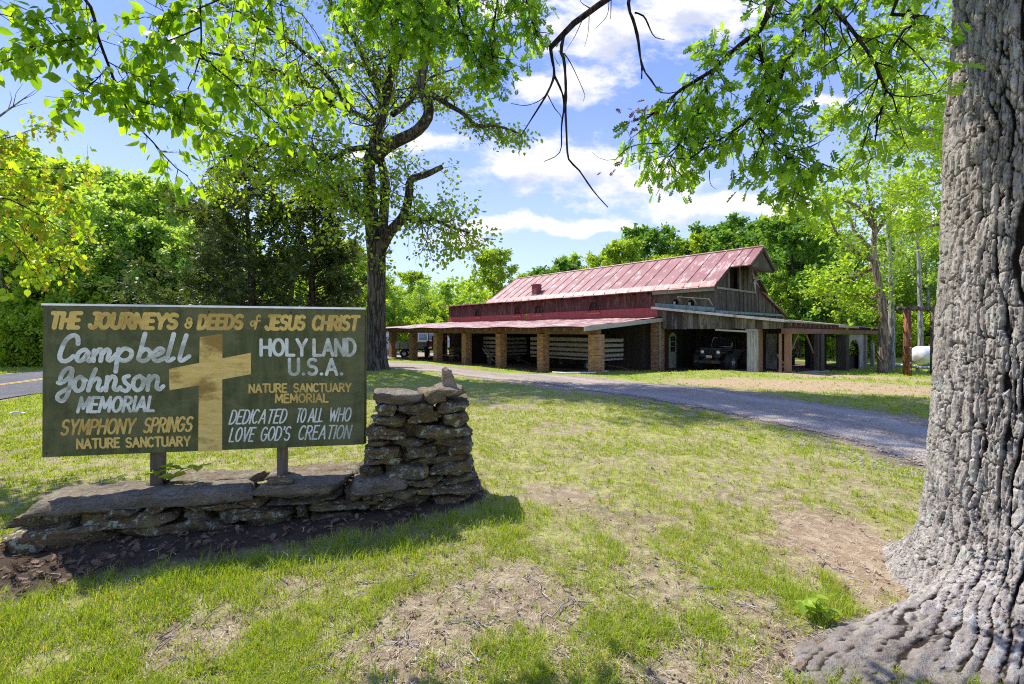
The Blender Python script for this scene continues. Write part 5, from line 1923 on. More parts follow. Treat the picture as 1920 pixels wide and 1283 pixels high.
sh_roof.hexa(slab([(5.35, -7.05, 2.82), (15.7, -7.4, 2.66), (5.35, .02, 3.70), (15.7, .02, 3.55)], .06))
sh_roof.hexa(slab([(15.7, -7.4, 2.655), (24.6, -7.7, 2.46), (15.7, -2.0, 2.72), (24.6, -3.0, 2.50)], .055))
bpart('shed_roof', sh_roof, M['tar_roof'])
ge = MB().hexa([(5.28, -7.08, 2.80), (5.35, -7.08, 2.80), (5.28, .15, 3.70), (5.35, .15, 3.70), (5.28, -7.08, 2.93), (5.35, -7.08, 2.93), (5.28, .15, 3.83), (5.35, .15, 3.83)])
bpart('roof_edge', ge, M['galv_edge'])
fl = MB().hexa([(UW - .05, VG, 3.42), (UW, VG, 3.42), (UW - .05, .12, 3.78), (UW, .12, 3.78), (UW - .05, VG, 3.66), (UW, VG, 3.66), (UW - .05, .12, 4.06), (UW, .12, 4.06)])
bpart('flashing', fl, M['flashing'])
fl = MB().box(UW + .02, 15.7, VG - .09, VG - .03, 3.36, 3.50)
bpart('flashing', fl, M['flashing'])
# boards under the sloping edge
fb_ = MB()
nbd = 21
for i in range(nbd):
    v0, v1 = -.42 - i * .31, -.42 - (i + 1) * .31 + .012
    z0 = 2.50 + pr_.uniform(-.03, .02)
    t0, t1 = 3.69 + v0 * .125, 3.69 + v1 * .125
    fb_.hexa([(5.62, v1, z0), (5.65, v1, z0), (5.62, v0, z0), (5.65, v0, z0), (5.62, v1, t1), (5.65, v1, t1), (5.62, v0, t0), (5.65, v0, t0)])
bpart('fascia', fb_, M['fascia_boards'])
bpart('header_beam', MB().bar((5.78, .1, 2.60), (5.78, -7.1, 2.60), .16, .24), M['col_dark'])
bpart('hanging_plank', MB().bar((5.60, -3.6, 2.44), (5.60, -5.35, 2.34), .05, .09), M['rake_plank'])
bpart('front_beam', MB().bar((5.5, -6.98, 2.38), (23.2, -7.5, 2.26), .2, .26), M['beam_red'])
# boxed column at the jeep bay: grey boards on one side, rusty board on the other
A0u, A0v = 5.75, -5.45
cb_ = MB().box(A0u, A0u + .5, A0v - .28, A0v + .28, -.5, 2.46)
c1 = bpart('boxed_column', cb_, M['col_grey'], bevel=.006)
MB().box(A0u + .0, A0u + .5, A0v - .31, A0v - .283, -.5, 2.35).build('rusty_board', M['col_rust'], c1)
MB().box(A0u - .05, A0u + .3, A0v - .25, A0v + .33, 2.38, 2.52).build('cap', M['galv_edge'], c1)


def colm(u, v, wu, wv, mat, z1=2.26, name='shed_post'):
    return bpart(name, MB().box(u - wu / 2, u + wu / 2, v - wv / 2, v + wv / 2, -.6, z1), M[mat], bevel=.008)


colm(6.0, -7.0, .26, .26, 'col_rust')
colm(5.75, -6.75, .10, .12, 'col_rust')
colm(10.0, -7.12, .55, .5, 'col_dark', 2.2)
colm(9.55, -7.2, .2, .2, 'col_dark', 2.2)
colm(14.2, -7.24, .7, .5, 'col_dark', 2.14)
colm(14.72, -7.35, .16, .16, 'grey_plank', 2.14)
colm(18.8, -7.36, .18, .2, 'grey_plank', 2.1)
colm(19.3, -7.1, .4, .5, 'col_dark', 2.1)
colm(12.0, -3.0, .3, .3, 'col_dark', 2.6)
colm(16.5, -3.0, .3, .3, 'col_dark', 2.4)
bpart('knee_brace', MB().bar((6.35, -7.0, 1.35), (7.3, -7.03, 2.22), .05, .08), M['col_rust'])
bpart('knee_brace', MB().bar((9.35, -7.1, 1.2), (8.3, -7.08, 2.2), .05, .08), M['col_rust'])
# front rafter tails
for i in range(30):
    u = 6.2 + i * .63
    f_ = (u - 5.35) / 19.25
    z = 2.80 - .36 * f_
    v = -7.02 - .65 * f_
    bpart('rafter_tail', MB().bar((u, v - .04, z - .09), (u, v + 1.6, z + .04), .07, .17), M['beam_red'] if i < 14 else M['col_dark'])
bpart('roof_patch', MB().bar((12.6, -7.46, 2.66), (16.2, -7.6, 2.60), .04, .14), M['rake_plank'])
bpart('front_sheathing', MB().bar((6.3, -6.84, 2.62), (23.5, -7.35, 2.40), .04, .26), M['dark_boards'])


def arch_panel(name, u0, u1, v, z0, z1, uc, w, zs, zt, mat, thick=.05):
    """a board panel with an arch cut through it, open to the ground; pointed a little"""
    mb = MB()
    a, b = uc - w / 2, uc + w / 2
    if a > u0 + .01:
        mb.box(u0, a, v, v + thick, z0, z1)
    if b < u1 - .01:
        mb.box(b, u1, v, v + thick, z0, z1)
    n_ = 12
    for i in range(n_):
        x0_, x1_ = a + (b - a) * i / n_, a + (b - a) * (i + 1) / n_
        f0, f1 = [zs + (zt - zs) * math.sqrt(max(0, 1 - abs(2 * (x - a) / (b - a) - 1) ** 1.9)) for x in (x0_, x1_)]
        mb.hexa([(x0_, v, f0), (x1_, v, f1), (x0_, v + thick, f0), (x1_, v + thick, f1), (x0_, v, z1), (x1_, v, z1), (x0_, v + thick, z1), (x1_, v + thick, z1)])
    return bpart(name, mb, M[mat])


arch_panel('arch_panel', 15.0, 18.6, -7.32, -.3, 2.14, 16.4, 2.5, .9, 1.85, 'panel_grey')
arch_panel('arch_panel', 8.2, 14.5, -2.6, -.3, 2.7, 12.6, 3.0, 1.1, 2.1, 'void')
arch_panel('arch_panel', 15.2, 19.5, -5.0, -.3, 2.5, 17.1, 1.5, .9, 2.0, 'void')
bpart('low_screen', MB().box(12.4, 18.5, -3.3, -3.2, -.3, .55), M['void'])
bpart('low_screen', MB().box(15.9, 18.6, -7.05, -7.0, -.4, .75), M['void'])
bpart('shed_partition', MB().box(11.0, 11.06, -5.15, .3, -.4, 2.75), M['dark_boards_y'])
bpart('pale_boards', MB().box(10.93, 10.98, -4.75, -4.15, .1, 2.2), M['panel_grey'])
bpart('rear_wall', MB().box(13.9, 14.0, -1.9, .3, -.4, 3.3), M['dark_boards_y'])

# --- star hanging below the hay hood
st_root = thing('tin_star', 'pointed tin star with a bird nest hanging under the hay hood of the barn', 'star ornament')
st_root.location = Vector((*barn_xy(RU + .25, HOODV + .62), BZ + hz - .62))
st_root.rotation_euler = (0, 0, BA)
for d_, L_ in (((-.75, -.2, .62), .72), ((-.85, -.25, -.35), .70), ((-.03, -.1, -1), .80), ((.72, -.1, -.55), .75), ((.95, -.1, .22), .55), ((0, 0, 1), .35), ((.1, -1, .1), .5), ((.3, .9, .2), .4)):
    d_ = Vector(d_).normalized()
    s_ = d_.cross(Vector((.2, .9, .3))).normalized()
    t_ = d_.cross(s_)
    mb = MB()
    w_ = .095
    mb.add([s_ * w_, t_ * w_, -s_ * w_, -t_ * w_, d_ * L_], [(0, 1, 4), (1, 2, 4), (2, 3, 4), (3, 0, 4), (3, 2, 1, 0)])
    mb.build('point', M['tin_star'], st_root)
V, F, r = stone_np((0.12, 0.02, .16), (.5, .34, .2), 88, 0, 0, .5, (10, 8, 5))
link('nest', np_mesh('nest', V, [F], False, {'rnd': r}), M['straw_nest'], st_root)
# ------------------------------------------------------------------ tree building
def tubes_mesh(name, tubes, smooth=True):
    """tubes: list of (pts (n,3), radii (n,), sides)"""
    Vs, Fs, off = [], [], 0
    for pts, rad, k in tubes:
        pts = np.asarray(pts, float)
        rad = np.asarray(rad, float)
        n = len(pts)
        d = np.empty_like(pts)
        d[1:-1] = pts[2:] - pts[:-2]
        d[0], d[-1] = pts[1] - pts[0], pts[-1] - pts[-2]
        d = unit(d)
        ref = np.array([0.43, 0.81, 0.39]) if abs(d[0] @ np.array([0.43, 0.81, 0.39])) < .95 else np.array([1.0, 0, 0])
        s = unit(np.cross(d, ref))
        t = np.cross(d, s)
        a = np.arange(k) * 2 * np.pi / k
        ring = s[:, None, :] * np.cos(a)[None, :, None] + t[:, None, :] * np.sin(a)[None, :, None]
        V = pts[:, None, :] + ring * rad[:, None, None]
        Vs.append(V.reshape(-1, 3))
        i, j = np.meshgrid(np.arange(n - 1), np.arange(k), indexing='ij')
        F = np.stack([i * k + j, i * k + (j + 1) % k, (i + 1) * k + (j + 1) % k, (i + 1) * k + j], -1).reshape(-1, 4) + off
        Fs.append(F)
        off += n * k
    return np_mesh(name, np.concatenate(Vs), [np.concatenate(Fs)], smooth)


def path(rng, p0, d0, L, n, wob=0.25, up=0.0):
    p = np.array(p0, float)
    d = np.array(d0, float)
    out = [p.copy()]
    for i in range(n):
        d = d + rng.normal(0, wob, 3) + np.array([0, 0, up])
        d /= np.linalg.norm(d)
        p = p + d * L / n
        out.append(p.copy())
    return np.array(out)


def smooth_px(pts, n):
    return resample(np.array([list(p) for p in pts], float), n)


class Tree:
    def __init__(self, seed):
        self.rng = np.random.default_rng(seed)
        self.tubes, self.lp, self.ld = [], [], []

    def limb(self, pts, r0, r1, sides=8):
        self.tubes.append((pts, np.linspace(r0, r1, len(pts)), sides))
        return pts

    def shoots(self, pts, r, n, L, t0=0.2, spread=0.8, up=0.05, sub=3, subL=0.5, leafy=True, wob=0.2, out=0.4, nleaf=5, jitter=0.12, gather=None):
        """side branches along a limb, each with sub twigs that carry leaf positions"""
        rng = self.rng
        m = len(pts)
        for i in range(n):
            f = t0 + (1 - t0) * ((i + rng.random()) / n)
            k = min(int(f * (m - 1)), m - 2)
            p = pts[k] + (pts[k + 1] - pts[k]) * (f * (m - 1) - k)
            tan = pts[k + 1] - pts[k]
            tan = tan / max(np.linalg.norm(tan), 1e-6)
            d = tan * out + rng.normal(0, spread, 3) + np.array([0, 0, up])
            d /= np.linalg.norm(d)
            LL = L * (1.1 - 0.55 * f) * rng.uniform(0.6, 1.2)
            rr = r * (1 - 0.6 * f)
            q = path(rng, p, d, LL, 6, wob, up * 0.3)
            self.tubes.append((q, np.linspace(rr, rr * 0.25, len(q)), 5))
            for j in range(sub):
                g = 0.25 + 0.75 * (j + rng.random()) / sub
                kk = min(int(g * 6), 5)
                pp = q[kk] + (q[kk + 1] - q[kk]) * (g * 6 - kk)
                dd = (q[kk + 1] - q[kk])
                dd = dd / np.linalg.norm(dd) * 0.6 + rng.normal(0, 0.6, 3) + np.array([0, 0, up])
                dd /= np.linalg.norm(dd)
                w = path(rng, pp, dd, LL * subL * rng.uniform(.6, 1.2), 4, wob)
                self.tubes.append((w, np.linspace(rr * 0.35, rr * 0.1, len(w)), 3))
                if leafy:
                    self.leaves_on(w, nleaf, jitter)
            if leafy:
                self.leaves_on(q[3:], nleaf, jitter)

    def leaves_on(self, w, n, jit):
        rng = self.rng
        m = len(w) - 1
        f = rng.random(n) ** 0.7 * m
        k = np.minimum(f.astype(int), m - 1)
        p = w[k] + (w[k + 1] - w[k]) * (f - k)[:, None]
        d = unit(w[k + 1] - w[k])
        self.lp.append(p + rng.normal(0, jit, (n, 3)))
        self.ld.append(d)

    def leafmesh(self, size, tmpl, droop=0.3, name='crown', flat=0.7, grow=None, keep=1.0):
        rng = self.rng
        p = np.concatenate(self.lp)
        d = np.concatenate(self.ld)
        if keep < 1:
            k = rng.random(len(p)) < keep
            p, d = p[k], d[k]
        n = len(p)
        al = unit(d * 0.5 + rng.normal(0, 0.6, (n, 3)) + np.array([0, 0, -droop]))
        nr = unit(rng.normal(0, flat, (n, 3)) + np.array([0, 0, 1.0]))
        s = size * (0.65 + 0.6 * rng.random(n))
        cl = fbm(p[:, 0] * 0.9, p[:, 1] * 0.9, p[:, 2] * 0.9, 5, 3)
        rnd = np.clip(0.55 * rng.random(n) + 0.9 * (cl - 0.5) + 0.22, 0, 1)
        return leaf_mesh(name, [leaf_arrays(p, al, nr, s, tmpl, rng, rnd)])


def pxpath(pts, n=14):
    """(px, py, depth) -> smoothed world polyline"""
    return smooth_px([P(*p) for p in pts], n)


def to_local(arr, root):
    return np.asarray(arr) - np.array(root)


# ------------------------------------------------------------------ the tall oak in the middle
rt0 = PG(706, 696)
rt0 = Vector((-5.36, 18.0, gz(-5.36, 18.0)))
mt = thing('shade_tree', 'tall spreading tree with dark furrowed trunk and crooked limbs between the sign and the barn', 'tree', rt0)
T = Tree(21)
D0 = 18.0
trunk = pxpath([(706, 697, D0), (706, 660, D0), (706, 600, D0), (706, 540, D0), (706, 490, D0), (704, 455, D0)], 24)
trunk_r = np.interp(np.linspace(0, 1, 24), [0, .04, .12, .3, .7, 1], [.62, .50, .41, .36, .345, .36])
Lm = []
leadA = pxpath([(702, 470, D0), (697, 411, D0), (692, 337, D0), (693, 300, D0), (708, 250, D0 + .2), (722, 190, D0 + .4), (736, 120, D0 + .5), (742, 50, D0 + .5), (735, -60, D0 + .3), (720, -170, D0)], 34)
leadB = pxpath([(712, 470, D0), (719, 411, D0 + .2), (721, 337, D0 + .4), (713, 292, D0 + .3), (724, 262, D0 + .3)], 18)
crook = pxpath([(702, 300, D0), (716, 283, D0 - .2), (742, 266, D0 - .4), (780, 247, D0 - .5), (801, 222, D0 - .6), (804, 200, D0 - .6), (792, 172, D0 - .6), (791, 140, D0 - .6), (802, 97, D0 - .5), (812, 60, D0 - .4), (836, -10, D0), (850, -110, D0 + .5)], 36)
stub = pxpath([(712, 470, D0), (730, 437, D0 - .2), (757, 405, D0 - .3), (767, 365, D0 - .3), (770, 338, D0 - .3), (800, 327, D0 - .2), (829, 313, D0)], 24)
lims = [
    pxpath([(797, 172, D0 - .6), (815, 180, D0 - .7), (839, 196, D0 - .8), (869, 213, D0 - 1), (895, 236, D0 - 1.1), (930, 236, D0 - 1.2), (972, 250, D0 - 1.3)], 16),
    pxpath([(698, 275, D0), (656, 281, D0 - .6), (619, 299, D0 - 1.1), (575, 318, D0 - 1.5), (520, 330, D0 - 1.9)], 16),
    pxpath([(619, 299, D0 - 1.1), (570, 275, D0 - 1.6), (500, 272, D0 - 2), (440, 290, D0 - 2.4), (385, 325, D0 - 2.6)], 14),
    pxpath([(630, 198, D0 + 1.2), (580, 160, D0 + .8), (510, 130, D0 + .4), (440, 110, D0), (370, 95, D0 - .4)], 14),
    pxpath([(694, 335, D0), (650, 340, D0 + .5), (600, 353, D0 + 1), (545, 380, D0 + 1.4), (500, 420, D0 + 1.6)], 14),
    pxpath([(712, 235, D0), (690, 222, D0 + .4), (667, 213, D0 + .8), (630, 198, D0 + 1.2), (570, 200, D0 + 1.4), (500, 175, D0 + 1.6), (430, 190, D0 + 1.8)], 18),
    pxpath([(720, 200, D0), (705, 165, D0 + .2), (682, 112, D0 + .3), (650, 50, D0 + .5), (600, -30, D0 + .6), (560, -140, D0 + .5)], 18),
    pxpath([(735, 130, D0 + .5), (760, 90, D0 + 1), (790, 40, D0 + 1.8), (840, 0, D0 + 2.4)], 12),
    pxpath([(736, 215, D0 + .3), (770, 190, D0 + 1.2), (800, 150, D0 + 2.2), (850, 130, D0 + 3)], 12),
    pxpath([(660, 212, D0 + .8), (620, 150, D0 + .6), (560, 90, D0 + .2), (480, 40, D0 - .4), (400, 0, D0 - 1)], 18),
    pxpath([(702, 415, D0), (680, 400, D0 - .8), (655, 380, D0 - 1.6), (640, 340, D0 - 2.2)], 10),
    pxpath([(760, 400, D0 - .3), (785, 412, D0 - .8), (812, 412, D0 - 1.2), (850, 428, D0 - 1.5), (880, 436, D0 - 1.6)], 12),
    pxpath([(742, 60, D0 + .5), (720, -20, D0 - 1), (690, -100, D0 - 2.4), (640, -200, D0 - 3.5)], 12),
    pxpath([(742, 40, D0 + .5), (790, -60, D0 + .2), (860, -170, D0 - .6), (960, -260, D0 - 1)], 14),
    pxpath([(815, 50, D0 - .4), (880, -40, D0 - 1), (980, -120, D0 - 1.8), (1080, -190, D0 - 2)], 14),
    pxpath([(600, -30, D0 + .6), (500, -120, D0 + 1), (380, -180, D0 + 1.2)], 12),
    pxpath([(736, -60, D0 + .3), (760, -180, D0), (800, -300, D0 - .5)], 12),
    pxpath([(740, -40, D0 + .3), (820, -140, D0), (900, -200, D0 - .4), (1000, -230, D0 - .6), (1090, -250, D0 - .6)], 14),
    pxpath([(745, -20, D0 + .3), (850, -100, D0 + .6), (950, -150, D0 + .8), (1050, -160, D0 + 1)], 14),
    pxpath([(740, -90, D0 + .3), (800, -220, D0 - .8), (900, -330, D0 - 1.6)], 12),
]
loc = lambda a: to_local(a, rt0)
Tb = Tree(22)
Tb.tubes.append((loc(trunk), trunk_r, 16))
for a, r0, r1 in ((leadA, .30, .06), (leadB, .22, .15), (crook, .25, .07), (stub, .24, .10)):
    T.limb(loc(a), r0, r1, 10)
for a in lims:
    T.limb(loc(a), .12, .03, 7)
T.shoots(loc(leadA), .05, 70, 2.7, .30, .8, .05, 5, .5, nleaf=14, jitter=.16)
T.shoots(loc(leadB), .04, 10, 1.5, .2, .8, .05, 4, .5, nleaf=12, jitter=.15)
T.shoots(loc(crook)[14:], .04, 16, 1.7, .2, .8, .05, 4, .5, nleaf=11, jitter=.15)
T.shoots(loc(stub)[6:], .035, 12, 1.7, .1, .8, -.05, 4, .5, nleaf=12, jitter=.15)
for i, a in enumerate(lims):
    T.shoots(loc(a), .035, 30 if i else 18, 2.0 if i != 0 else 1.2, .12, .75, 0.0, 6, .5, nleaf=16, jitter=.17)
for i in range(11):                                     # the top of the crown
    a = i * 2.4
    q = path(T.rng, loc(leadA)[-1 - (i % 6)], (math.cos(a), math.sin(a), .35), 4.2, 10, .12, .02)
    T.limb(q, .07, .02, 6)
    T.shoots(q, .03, 22, 1.9, .1, .8, .1, 5, .5, nleaf=20, jitter=.2)
T.shoots(loc(trunk)[14:], .02, 9, 1.2, .1, .8, .1, 3, .5, nleaf=10, jitter=.12)
link('trunk', tubes_mesh('trunk', Tb.tubes), M['bark_mid'], mt)
link('limb', tubes_mesh('limb', T.tubes), M['bark_mid'], mt)
link('crown', T.leafmesh(.165, T_HEX, .25, keep=.44), M['leaf_mid'], mt)


# ------------------------------------------------------------------ dark cedars behind the sign
def cedar(loc_, H, rad, label, seed, z0=0.12):
    t = thing('cedar_tree', label, 'tree', loc_, 0, None)
    rng = np.random.default_rng(seed)
    K = Tree(seed)
    tr = path(rng, (0, 0, -.1), (0, 0, 1), H, 14, .03, .05)
    K2 = [(tr, np.linspace(.24, .03, len(tr)), 9)]
    nb = 96
    P_, A_ = [], []
    for i in range(nb):
        f = z0 + (1 - z0) * (i + rng.random()) / nb
        k = min(int(f * 14), 13)
        p = tr[k] + (tr[k + 1] - tr[k]) * (f * 14 - k)
        a = rng.uniform(0, 2 * np.pi)
        L = rad * (1.05 - f) ** 0.6 * rng.uniform(.5, 1.25)
        b = path(rng, p, (math.cos(a), math.sin(a), .25), L, 6, .12, .01)
        K.tubes.append((b, np.linspace(.035, .008, 7), 4))
        for j in range(int(8 + L * 6)):
            g = rng.uniform(.25, 1.0) * 5.99
            kk = int(g)
            pp = b[kk] + (b[kk + 1] - b[kk]) * (g - kk)
            dd = unit(b[kk + 1] - b[kk]) * .7 + rng.normal(0, .5, 3)
            w = path(rng, pp, unit(dd), .55 * rng.uniform(.5, 1.2), 3, .15)
            n = 9
            ff = rng.random(n) * 2.99
            q = ff.astype(int)
            P_.append(w[q] + (w[q + 1] - w[q]) * (ff - q)[:, None] + rng.normal(0, .05, (n, 3)))
            A_.append(np.repeat(unit(dd)[None], n, 0) + rng.normal(0, .45, (n, 3)))
    link('trunk', tubes_mesh('trunk', K2), M['bark_dark'], t)
    link('limb', tubes_mesh('limb', K.tubes), M['bark_dark'], t)
    Pn, An = np.concatenate(P_), np.concatenate(A_)
    n = len(Pn)
    r = np.clip(rng.random(n) * .6 + (fbm(Pn[:, 0] * 1.2, Pn[:, 1] * 1.2, Pn[:, 2] * 1.2, 3, 3) - .3), 0, 1)
    link('crown', leaf_mesh('crown', [leaf_arrays(Pn, An, unit(rng.normal(0, .8, (n, 3)) + np.array([0, 0, .8])), .19 * rng.uniform(.6, 1.3, n), T_SPRAY, rng, r)]), M['leaf_cedar'], t)
    return t


cedar((-11.4, 20.0, gz(-11.4, 20)), 9.6, 4.9, 'large dark evergreen cedar with layered branches rising behind the left half of the sign', 31)
cedar((-9.3, 21.2, gz(-9.3, 21.2)), 8.0, 3.4, 'dark evergreen cedar behind the right half of the sign, beside the tall trunk', 33, .08)
cedar((-14.6, 23.0, gz(-14.6, 23)), 7.0, 2.2, 'slimmer olive evergreen cedar behind the upper left corner of the sign', 35, .05)


# ------------------------------------------------------------------ woodland trees: a few kinds, copied
def wood_tree(name, label, cat, seed, H, rad, low, mat, bark, leaf=.26, nb=26, nleaf=16, group=None, openness=1.0, trunk_r=.2, tmpl=None, loc_=(0, 0, 0), sub=5):
    rng = np.random.default_rng(seed)
    t = thing(name, label, cat, loc_, 0, group)
    K = Tree(seed)
    tr = path(rng, (0, 0, -.3), (rng.normal(0, .05), rng.normal(0, .05), 1), H * .93, 12, .05, .05)
    tb = [(tr, np.linspace(trunk_r, trunk_r * .15, 13), 9)]
    for i in range(nb):
        f = low + (1 - low) * (i + rng.random()) / nb
        k = min(int(f * 12), 11)
        p = tr[k] + (tr[k + 1] - tr[k]) * (f * 12 - k)
        a = i * 2.4 + rng.uniform(-.5, .5)
        prof = math.sin(math.pi * min(1, max(.12, (f - low) / (1 - low) * .88 + .12))) ** .6
        L = rad * prof * rng.uniform(.65, 1.2)
        b = path(rng, p, (math.cos(a), math.sin(a), .55), L, 7, .16, .03)
        rr = trunk_r * .35 * (1.1 - f)
        K.tubes.append((b, np.linspace(rr, rr * .2, 8), 5))
        K.shoots(b, rr * .4, 5, L * .45, .25, .75, .12, sub, .5, True, .2, .5, nleaf, .17 * openness)
    link('trunk', tubes_mesh('trunk', tb), bark, t)
    link('limb', tubes_mesh('limb', K.tubes), bark, t)
    link('crown', K.leafmesh(leaf, tmpl or T_HEX, .15, keep=.9), mat, t)
    return t


def copy_tree(src, loc_, sc, rz, label=None, group=None, name=None):
    r = src.copy()
    C.objects.link(r)
    r.location, r.scale, r.rotation_euler = loc_, (sc[0], sc[0], sc[1]) if isinstance(sc, tuple) else (sc, sc, sc), (0, 0, rz)
    if label:
        r['label'] = label
    if group:
        r['group'] = group
    elif 'group' in r:
        del r['group']
    for ch in list(src.children):
        c = ch.copy()
        C.objects.link(c)
        c.parent = r
    return r


KINDS = [
    wood_tree('woodland_tree', 'x', 'tree', 51, 13, 4.2, .16, M['leaf_forest'], M['bark_dark'], .30, 30, 15),
    wood_tree('woodland_tree', 'x', 'tree', 52, 14, 3.8, .22, M['leaf_forest_pale'], M['bark_mid'], .28, 28, 14),
    wood_tree('woodland_tree', 'x', 'tree', 53, 12, 4.6, .14, M['leaf_forest_dark'], M['bark_dark'], .32, 30, 15),
    wood_tree('woodland_tree', 'x', 'tree', 54, 12, 3.4, .30, M['leaf_forest_pale'], M['bark_grey'], .24, 22, 9, None, 1.3),
    wood_tree('woodland_tree', 'x', 'tree', 55, 4.5, 2.6, .04, M['leaf_forest'], M['bark_dark'], .24, 22, 12, None, 1.0, .07),
]
LBL = ['rounded leafy green woodland tree in the belt of trees behind the lawn', 'pale yellow green young woodland tree in the belt of trees behind the lawn',
       'dense dark green woodland tree in the belt of trees behind the lawn', 'thin airy pale leaved woodland tree with grey stem in the tree belt', 'low leafy bush filling the edge of the woods']
used = [False] * 5
wr = random.Random(17)


def wood(kind, px, Y, hpx, label=None, group='auto', wide=1.0):
    """a tree whose top reaches the given height in the view from the road, standing at bearing px, depth Y"""
    x = (px - 960) / FPX * Y
    z = gz(x, Y)
    top = EYE + (HZ - hpx) / FPX * Y
    base = (13, 14, 12, 12, 4.5)[kind]
    s = max(.25, (top - z) / base * 1.0)
    g = ('woodland trees of the rounded green kind', 'woodland trees of the pale kind', 'woodland trees of the dark kind', 'woodland trees of the thin kind', 'bushes along the wood edge')[kind] if label is None else None
    w = s * wide
    if not used[kind]:
        o = KINDS[kind]
        used[kind] = True
        o.location, o.scale, o.rotation_euler = (x, Y, z), (w, w, s), (0, 0, wr.uniform(0, 6.28))
        o['label'] = label or LBL[kind]
        o['category'] = 'bush' if kind == 4 else 'tree'
        if g:
            o['group'] = g
    else:
        o = copy_tree(KINDS[kind], (x, Y, z), (w, s), wr.uniform(0, 6.28), label or LBL[kind], g)
    if kind == 4:
        o.name = 'bush'
    return o


# left wood beyond the road
for a in [(0, 20, 34, 285), (1, 95, 38, 290), (1, 170, 33, 330), (2, 240, 40, 330), (1, 300, 36, 330), (0, 350, 42, 370), (1, 60, 46, 265), (0, 130, 52, 290), (1, 210, 50, 300), (2, -70, 36, 240), (0, -160, 40, 240),
          (1, 420, 48, 400), (1, 480, 44, 440), (0, 540, 50, 450), (1, 600, 46, 455), (0, 660, 52, 450), (1, -20, 30, 330), (0, 110, 30, 400), (1, 190, 29, 430), (1, 60, 28.5, 380), (3, 140, 28, 350), (1, 290, 30, 400), (3, 10, 28, 360), (1, 235, 32, 350), (2, 270, 31, 420), (0, -260, 42, 250), (2, -380, 46, 250)]:
    wood(*a)
for a in [(4, -60, 29, 520), (4, 10, 31, 500), (4, 55, 28.5, 540), (4, 110, 31, 500), (4, 165, 29, 530), (4, 225, 31, 510), (4, 290, 33, 520), (4, 350, 33, 500), (4, 420, 34, 510), (4, 500, 36, 520), (4, 570, 36, 520), (4, 640, 38, 530),
          (4, -150, 31, 520), (4, 130, 26.5, 590), (4, 30, 26.5, 585), (4, -40, 27, 590), (4, 85, 27, 575)]:
    wood(*a)
# between the tall trunk and the barn
for a in [(1, 745, 62, 530), (3, 790, 66, 520), (1, 830, 75, 525), (1, 715, 56, 505), (0, 770, 80, 500), (1, 855, 66, 555), (3, 700, 70, 470), (0, 630, 66, 440)]:
    wood(*a)
for a in [(4, 740, 56, 590), (4, 770, 60, 600), (4, 800, 58, 595), (4, 830, 64, 590), (4, 715, 54, 600), (4, 690, 56, 585), (4, 785, 70, 560), (4, 850, 66, 575)]:
    wood(*a)
wood(0, 935, 56, 458, 'rounded green tree with leaning stem alone behind the left end of the barn', None, 1.0)
# behind the barn roof
for a in [(2, 1060, 66, 478), (0, 1120, 70, 462), (0, 1180, 66, 440), (2, 1230, 72, 415), (0, 1290, 68, 430), (2, 1330, 70, 405), (0, 1390, 66, 425), (2, 1440, 62, 400), (0, 1480, 58, 380), (2, 1520, 50, 390), (1, 1075, 80, 470), (0, 1010, 78, 500), (1, 900, 82, 545), (3, 965, 84, 520), (0, 1015, 66, 512), (0, 1255, 60, 470), (2, 1150, 60, 490)]:
    wood(*a)
# right side
for a in [(2, 1500, 44, 400), (3, 1560, 52, 480), (1, 1470, 44, 500), (3, 1590, 60, 530), (3, 1640, 48, 430), (3, 1700, 50, 390), (3, 1745, 46, 380), (1, 1610, 55, 520), (3, 1680, 60, 520), (3, 1760, 60, 500), (0, 1830, 50, 420), (2, 1900, 50, 400), (0, 1990, 45, 380), (3, 1670, 64, 500), (2, 2100, 48, 380), (0, 2220, 50, 380),
          (3, 1720, 58, 440), (2, 1490, 46, 470)]:
    wood(*a)
for a in [(4, 1500, 46, 580), (4, 1530, 48, 590), (4, 1565, 44, 585), (4, 1600, 46, 575), (4, 1635, 44, 580), (4, 1670, 46, 590), (4, 1700, 44, 585), (4, 1735, 46, 580), (4, 1770, 44, 585), (4, 1820, 44, 560), (4, 1580, 52, 560), (4, 1650, 54, 550), (4, 1720, 54, 560), (4, 1480, 50, 590), (4, 1900, 44, 560), (4, 2000, 42, 560)]:
    wood(*a)
for a, b in zip(range(5), used):
    if not b:
        KINDS[a].location = (0, -60, 0)

# a distant belt of woods closes the horizon
rng = np.random.default_rng(88)
n = 52000
ang = rng.uniform(-1.25, 1.25, n)
dist = rng.uniform(92, 120, n)
x, y = np.sin(ang) * dist, np.cos(ang) * dist
hmax = 7 + 8 * fbm(ang * 9, dist * .03, 0, 4, 4)
z = ground_z(x, y) + hmax * rng.random(n) ** .75
pos = np.stack([x, y, z], -1)
L = leaf_arrays(pos, rand_dirs(rng, n), unit(rng.normal(0, .7, (n, 3)) + np.array([0, 0, 1.0])), rng.uniform(.7, 1.3, n), T_HEX, rng, np.clip(rng.random(n) * .6 + fbm(x * .2, y * .2, z * .3, 6, 3) - .3, 0, 1))
o = link('distant_woods', leaf_mesh('distant_woods', [L]), M['leaf_forest'])
tag(o, 'distant belt of green woods closing off the view behind the fields', None, None, 'stuff')


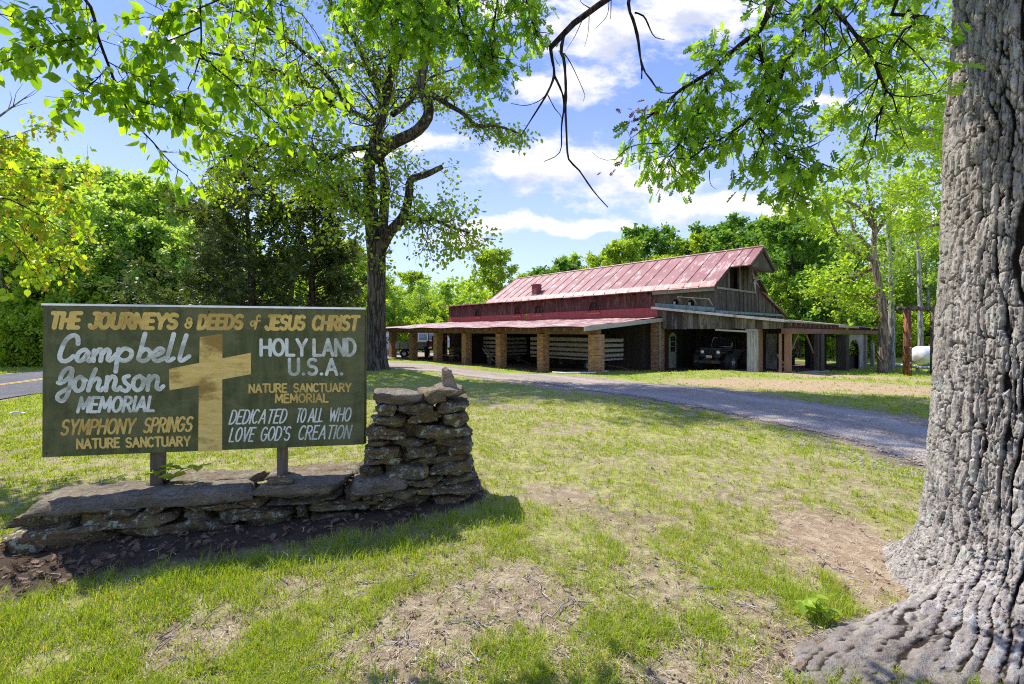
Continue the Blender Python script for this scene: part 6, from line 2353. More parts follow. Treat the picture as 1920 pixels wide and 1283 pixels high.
# ------------------------------------------------------------------ trees right of the barn
def hand_tree(name, label, root, mains, lims, seed, bark, leafm, leaf, shoots, tmpl=T_HEX, droop=.2):
    t = thing(name, label, 'tree', root)
    lo = lambda a: to_local(a, root)
    K = Tree(seed)
    tb = [(lo(a), np.linspace(r0, r1, len(a)), 10) for a, r0, r1 in mains]
    for a, r0, r1 in lims:
        K.limb(lo(a), r0, r1, 6)
    for (a, r0, r1), kw in zip(list(mains) + list(lims), shoots):
        if kw:
            K.shoots(lo(a), *kw[0], **kw[1])
    link('trunk', tubes_mesh('trunk', tb), bark, t)
    link('limb', tubes_mesh('limb', K.tubes), bark, t)
    if K.lp:
        link('crown', K.leafmesh(leaf, tmpl, droop), leafm, t)
    return t


Y1 = 27.0
rA = Vector(P(1656, 702, Y1))
rA.z = gz(rA.x, rA.y)
mA = pxpath([(1656, 708, Y1), (1656, 650, Y1), (1656, 602, Y1), (1653, 563, Y1), (1645, 523, Y1), (1639, 491, Y1), (1638, 458, Y1), (1640, 420, Y1), (1630, 370, Y1), (1622, 320, Y1)], 26)
lA = [pxpath([(1637, 489, Y1), (1612, 477, Y1 - .5), (1589, 461, Y1 - 1), (1570, 440, Y1 - 1.3), (1555, 405, Y1 - 1.5), (1540, 370, Y1 - 1.6)], 12),
      pxpath([(1638, 470, Y1), (1616, 451, Y1 + .4), (1600, 430, Y1 + .8), (1590, 390, Y1 + 1), (1580, 340, Y1 + 1)], 12),
      pxpath([(1652, 562, Y1), (1625, 555, Y1 + 1), (1589, 552, Y1 + 2), (1555, 548, Y1 + 3), (1520, 552, Y1 + 4)], 12),
      pxpath([(1640, 440, Y1), (1660, 410, Y1), (1690, 370, Y1 + .3), (1710, 330, Y1 + .5)], 12),
      pxpath([(1654, 590, Y1), (1630, 570, Y1 + 1.2), (1605, 560, Y1 + 2.4)], 8),
      pxpath([(1640, 430, Y1), (1610, 390, Y1 - .8), (1560, 370, Y1 - 1.2), (1500, 385, Y1 - 1.6)], 12),
      pxpath([(1640, 500, Y1), (1600, 520, Y1 + 1.4), (1560, 525, Y1 + 2.4), (1530, 530, Y1 + 3)], 10)]
hand_tree('walnut_tree', 'brown trunked tree with a big side limb at the right end of the barn shed', rA, [(mA, .30, .06)], [(a, .12, .03) for a in lA], 61, M['bark_tan'], M['leaf_spring'], .22,
          [((.04, 12, 2.0, .55), D(nleaf=9, jitter=.2))] + [((.03, 12, 2.1, .2), D(nleaf=11, jitter=.2, sub=5))] * 7)
for i, (px, pb, Yq, top, r, lab) in enumerate(((1672, 698, 29, 300, .20, 'slim pale grey trunked tree just right of the brown trunk at the barn'), (1726, 676, 34, 330, .19, 'slim grey trunked tree rising behind the white tank'))):
    rr = Vector(P(px, pb, Yq))
    rr.z = gz(rr.x, rr.y)
    m1 = pxpath([(px, pb + 10, Yq), (px, 640, Yq), (px - 1, 560, Yq), (px - 4, 480, Yq), (px - 8, 400, Yq), (px - 2, top, Yq)], 20)
    l1 = [pxpath([(px - 4, 480 + 20, Yq), (px + 18, 450, Yq), (px + 34, 400, Yq + .5)], 8), pxpath([(px - 2, 540, Yq), (px - 22, 500, Yq - .5), (px - 36, 440, Yq - .8)], 8), pxpath([(px - 6, 430, Yq), (px + 20, 380, Yq), (px + 30, 330, Yq)], 8)]
    hand_tree('grey_tree', lab, rr, [(m1, r, .05)], [(a, .06, .02) for a in l1], 70 + i, M['bark_grey'], M['leaf_forest_pale'], .17, [((.02, 12, 1.6, .5), D(nleaf=4, jitter=.2))] + [((.015, 8, 1.3, .3), D(nleaf=4, jitter=.2))] * 3)

# near bright tree behind the big trunk
Y2 = 13.0
rB = Vector(P(1868, 700, Y2))
rB.z = gz(rB.x, rB.y)
mB = pxpath([(1868, 740, Y2), (1866, 600, Y2), (1862, 480, Y2), (1855, 350, Y2), (1850, 230, Y2), (1840, 100, Y2), (1830, -40, Y2), (1815, -160, Y2)], 26)
lB = [pxpath([(1850, 215, Y2), (1790, 190, Y2 - .3), (1740, 178, Y2 - .6), (1690, 165, Y2 - .8), (1630, 175, Y2 - 1)], 14),
      pxpath([(1852, 230, Y2), (1770, 198, Y2), (1700, 207, Y2 + .3), (1640, 216, Y2 + .5), (1580, 228, Y2 + .8), (1530, 232, Y2 + 1)], 16),
      pxpath([(1858, 370, Y2), (1790, 340, Y2 - .4), (1740, 350, Y2 - .8), (1690, 365, Y2 - 1)], 12),
      pxpath([(1855, 330, Y2), (1790, 290, Y2 + .6), (1720, 275, Y2 + 1), (1650, 290, Y2 + 1.4), (1600, 320, Y2 + 1.6)], 14),
      pxpath([(1860, 420, Y2), (1790, 420, Y2 - .4), (1740, 425, Y2 - .6), (1700, 440, Y2 - .8)], 10),
      pxpath([(1840, 120, Y2), (1770, 70, Y2), (1700, 50, Y2 + .4), (1640, 60, Y2 + .8)], 12),
      pxpath([(1845, 150, Y2), (1780, 120, Y2 + 1), (1700, 110, Y2 + 1.5), (1610, 130, Y2 + 2)], 12),
      pxpath([(1856, 300, Y2), (1780, 250, Y2 - 1), (1700, 240, Y2 - 1.6), (1640, 255, Y2 - 2)], 12)]
hand_tree('maple_tree', 'bright yellow green tree whose boughs reach out from behind the big trunk at the right', rB, [(mB, .25, .08)], [(a, .07, .02) for a in lB], 81, M['bark_grey'], M['leaf_spring'], .105,
          [None] + [((.02, 16, 1.15, .12), D(nleaf=17, jitter=.11, sub=5, up=.1))] * 8, T_HEX, .3)
# ------------------------------------------------------------------ big oak at the right edge
OC = Vector((3.02, 2.62, 0.0))
OC.z = gz(OC.x, OC.y)
oak = thing('oak_tree', 'huge old oak with thick pale furrowed bark and spreading root flare at the right edge', 'tree', OC)
nth = 700
zz = np.concatenate([np.arange(-0.22, 0.3, 0.0042), np.arange(0.3, 3.7, 0.0056), np.arange(3.7, 7.5, 0.12)])
th = np.linspace(0, 2 * np.pi, nth, endpoint=False)
TH, ZZ = np.meshgrid(th, zz)
r_base = np.interp(ZZ, [-.3, 0, .15, .35, .6, 1.0, 2.0, 4, 7.5], [.58, .54, .50, .47, .45, .43, .41, .39, .34])
lob = np.zeros_like(TH)
for a, w, am, zs in ((195, 11, 1.18, .13), (176, 14, .08, .2), (208, 12, .70, .12), (224, 16, .50, .22), (246, 17, .46, .27), (272, 20, .40, .3), (150, 20, .08, .2), (110, 25, .25, .25), (60, 25, .25, .25), (15, 25, .25, .25), (310, 25, .3, .25)):
    da = (TH - R(a) + np.pi) % (2 * np.pi) - np.pi
    lob += am * np.exp(-(da / R(w)) ** 2) * np.exp(-np.maximum(ZZ + .02, -.15) / zs)
rad = r_base + lob
rad = rad + 0.016 * np.sin(5 * TH + 1 + .4 * ZZ) + 0.05 * (fbm(np.cos(TH) * 1.6, np.sin(TH) * 1.6, ZZ * .8, 3, 3) - .5)
# bark: plates broken by long upright fissures and short cross cracks
arcl = ((TH - R(215) + np.pi) % (2 * np.pi) - np.pi) * (r_base + lob * .75)
rlen = ZZ - lob * .9          # length down the flare
w1 = (fbm(arcl * 5, rlen * 5, 0, 8, 3) - .5)
w2 = (fbm(arcl * 5, rlen * 5, 7.7, 9, 3) - .5)


def cells(a, b, seed):
    """distance to the nearest crack between jittered cells, and a random value per cell"""
    ia, ib = np.floor(a).astype(np.int64), np.floor(b).astype(np.int64)
    f1 = np.full(a.shape, 9.0)
    f2 = np.full(a.shape, 9.0)
    cid = np.zeros(a.shape)
    for da_ in (-1, 0, 1):
        for db_ in (-1, 0, 1):
            ca_, cb2 = ia + da_, ib + db_
            px_ = ca_ + .1 + .8 * _h(ca_, cb2, ca_ * 0, seed)
            py_ = cb2 + .1 + .8 * _h(ca_, cb2, ca_ * 0 + 1, seed)
            d_ = np.hypot(a - px_, b - py_)
            v_ = _h(ca_, cb2, ca_ * 0 + 2, seed)
            nearer = d_ < f1
            f2 = np.where(nearer, f1, np.minimum(f2, d_))
            cid = np.where(nearer, v_, cid)
            f1 = np.where(nearer, d_, f1)
    return f2 - f1, cid


e1, c1_ = cells(arcl / .060 + w1 * 1.0, rlen / .17 + w2 * .7, 41)
e2, c2_ = cells(arcl / .022 + w1 * 1.2 + 5, rlen / .20 + w2 * 1.2, 47)
e3, c3_ = cells(arcl / .010 + w1 * 3 + 3, rlen / .026 + w2 * 2, 49)
fis = fbm((arcl + w1 * .06) * 16, rlen * 1.25, 1.0, 51, 2, .35)
fisb = fbm((arcl + w2 * .03) * 36, rlen * 2.4, 5.0, 53, 2, .35)
wv = fbm(arcl * 5.0, rlen * 1.5, 1.5, 83, 3) * 3.2 + fbm(arcl * 16, rlen * 4, 2.5, 85, 2) * .6
ph = np.abs(np.sin(np.pi * (arcl / .062 + wv)))
bridge = fbm(arcl * 11, rlen * 3.0, 6.5, 87, 2)
f0 = sst(ph + .75 * (bridge - .47), .10, .32) * (.62 + .38 * sst(np.abs(fisb - .5), .0, .05)) * (.7 + .3 * sst(np.abs(fis - .5), .0, .06))
stri = fbm(arcl * 85, rlen * 7, 3.0, 73, 3)
k1 = sst(e1, .01, .10)
k2 = sst(e2, .0, .08)
rough = fbm(arcl * 70, rlen * 40, 0, 59, 3)
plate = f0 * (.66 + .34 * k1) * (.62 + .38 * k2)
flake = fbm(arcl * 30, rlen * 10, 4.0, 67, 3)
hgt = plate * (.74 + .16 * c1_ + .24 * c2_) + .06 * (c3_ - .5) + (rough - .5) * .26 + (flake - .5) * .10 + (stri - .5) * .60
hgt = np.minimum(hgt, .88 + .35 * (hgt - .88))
amp = np.interp(ZZ, [-.2, .1, .6, 4, 7], [.058, .060, .058, .052, .03])
rad2 = rad + (hgt - .6) * amp * (1 - .55 * sst(lob, .15, .6))
X3, Y3 = np.cos(TH) * rad2, np.sin(TH) * rad2
rid_ = fbm(arcl * 26, rlen * 6, 8.0, 97, 3)
Z3 = ZZ + ((hgt - .6) * .018 + (rid_ - .5) * .05) * sst(lob, .10, .5)
lean = np.interp(ZZ, [0, 4, 8], [0, .10, .35])
nz_, nt_ = TH.shape
ii = np.arange(nz_ * nt_).reshape(nz_, nt_)
jj = np.roll(ii, -1, axis=1)
F = np.stack([ii[:-1], jj[:-1], jj[1:], ii[1:]], -1).reshape(-1, 4)
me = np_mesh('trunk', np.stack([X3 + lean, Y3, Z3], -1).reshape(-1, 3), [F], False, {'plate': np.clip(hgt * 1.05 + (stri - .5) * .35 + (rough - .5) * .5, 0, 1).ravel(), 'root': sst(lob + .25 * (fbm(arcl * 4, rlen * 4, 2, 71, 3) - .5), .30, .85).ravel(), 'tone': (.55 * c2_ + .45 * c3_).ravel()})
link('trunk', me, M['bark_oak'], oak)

OAKP = np.array(OC)
top = np.array([3.35, 2.62, 6.9])


NEARER = 0.66


def near_limb(pts, n=26):
    return smooth_px([Vector(p) if isinstance(p, Vector) else P(p[0], p[1], p[2] * NEARER) for p in pts], n)


Vt = Vector(tuple(top))
Vm = Vector((3.25, 2.62, 5.2))
KO = Tree(101)
oak_limbs = [
    # (points, r0, r1)
    (near_limb([Vm, Vector((2.9, 3.4, 5.3)), (1470, -90, 4.2), (1448, 0, 4.2), (1435, 37, 4.2), (1418, 64, 4.2), (1378, 90, 4.25), (1341, 129, 4.3), (1277, 168, 4.4), (1235, 205, 4.5), (1195, 235, 4.6)], 40), .055, .006),
    (near_limb([(1418, 64, 4.2), (1428, 110, 4.15), (1436, 134, 4.1), (1438, 181, 4.1)], 12), .014, .005),
    (near_limb([Vm, Vector((3.0, 3.3, 5.2)), (1580, -70, 3.9), (1549, 0, 3.9), (1512, 40, 3.9), (1488, 97, 3.95), (1468, 134, 4.0), (1458, 168, 4.05), (1441, 188, 4.1), (1408, 221, 4.15), (1368, 251, 4.2), (1321, 278, 4.3), (1290, 300, 4.4)], 36), .045, .004),
    (near_limb([Vector((3.2, 2.7, 4.6)), (1686, -20, 3.3), (1713, 27, 3.3), (1745, 35, 3.3), (1690, 60, 3.4), (1660, 110, 3.5)], 20), .03, .005),
    (near_limb([(1548, 0, 3.9), (1600, 60, 3.6), (1640, 120, 3.5), (1660, 180, 3.5), (1640, 230, 3.5)], 16), .012, .004),
    (near_limb([(1408, 221, 4.15), (1450, 270, 4.0), (1490, 310, 3.9), (1510, 340, 3.9)], 12), .008, .003),
    (near_limb([(1341, 129, 4.3), (1310, 200, 4.4), (1280, 260, 4.5), (1255, 300, 4.5)], 12), .008, .003),
    # bough over the middle of the view
    (near_limb([Vt, Vector((2.2, 3.9, 7.0)), (1250, -210, 5.2), (1060, -120, 5.1), (940, -60, 5.1), (820, -40, 5.1), (700, -30, 5.2), (640, -10, 5.3)], 40), .06, .008),
    (near_limb([(1000, -85, 5.1), (985, -20, 5.1), (995, 30, 5.0), (1010, 70, 5.0)], 12), .010, .003),
    (near_limb([(940, -60, 5.1), (930, 20, 5.0), (920, 80, 5.0), (930, 140, 4.95)], 12), .010, .003),
    (near_limb([(850, -45, 5.1), (860, 20, 5.1), (880, 80, 5.0), (905, 130, 5.0)], 12), .010, .003),
    (near_limb([(780, -35, 5.1), (790, 20, 5.0), (800, 60, 5.0)], 12), .010, .003),
    (near_limb([(740, -30, 5.2), (755, 30, 5.1), (765, 70, 5.1)], 12), .009, .003),
    (near_limb([(680, -20, 5.2), (700, 10, 5.2), (715, 30, 5.2)], 10), .008, .003),
]
dead_limbs = [
    (near_limb([Vt, Vector((2.6, 3.9, 6.6)), (1210, -80, 4.6), (1138, 0, 4.6), (1107, 16, 4.6), (1068, 52, 4.6), (1032, 90, 4.6)], 26), .04, .017),
    (near_limb([(1032, 90, 4.6), (1036, 115, 4.6), (1039, 142, 4.6), (1025, 177, 4.6), (993, 229, 4.55), (976, 256, 4.5)], 16), .011, .003),
    (near_limb([(1039, 142, 4.6), (1050, 164, 4.6), (1058, 193, 4.6), (1053, 236, 4.6), (1050, 285, 4.6), (1020, 303, 4.55)], 16), .009, .002),
    (near_limb([(1060, 58, 4.6), (1052, 95, 4.58), (1058, 115, 4.56), (1061, 164, 4.55), (1060, 196, 4.55), (1062, 242, 4.5), (1066, 298, 4.5), (1084, 317, 4.5), (1114, 360, 4.45), (1140, 389, 4.4)], 26), .013, .003),
    (near_limb([(1210, -80, 4.6), (1179, 0, 4.5), (1189, 43, 4.5), (1196, 72, 4.5), (1204, 124, 4.45), (1222, 152, 4.45), (1241, 175, 4.45), (1270, 172, 4.45)], 22), .016, .003),
    (near_limb([(1190, 24, 4.5), (1208, 32, 4.5), (1226, 68, 4.5), (1246, 74, 4.5)], 10), .007, .002),
    (near_limb([(1204, 124, 4.45), (1203, 148, 4.45)], 5), .007, .004),
    (near_limb([(1057, 100, 4.56), (1068, 115, 4.55), (1085, 150, 4.5), (1097, 180, 4.5), (1094, 190, 4.5)], 10), .004, .0015),
    (near_limb([(1025, 177, 4.6), (1010, 190, 4.6), (985, 198, 4.6), (958, 194, 4.6)], 10), .004, .0015),
    (near_limb([(1027, 178, 4.6), (1040, 203, 4.6), (1050, 215, 4.6), (1053, 222, 4.6)], 8), .004, .002),
    (near_limb([(1103, 20, 4.6), (1080, 40, 4.5), (1060, 55, 4.45)], 6), .004, .0015), (near_limb([(1105, 18, 4.6), (1103, 60, 4.6), (1096, 88, 4.6)], 8), .003, .001),
    (near_limb([(1095, 30, 4.6), (1078, 68, 4.6), (1060, 96, 4.6)], 8), .003, .001), (near_limb([(1142, 0, 4.6), (1138, 30, 4.6), (1116, 54, 4.6)], 8), .003, .001),
    (near_limb([(1107, 16, 4.6), (1090, 5, 4.6), (1085, -10, 4.6)], 6), .004, .002), (near_limb([(1146, 0, 4.6), (1145, 36, 4.6)], 5), .004, .002),
    (near_limb([(1241, 268, 4.5), (1182, 275, 4.5), (1152, 300, 4.5), (1125, 297, 4.5), (1110, 286, 4.5)], 10), .004, .0012), (near_limb([(1184, 275, 4.5), (1183, 290, 4.5)], 5), .003, .0012),
    (near_limb([(1330, 320, 4.3), (1332, 345, 4.3), (1343, 355, 4.3)], 8), .003, .001), (near_limb([(1391, 318, 4.2), (1398, 332, 4.2), (1418, 352, 4.2)], 8), .003, .001),
]


def oloc(a):
    return np.asarray(a) - OAKP


for a, r0, r1 in oak_limbs:
    KO.limb(oloc(a), r0, r1, 8)
rngo = KO.rng


def leafy(K, pts, n, L, leaves, lo, hang=.35, t0=.0, spread=.6, tw=.004, jit=.03, sub=2):
    """short twigs ending in hanging bunches of leaves"""
    rng = K.rng
    m = len(pts)
    for i in range(n):
        f = t0 + (1 - t0) * (i + rng.random()) / n
        k = min(int(f * (m - 1)), m - 2)
        p = pts[k] + (pts[k + 1] - pts[k]) * (f * (m - 1) - k)
        tan = unit(pts[k + 1] - pts[k])
        d = unit(tan * .5 + rng.normal(0, spread, 3) + np.array([0, 0, -hang * .4]))
        w = path(rng, p, d, L * rng.uniform(.5, 1.2), 5, .22, -.04)
        K.tubes.append((w, np.linspace(tw, tw * .35, 6), 4))
        ends = [w]
        for s_ in range(sub):
            kk = rng.integers(1, 5)
            w2 = path(rng, w[kk], unit(unit(w[kk + 1] - w[kk]) * .5 + rng.normal(0, .6, 3)), L * .5 * rng.uniform(.5, 1.2), 4, .2, -.05)
            K.tubes.append((w2, np.linspace(tw * .6, tw * .25, 5), 3))
            ends.append(w2)
        for w3 in ends:
            q = len(w3) - 1
            ff = (.35 + .65 * rng.random(leaves)) * q
            ki = np.minimum(ff.astype(int), q - 1)
            K.lp.append(w3[ki] + (w3[ki + 1] - w3[ki]) * (ff - ki)[:, None] + rng.normal(0, jit, (leaves, 3)))
            K.ld.append(unit(w3[ki + 1] - w3[ki]))


def near_leaves(K, size, tmpl, droop, flat=.8, name='foliage', cull=None):
    rng = K.rng
    p, d = np.concatenate(K.lp), np.concatenate(K.ld)
    if cull is not None:
        k = cull(p)
        p, d = p[k], d[k]
    n = len(p)
    al = unit(d * .45 + rng.normal(0, .45, (n, 3)) + np.array([0, 0, -droop]))
    nr = unit(rng.normal(0, flat, (n, 3)) + np.array([0.0, -.35, .55]))
    return leaf_mesh(name, [leaf_arrays(p, al, nr, size * rng.uniform(.6, 1.15, n), tmpl, rng)], False)


for i, (n, L, lv, t0) in enumerate([(48, .32, 5, .38), (12, .26, 5, .2), (46, .32, 5, .32), (14, .28, 4, .3), (18, .30, 4, .1), (20, .30, 5, .1), (24, .30, 5, .1), (80, .26, 5, .42), (18, .22, 5, .2), (20, .24, 5, .2), (20, .24, 5, .2), (15, .22, 5, .2), (15, .22, 5, .2), (12, .2, 5, .1)]):
    leafy(KO, oloc(oak_limbs[i][0]), n, L, lv, 0, .5, t0)
link('branch', tubes_mesh('branch', KO.tubes), M['bark_twig'], oak)
link('foliage', near_leaves(KO, .090, T_OAK, .65), M['leaf_oak'], oak)
link('dead_branch', tubes_mesh('dead_branch', [(oloc(a), np.linspace(r0, r1, len(a)) * (1 + .12 * np.random.default_rng(i).normal(size=len(a))), 7) for i, (a, r0, r1) in enumerate(dead_limbs)]), M['bark_twig'], oak)
KD = Tree(111)
for c, nn in (((1182, 228), 14), ((1204, 222), 8), ((1228, 205), 16), ((1158, 312), 3), ((1164, 305), 2)):
    b = oloc(np.array(P(c[0], c[1], 4.5 * NEARER)))
    KD.lp.append(b + KD.rng.normal(0, .035, (nn, 3)))
    KD.ld.append(unit(KD.rng.normal(0, 1, (nn, 3))))
    link('dead_foliage', near_leaves(KD, .055, T_OAK, .5), M['leaf_dead'], oak)
    KD.lp, KD.ld = [], []


NEARER = 0.84
# ------------------------------------------------------------------ oval leaved tree whose boughs hang in from the upper left
LC = Vector((-3.9, 1.1, gz(-3.9, 1.1)))
lin = thing('linden_tree', 'fresh green oval leaved boughs hanging into the upper left of the view', 'tree', LC)
KL = Tree(131)
lk_ = lambda a: np.asarray(a) - np.array(LC)
hub = Vector((-3.6, 1.9, 5.2))
hub2 = Vector((-2.6, 2.9, 5.6))
lin_limbs = [
    (near_limb([hub, (40, -120, 3.3), (161, 0, 3.3), (183, 67, 3.3), (204, 124, 3.32), (231, 191, 3.35), (261, 241, 3.4), (288, 268, 3.45), (322, 308, 3.5), (352, 330, 3.5)], 36), .022, .003),
    (near_limb([hub2, (365, -70, 3.5), (374, 0, 3.5), (377, 50, 3.5), (375, 110, 3.55), (352, 167, 3.6)], 22), .016, .003),
    (near_limb([(376, 105, 3.55), (436, 154, 3.6), (486, 201, 3.7), (523, 235, 3.8), (560, 265, 3.9)], 20), .007, .002),
    (near_limb([hub2, (505, -60, 3.8), (499, 0, 3.8), (482, 67, 3.8), (469, 144, 3.85), (466, 190, 3.85)], 18), .008, .002),
    (near_limb([hub2, (520, -50, 3.9), (526, 10, 3.9), (536, 90, 3.9), (543, 184, 3.95), (545, 220, 3.95)], 18), .008, .002),
    (near_limb([hub2, (440, -50, 3.9), (505, 0, 3.9), (570, 30, 4.0), (620, 114, 4.1), (650, 170, 4.2)], 20), .009, .002),
    (near_limb([(375, 52, 3.5), (320, 75, 3.4), (250, 95, 3.35)], 10), .005, .002), (near_limb([(410, 0, 3.5), (330, 32, 3.45), (270, 32, 3.4)], 10), .005, .002),
    (near_limb([(183, 67, 3.3), (130, 75, 3.2), (85, 84, 3.1), (30, 95, 3.1)], 12), .005, .002), (near_limb([(204, 124, 3.3), (170, 160, 3.2), (140, 180, 3.2)], 10), .004, .0015),
    (near_limb([(200, 115, 3.3), (250, 140, 3.35), (310, 160, 3.4), (350, 190, 3.45)], 12), .004, .0015), (near_limb([(226, 180, 3.35), (280, 195, 3.4), (330, 210, 3.5), (390, 240, 3.6), (440, 255, 3.7)], 14), .004, .0015),
    (near_limb([hub, (-60, -40, 3.0), (0, 20, 3.0), (60, 40, 3.05), (120, 30, 3.1)], 14), .008, .002), (near_limb([hub, (-90, 60, 2.9), (-20, 90, 2.95), (30, 110, 3.0)], 12), .006, .002),
    (near_limb([hub2, (280, -60, 3.4), (300, 0, 3.4), (310, 40, 3.4), (290, 80, 3.4)], 12), .005, .002), (near_limb([hub2, (450, -70, 3.7), (440, 0, 3.7), (430, 60, 3.7), (420, 110, 3.7)], 12), .005, .002),
    (near_limb([(375, 110, 3.55), (420, 130, 3.8), (420, 200, 3.9), (400, 260, 3.9)], 12), .004, .0015), (near_limb([(523, 235, 3.8), (560, 200, 3.9), (590, 190, 4.0), (620, 210, 4.0)], 10), .003, .0015),
]
for a, r0, r1 in lin_limbs:
    KL.limb(lk_(a), r0, r1, 7)
for i, (n, L, t0) in enumerate([(30, .26, .28), (14, .24, .3), (18, .24, .1), (13, .22, .3), (13, .22, .3), (14, .26, .3), (10, .22, .2), (10, .22, .2), (14, .22, .1), (10, .2, .2), (14, .22, .1), (16, .22, .1), (18, .24, .25), (12, .22, .3), (10, .22, .3), (10, .22, .3), (12, .2, .1), (8, .2, .1)]):
    leafy(KL, lk_(lin_limbs[i][0]), int(n * 1.5), L * .9, 3, 0, .5, t0, .6, .0025, .015, 1)
link('branch', tubes_mesh('branch', KL.tubes), M['bark_twig'], lin)
link('foliage', near_leaves(KL, .078, T_OVAL, .75, .9), M['leaf_oval'], lin)
tl = [(np.array([(0, 0, -.2), (.05, .05, 2), (.1, .2, 3.6), (.25, .7, 5.3)]), np.array([.2, .16, .13, .06]), 12), (np.array([(.25, .7, 5.2), (.7, 1.2, 5.6), (1.3, 1.8, 5.6)]), np.array([.06, .045, .03]), 8)]
link('trunk', tubes_mesh('trunk', tl), M['bark_mid'], lin)

NEARER = 1.0
# ------------------------------------------------------------------ yellow green catkin bough at the left edge
CC = Vector((-8.6, 5.4, gz(-8.6, 5.4)))
cat = thing('catkin_tree', 'yellow green leafy boughs hung with orange yellow catkins at the left edge', 'tree', CC)
KC = Tree(151)
lc_ = lambda a: np.asarray(a) - np.array(CC)
hb = Vector((-7.6, 5.5, 4.2))
cl = [near_limb([hb, (-120, 300, 5.6), (0, 318, 5.6), (60, 315, 5.6), (130, 318, 5.6), (170, 330, 5.7)], 18), near_limb([hb, (-120, 360, 5.4), (0, 370, 5.4), (50, 390, 5.4), (100, 420, 5.5), (140, 450, 5.5)], 18),
      near_limb([hb, (-150, 420, 5.2), (-20, 430, 5.3), (30, 460, 5.3), (60, 500, 5.4), (75, 530, 5.4)], 18), near_limb([hb, (-100, 270, 5.8), (0, 262, 5.8), (40, 250, 5.9), (90, 232, 6.0)], 14),
      near_limb([hb, (-130, 400, 5.8), (0, 400, 5.9), (60, 440, 6), (110, 480, 6), (125, 500, 6)], 14), near_limb([hb, (-120, 340, 6), (0, 345, 6), (80, 360, 6.1), (150, 385, 6.2)], 14)]
for a in cl:
    KC.limb(lc_(a), .016, .003, 6)
    leafy(KC, lc_(a), 22, .38, 5, 0, .6, .3, .6, .003, .04, 2)
link('branch', tubes_mesh('branch', KC.tubes), M['bark_twig'], cat)
link('foliage', near_leaves(KC, .085, T_OVAL, .6, .9), M['leaf_yellow'], cat)
pc = np.concatenate(KC.lp)
kk = KC.rng.random(len(pc)) < .2
pc = pc[kk]
ctk = []
for j in range(5):
    q = pc + np.array([0, 0, -.028 * j]) + KC.rng.normal(0, .006, pc.shape)
    ctk.append(leaf_arrays(q, np.tile([0, 0, -1.0], (len(q), 1)) + KC.rng.normal(0, .25, q.shape), rand_dirs(KC.rng, len(q)), .034, T_TRI, KC.rng))
link('catkin', leaf_mesh('catkin', ctk), M['catkin'], cat)
link('trunk', tubes_mesh('trunk', [(np.array([(0, 0, -.3), (.1, 0, 1.5), (.4, 0, 3), (1.0, .1, 4.5), (1.3, .1, 6)]), np.array([.22, .19, .16, .12, .05]), 12)]), M['bark_mid'], cat)
dd_ = MB()
dd_.tube([P(-60, 250, 7), P(-10, 225, 7), P(20, 203, 7), P(45, 185, 7), P(68, 168, 7)], [.02, .016, .012, .007, .003], 6)
for e in (((20, 203), (40, 196), (60, 192)), ((25, 198), (30, 175), (44, 155)), ((15, 207), (22, 185), (18, 170)), ((40, 188), (62, 178), (78, 165))):
    dd_.tube([P(a, b, 7) for a, b in e], [.006, .004, .0015], 5)
for q in (dd_,):
    q.v = [tuple(Vector(v) - CC) for v in q.v]
    q.tube([Vector((1.2, .1, 5.2)), Vector((1.35, .8, 4.9)), P(-60, 250, 7) - CC], [.04, .03, .02], 6)
dd_.build('dead_branch', M['bark_grey'], cat, True)
# ------------------------------------------------------------------ vehicles and things about the barn
def wheel(parent, c, axis, r, w, tyre='rubber', rim='chrome', rim_r=.55, lug=True):
    """a wheel in its thing's frame; axis 'X' or 'Y'"""
    t = MB()
    h = w / 2
    prof = [(r * rim_r, -h * .9), (r * .86, -h), (r * .97, -h * .82), (r, -h * .45), (r, h * .45), (r * .97, h * .82), (r * .86, h), (r * rim_r, h * .9), (r * rim_r, -h * .9)]
    t.lathe(prof, c, axis, 28)
    if lug:
        for i in range(26):
            a = 2 * math.pi * i / 26
            for sg in (-1, 1):
                aa = a + .06 * sg
                p = Vector((math.cos(aa) * r * 1.012, math.sin(aa) * r * 1.012))
                if axis == 'Y':
                    q = Vector((p.x + c[0], c[1] + sg * h * .55, p.y + c[2]))
                    t.bar(q - Vector((0, h * .38, 0)), q + Vector((0, h * .38, 0)), .05, .03, (p.x, 0, p.y))
                else:
                    q = Vector((c[0] + sg * h * .55, p.x + c[1], p.y + c[2]))
                    t.bar(q - Vector((h * .38, 0, 0)), q + Vector((h * .38, 0, 0)), .05, .03, (0, p.x, p.y))
    o = t.build('wheel', M[tyre], parent)
    m = MB()
    m.lathe([(0, -h * .35), (r * rim_r * .4, -h * .5), (r * rim_r * .5, -h * .2), (r * rim_r * .95, -h * .3), (r * rim_r * 1.01, -h * .8), (r * rim_r * 1.01, h * .8), (r * rim_r * .95, h * .3), (r * rim_r * .5, h * .2), (r * rim_r * .4, h * .5), (0, h * .35)], c, axis, 20)
    m.build('rim', M[rim], o)
    return o


def barn_thing(name, label, cat, u, v, ang=0.0, group=None):
    x, y = barn_xy(u, v)
    return thing(name, label, cat, (x, y, gz(x, y)), BA + ang, group)


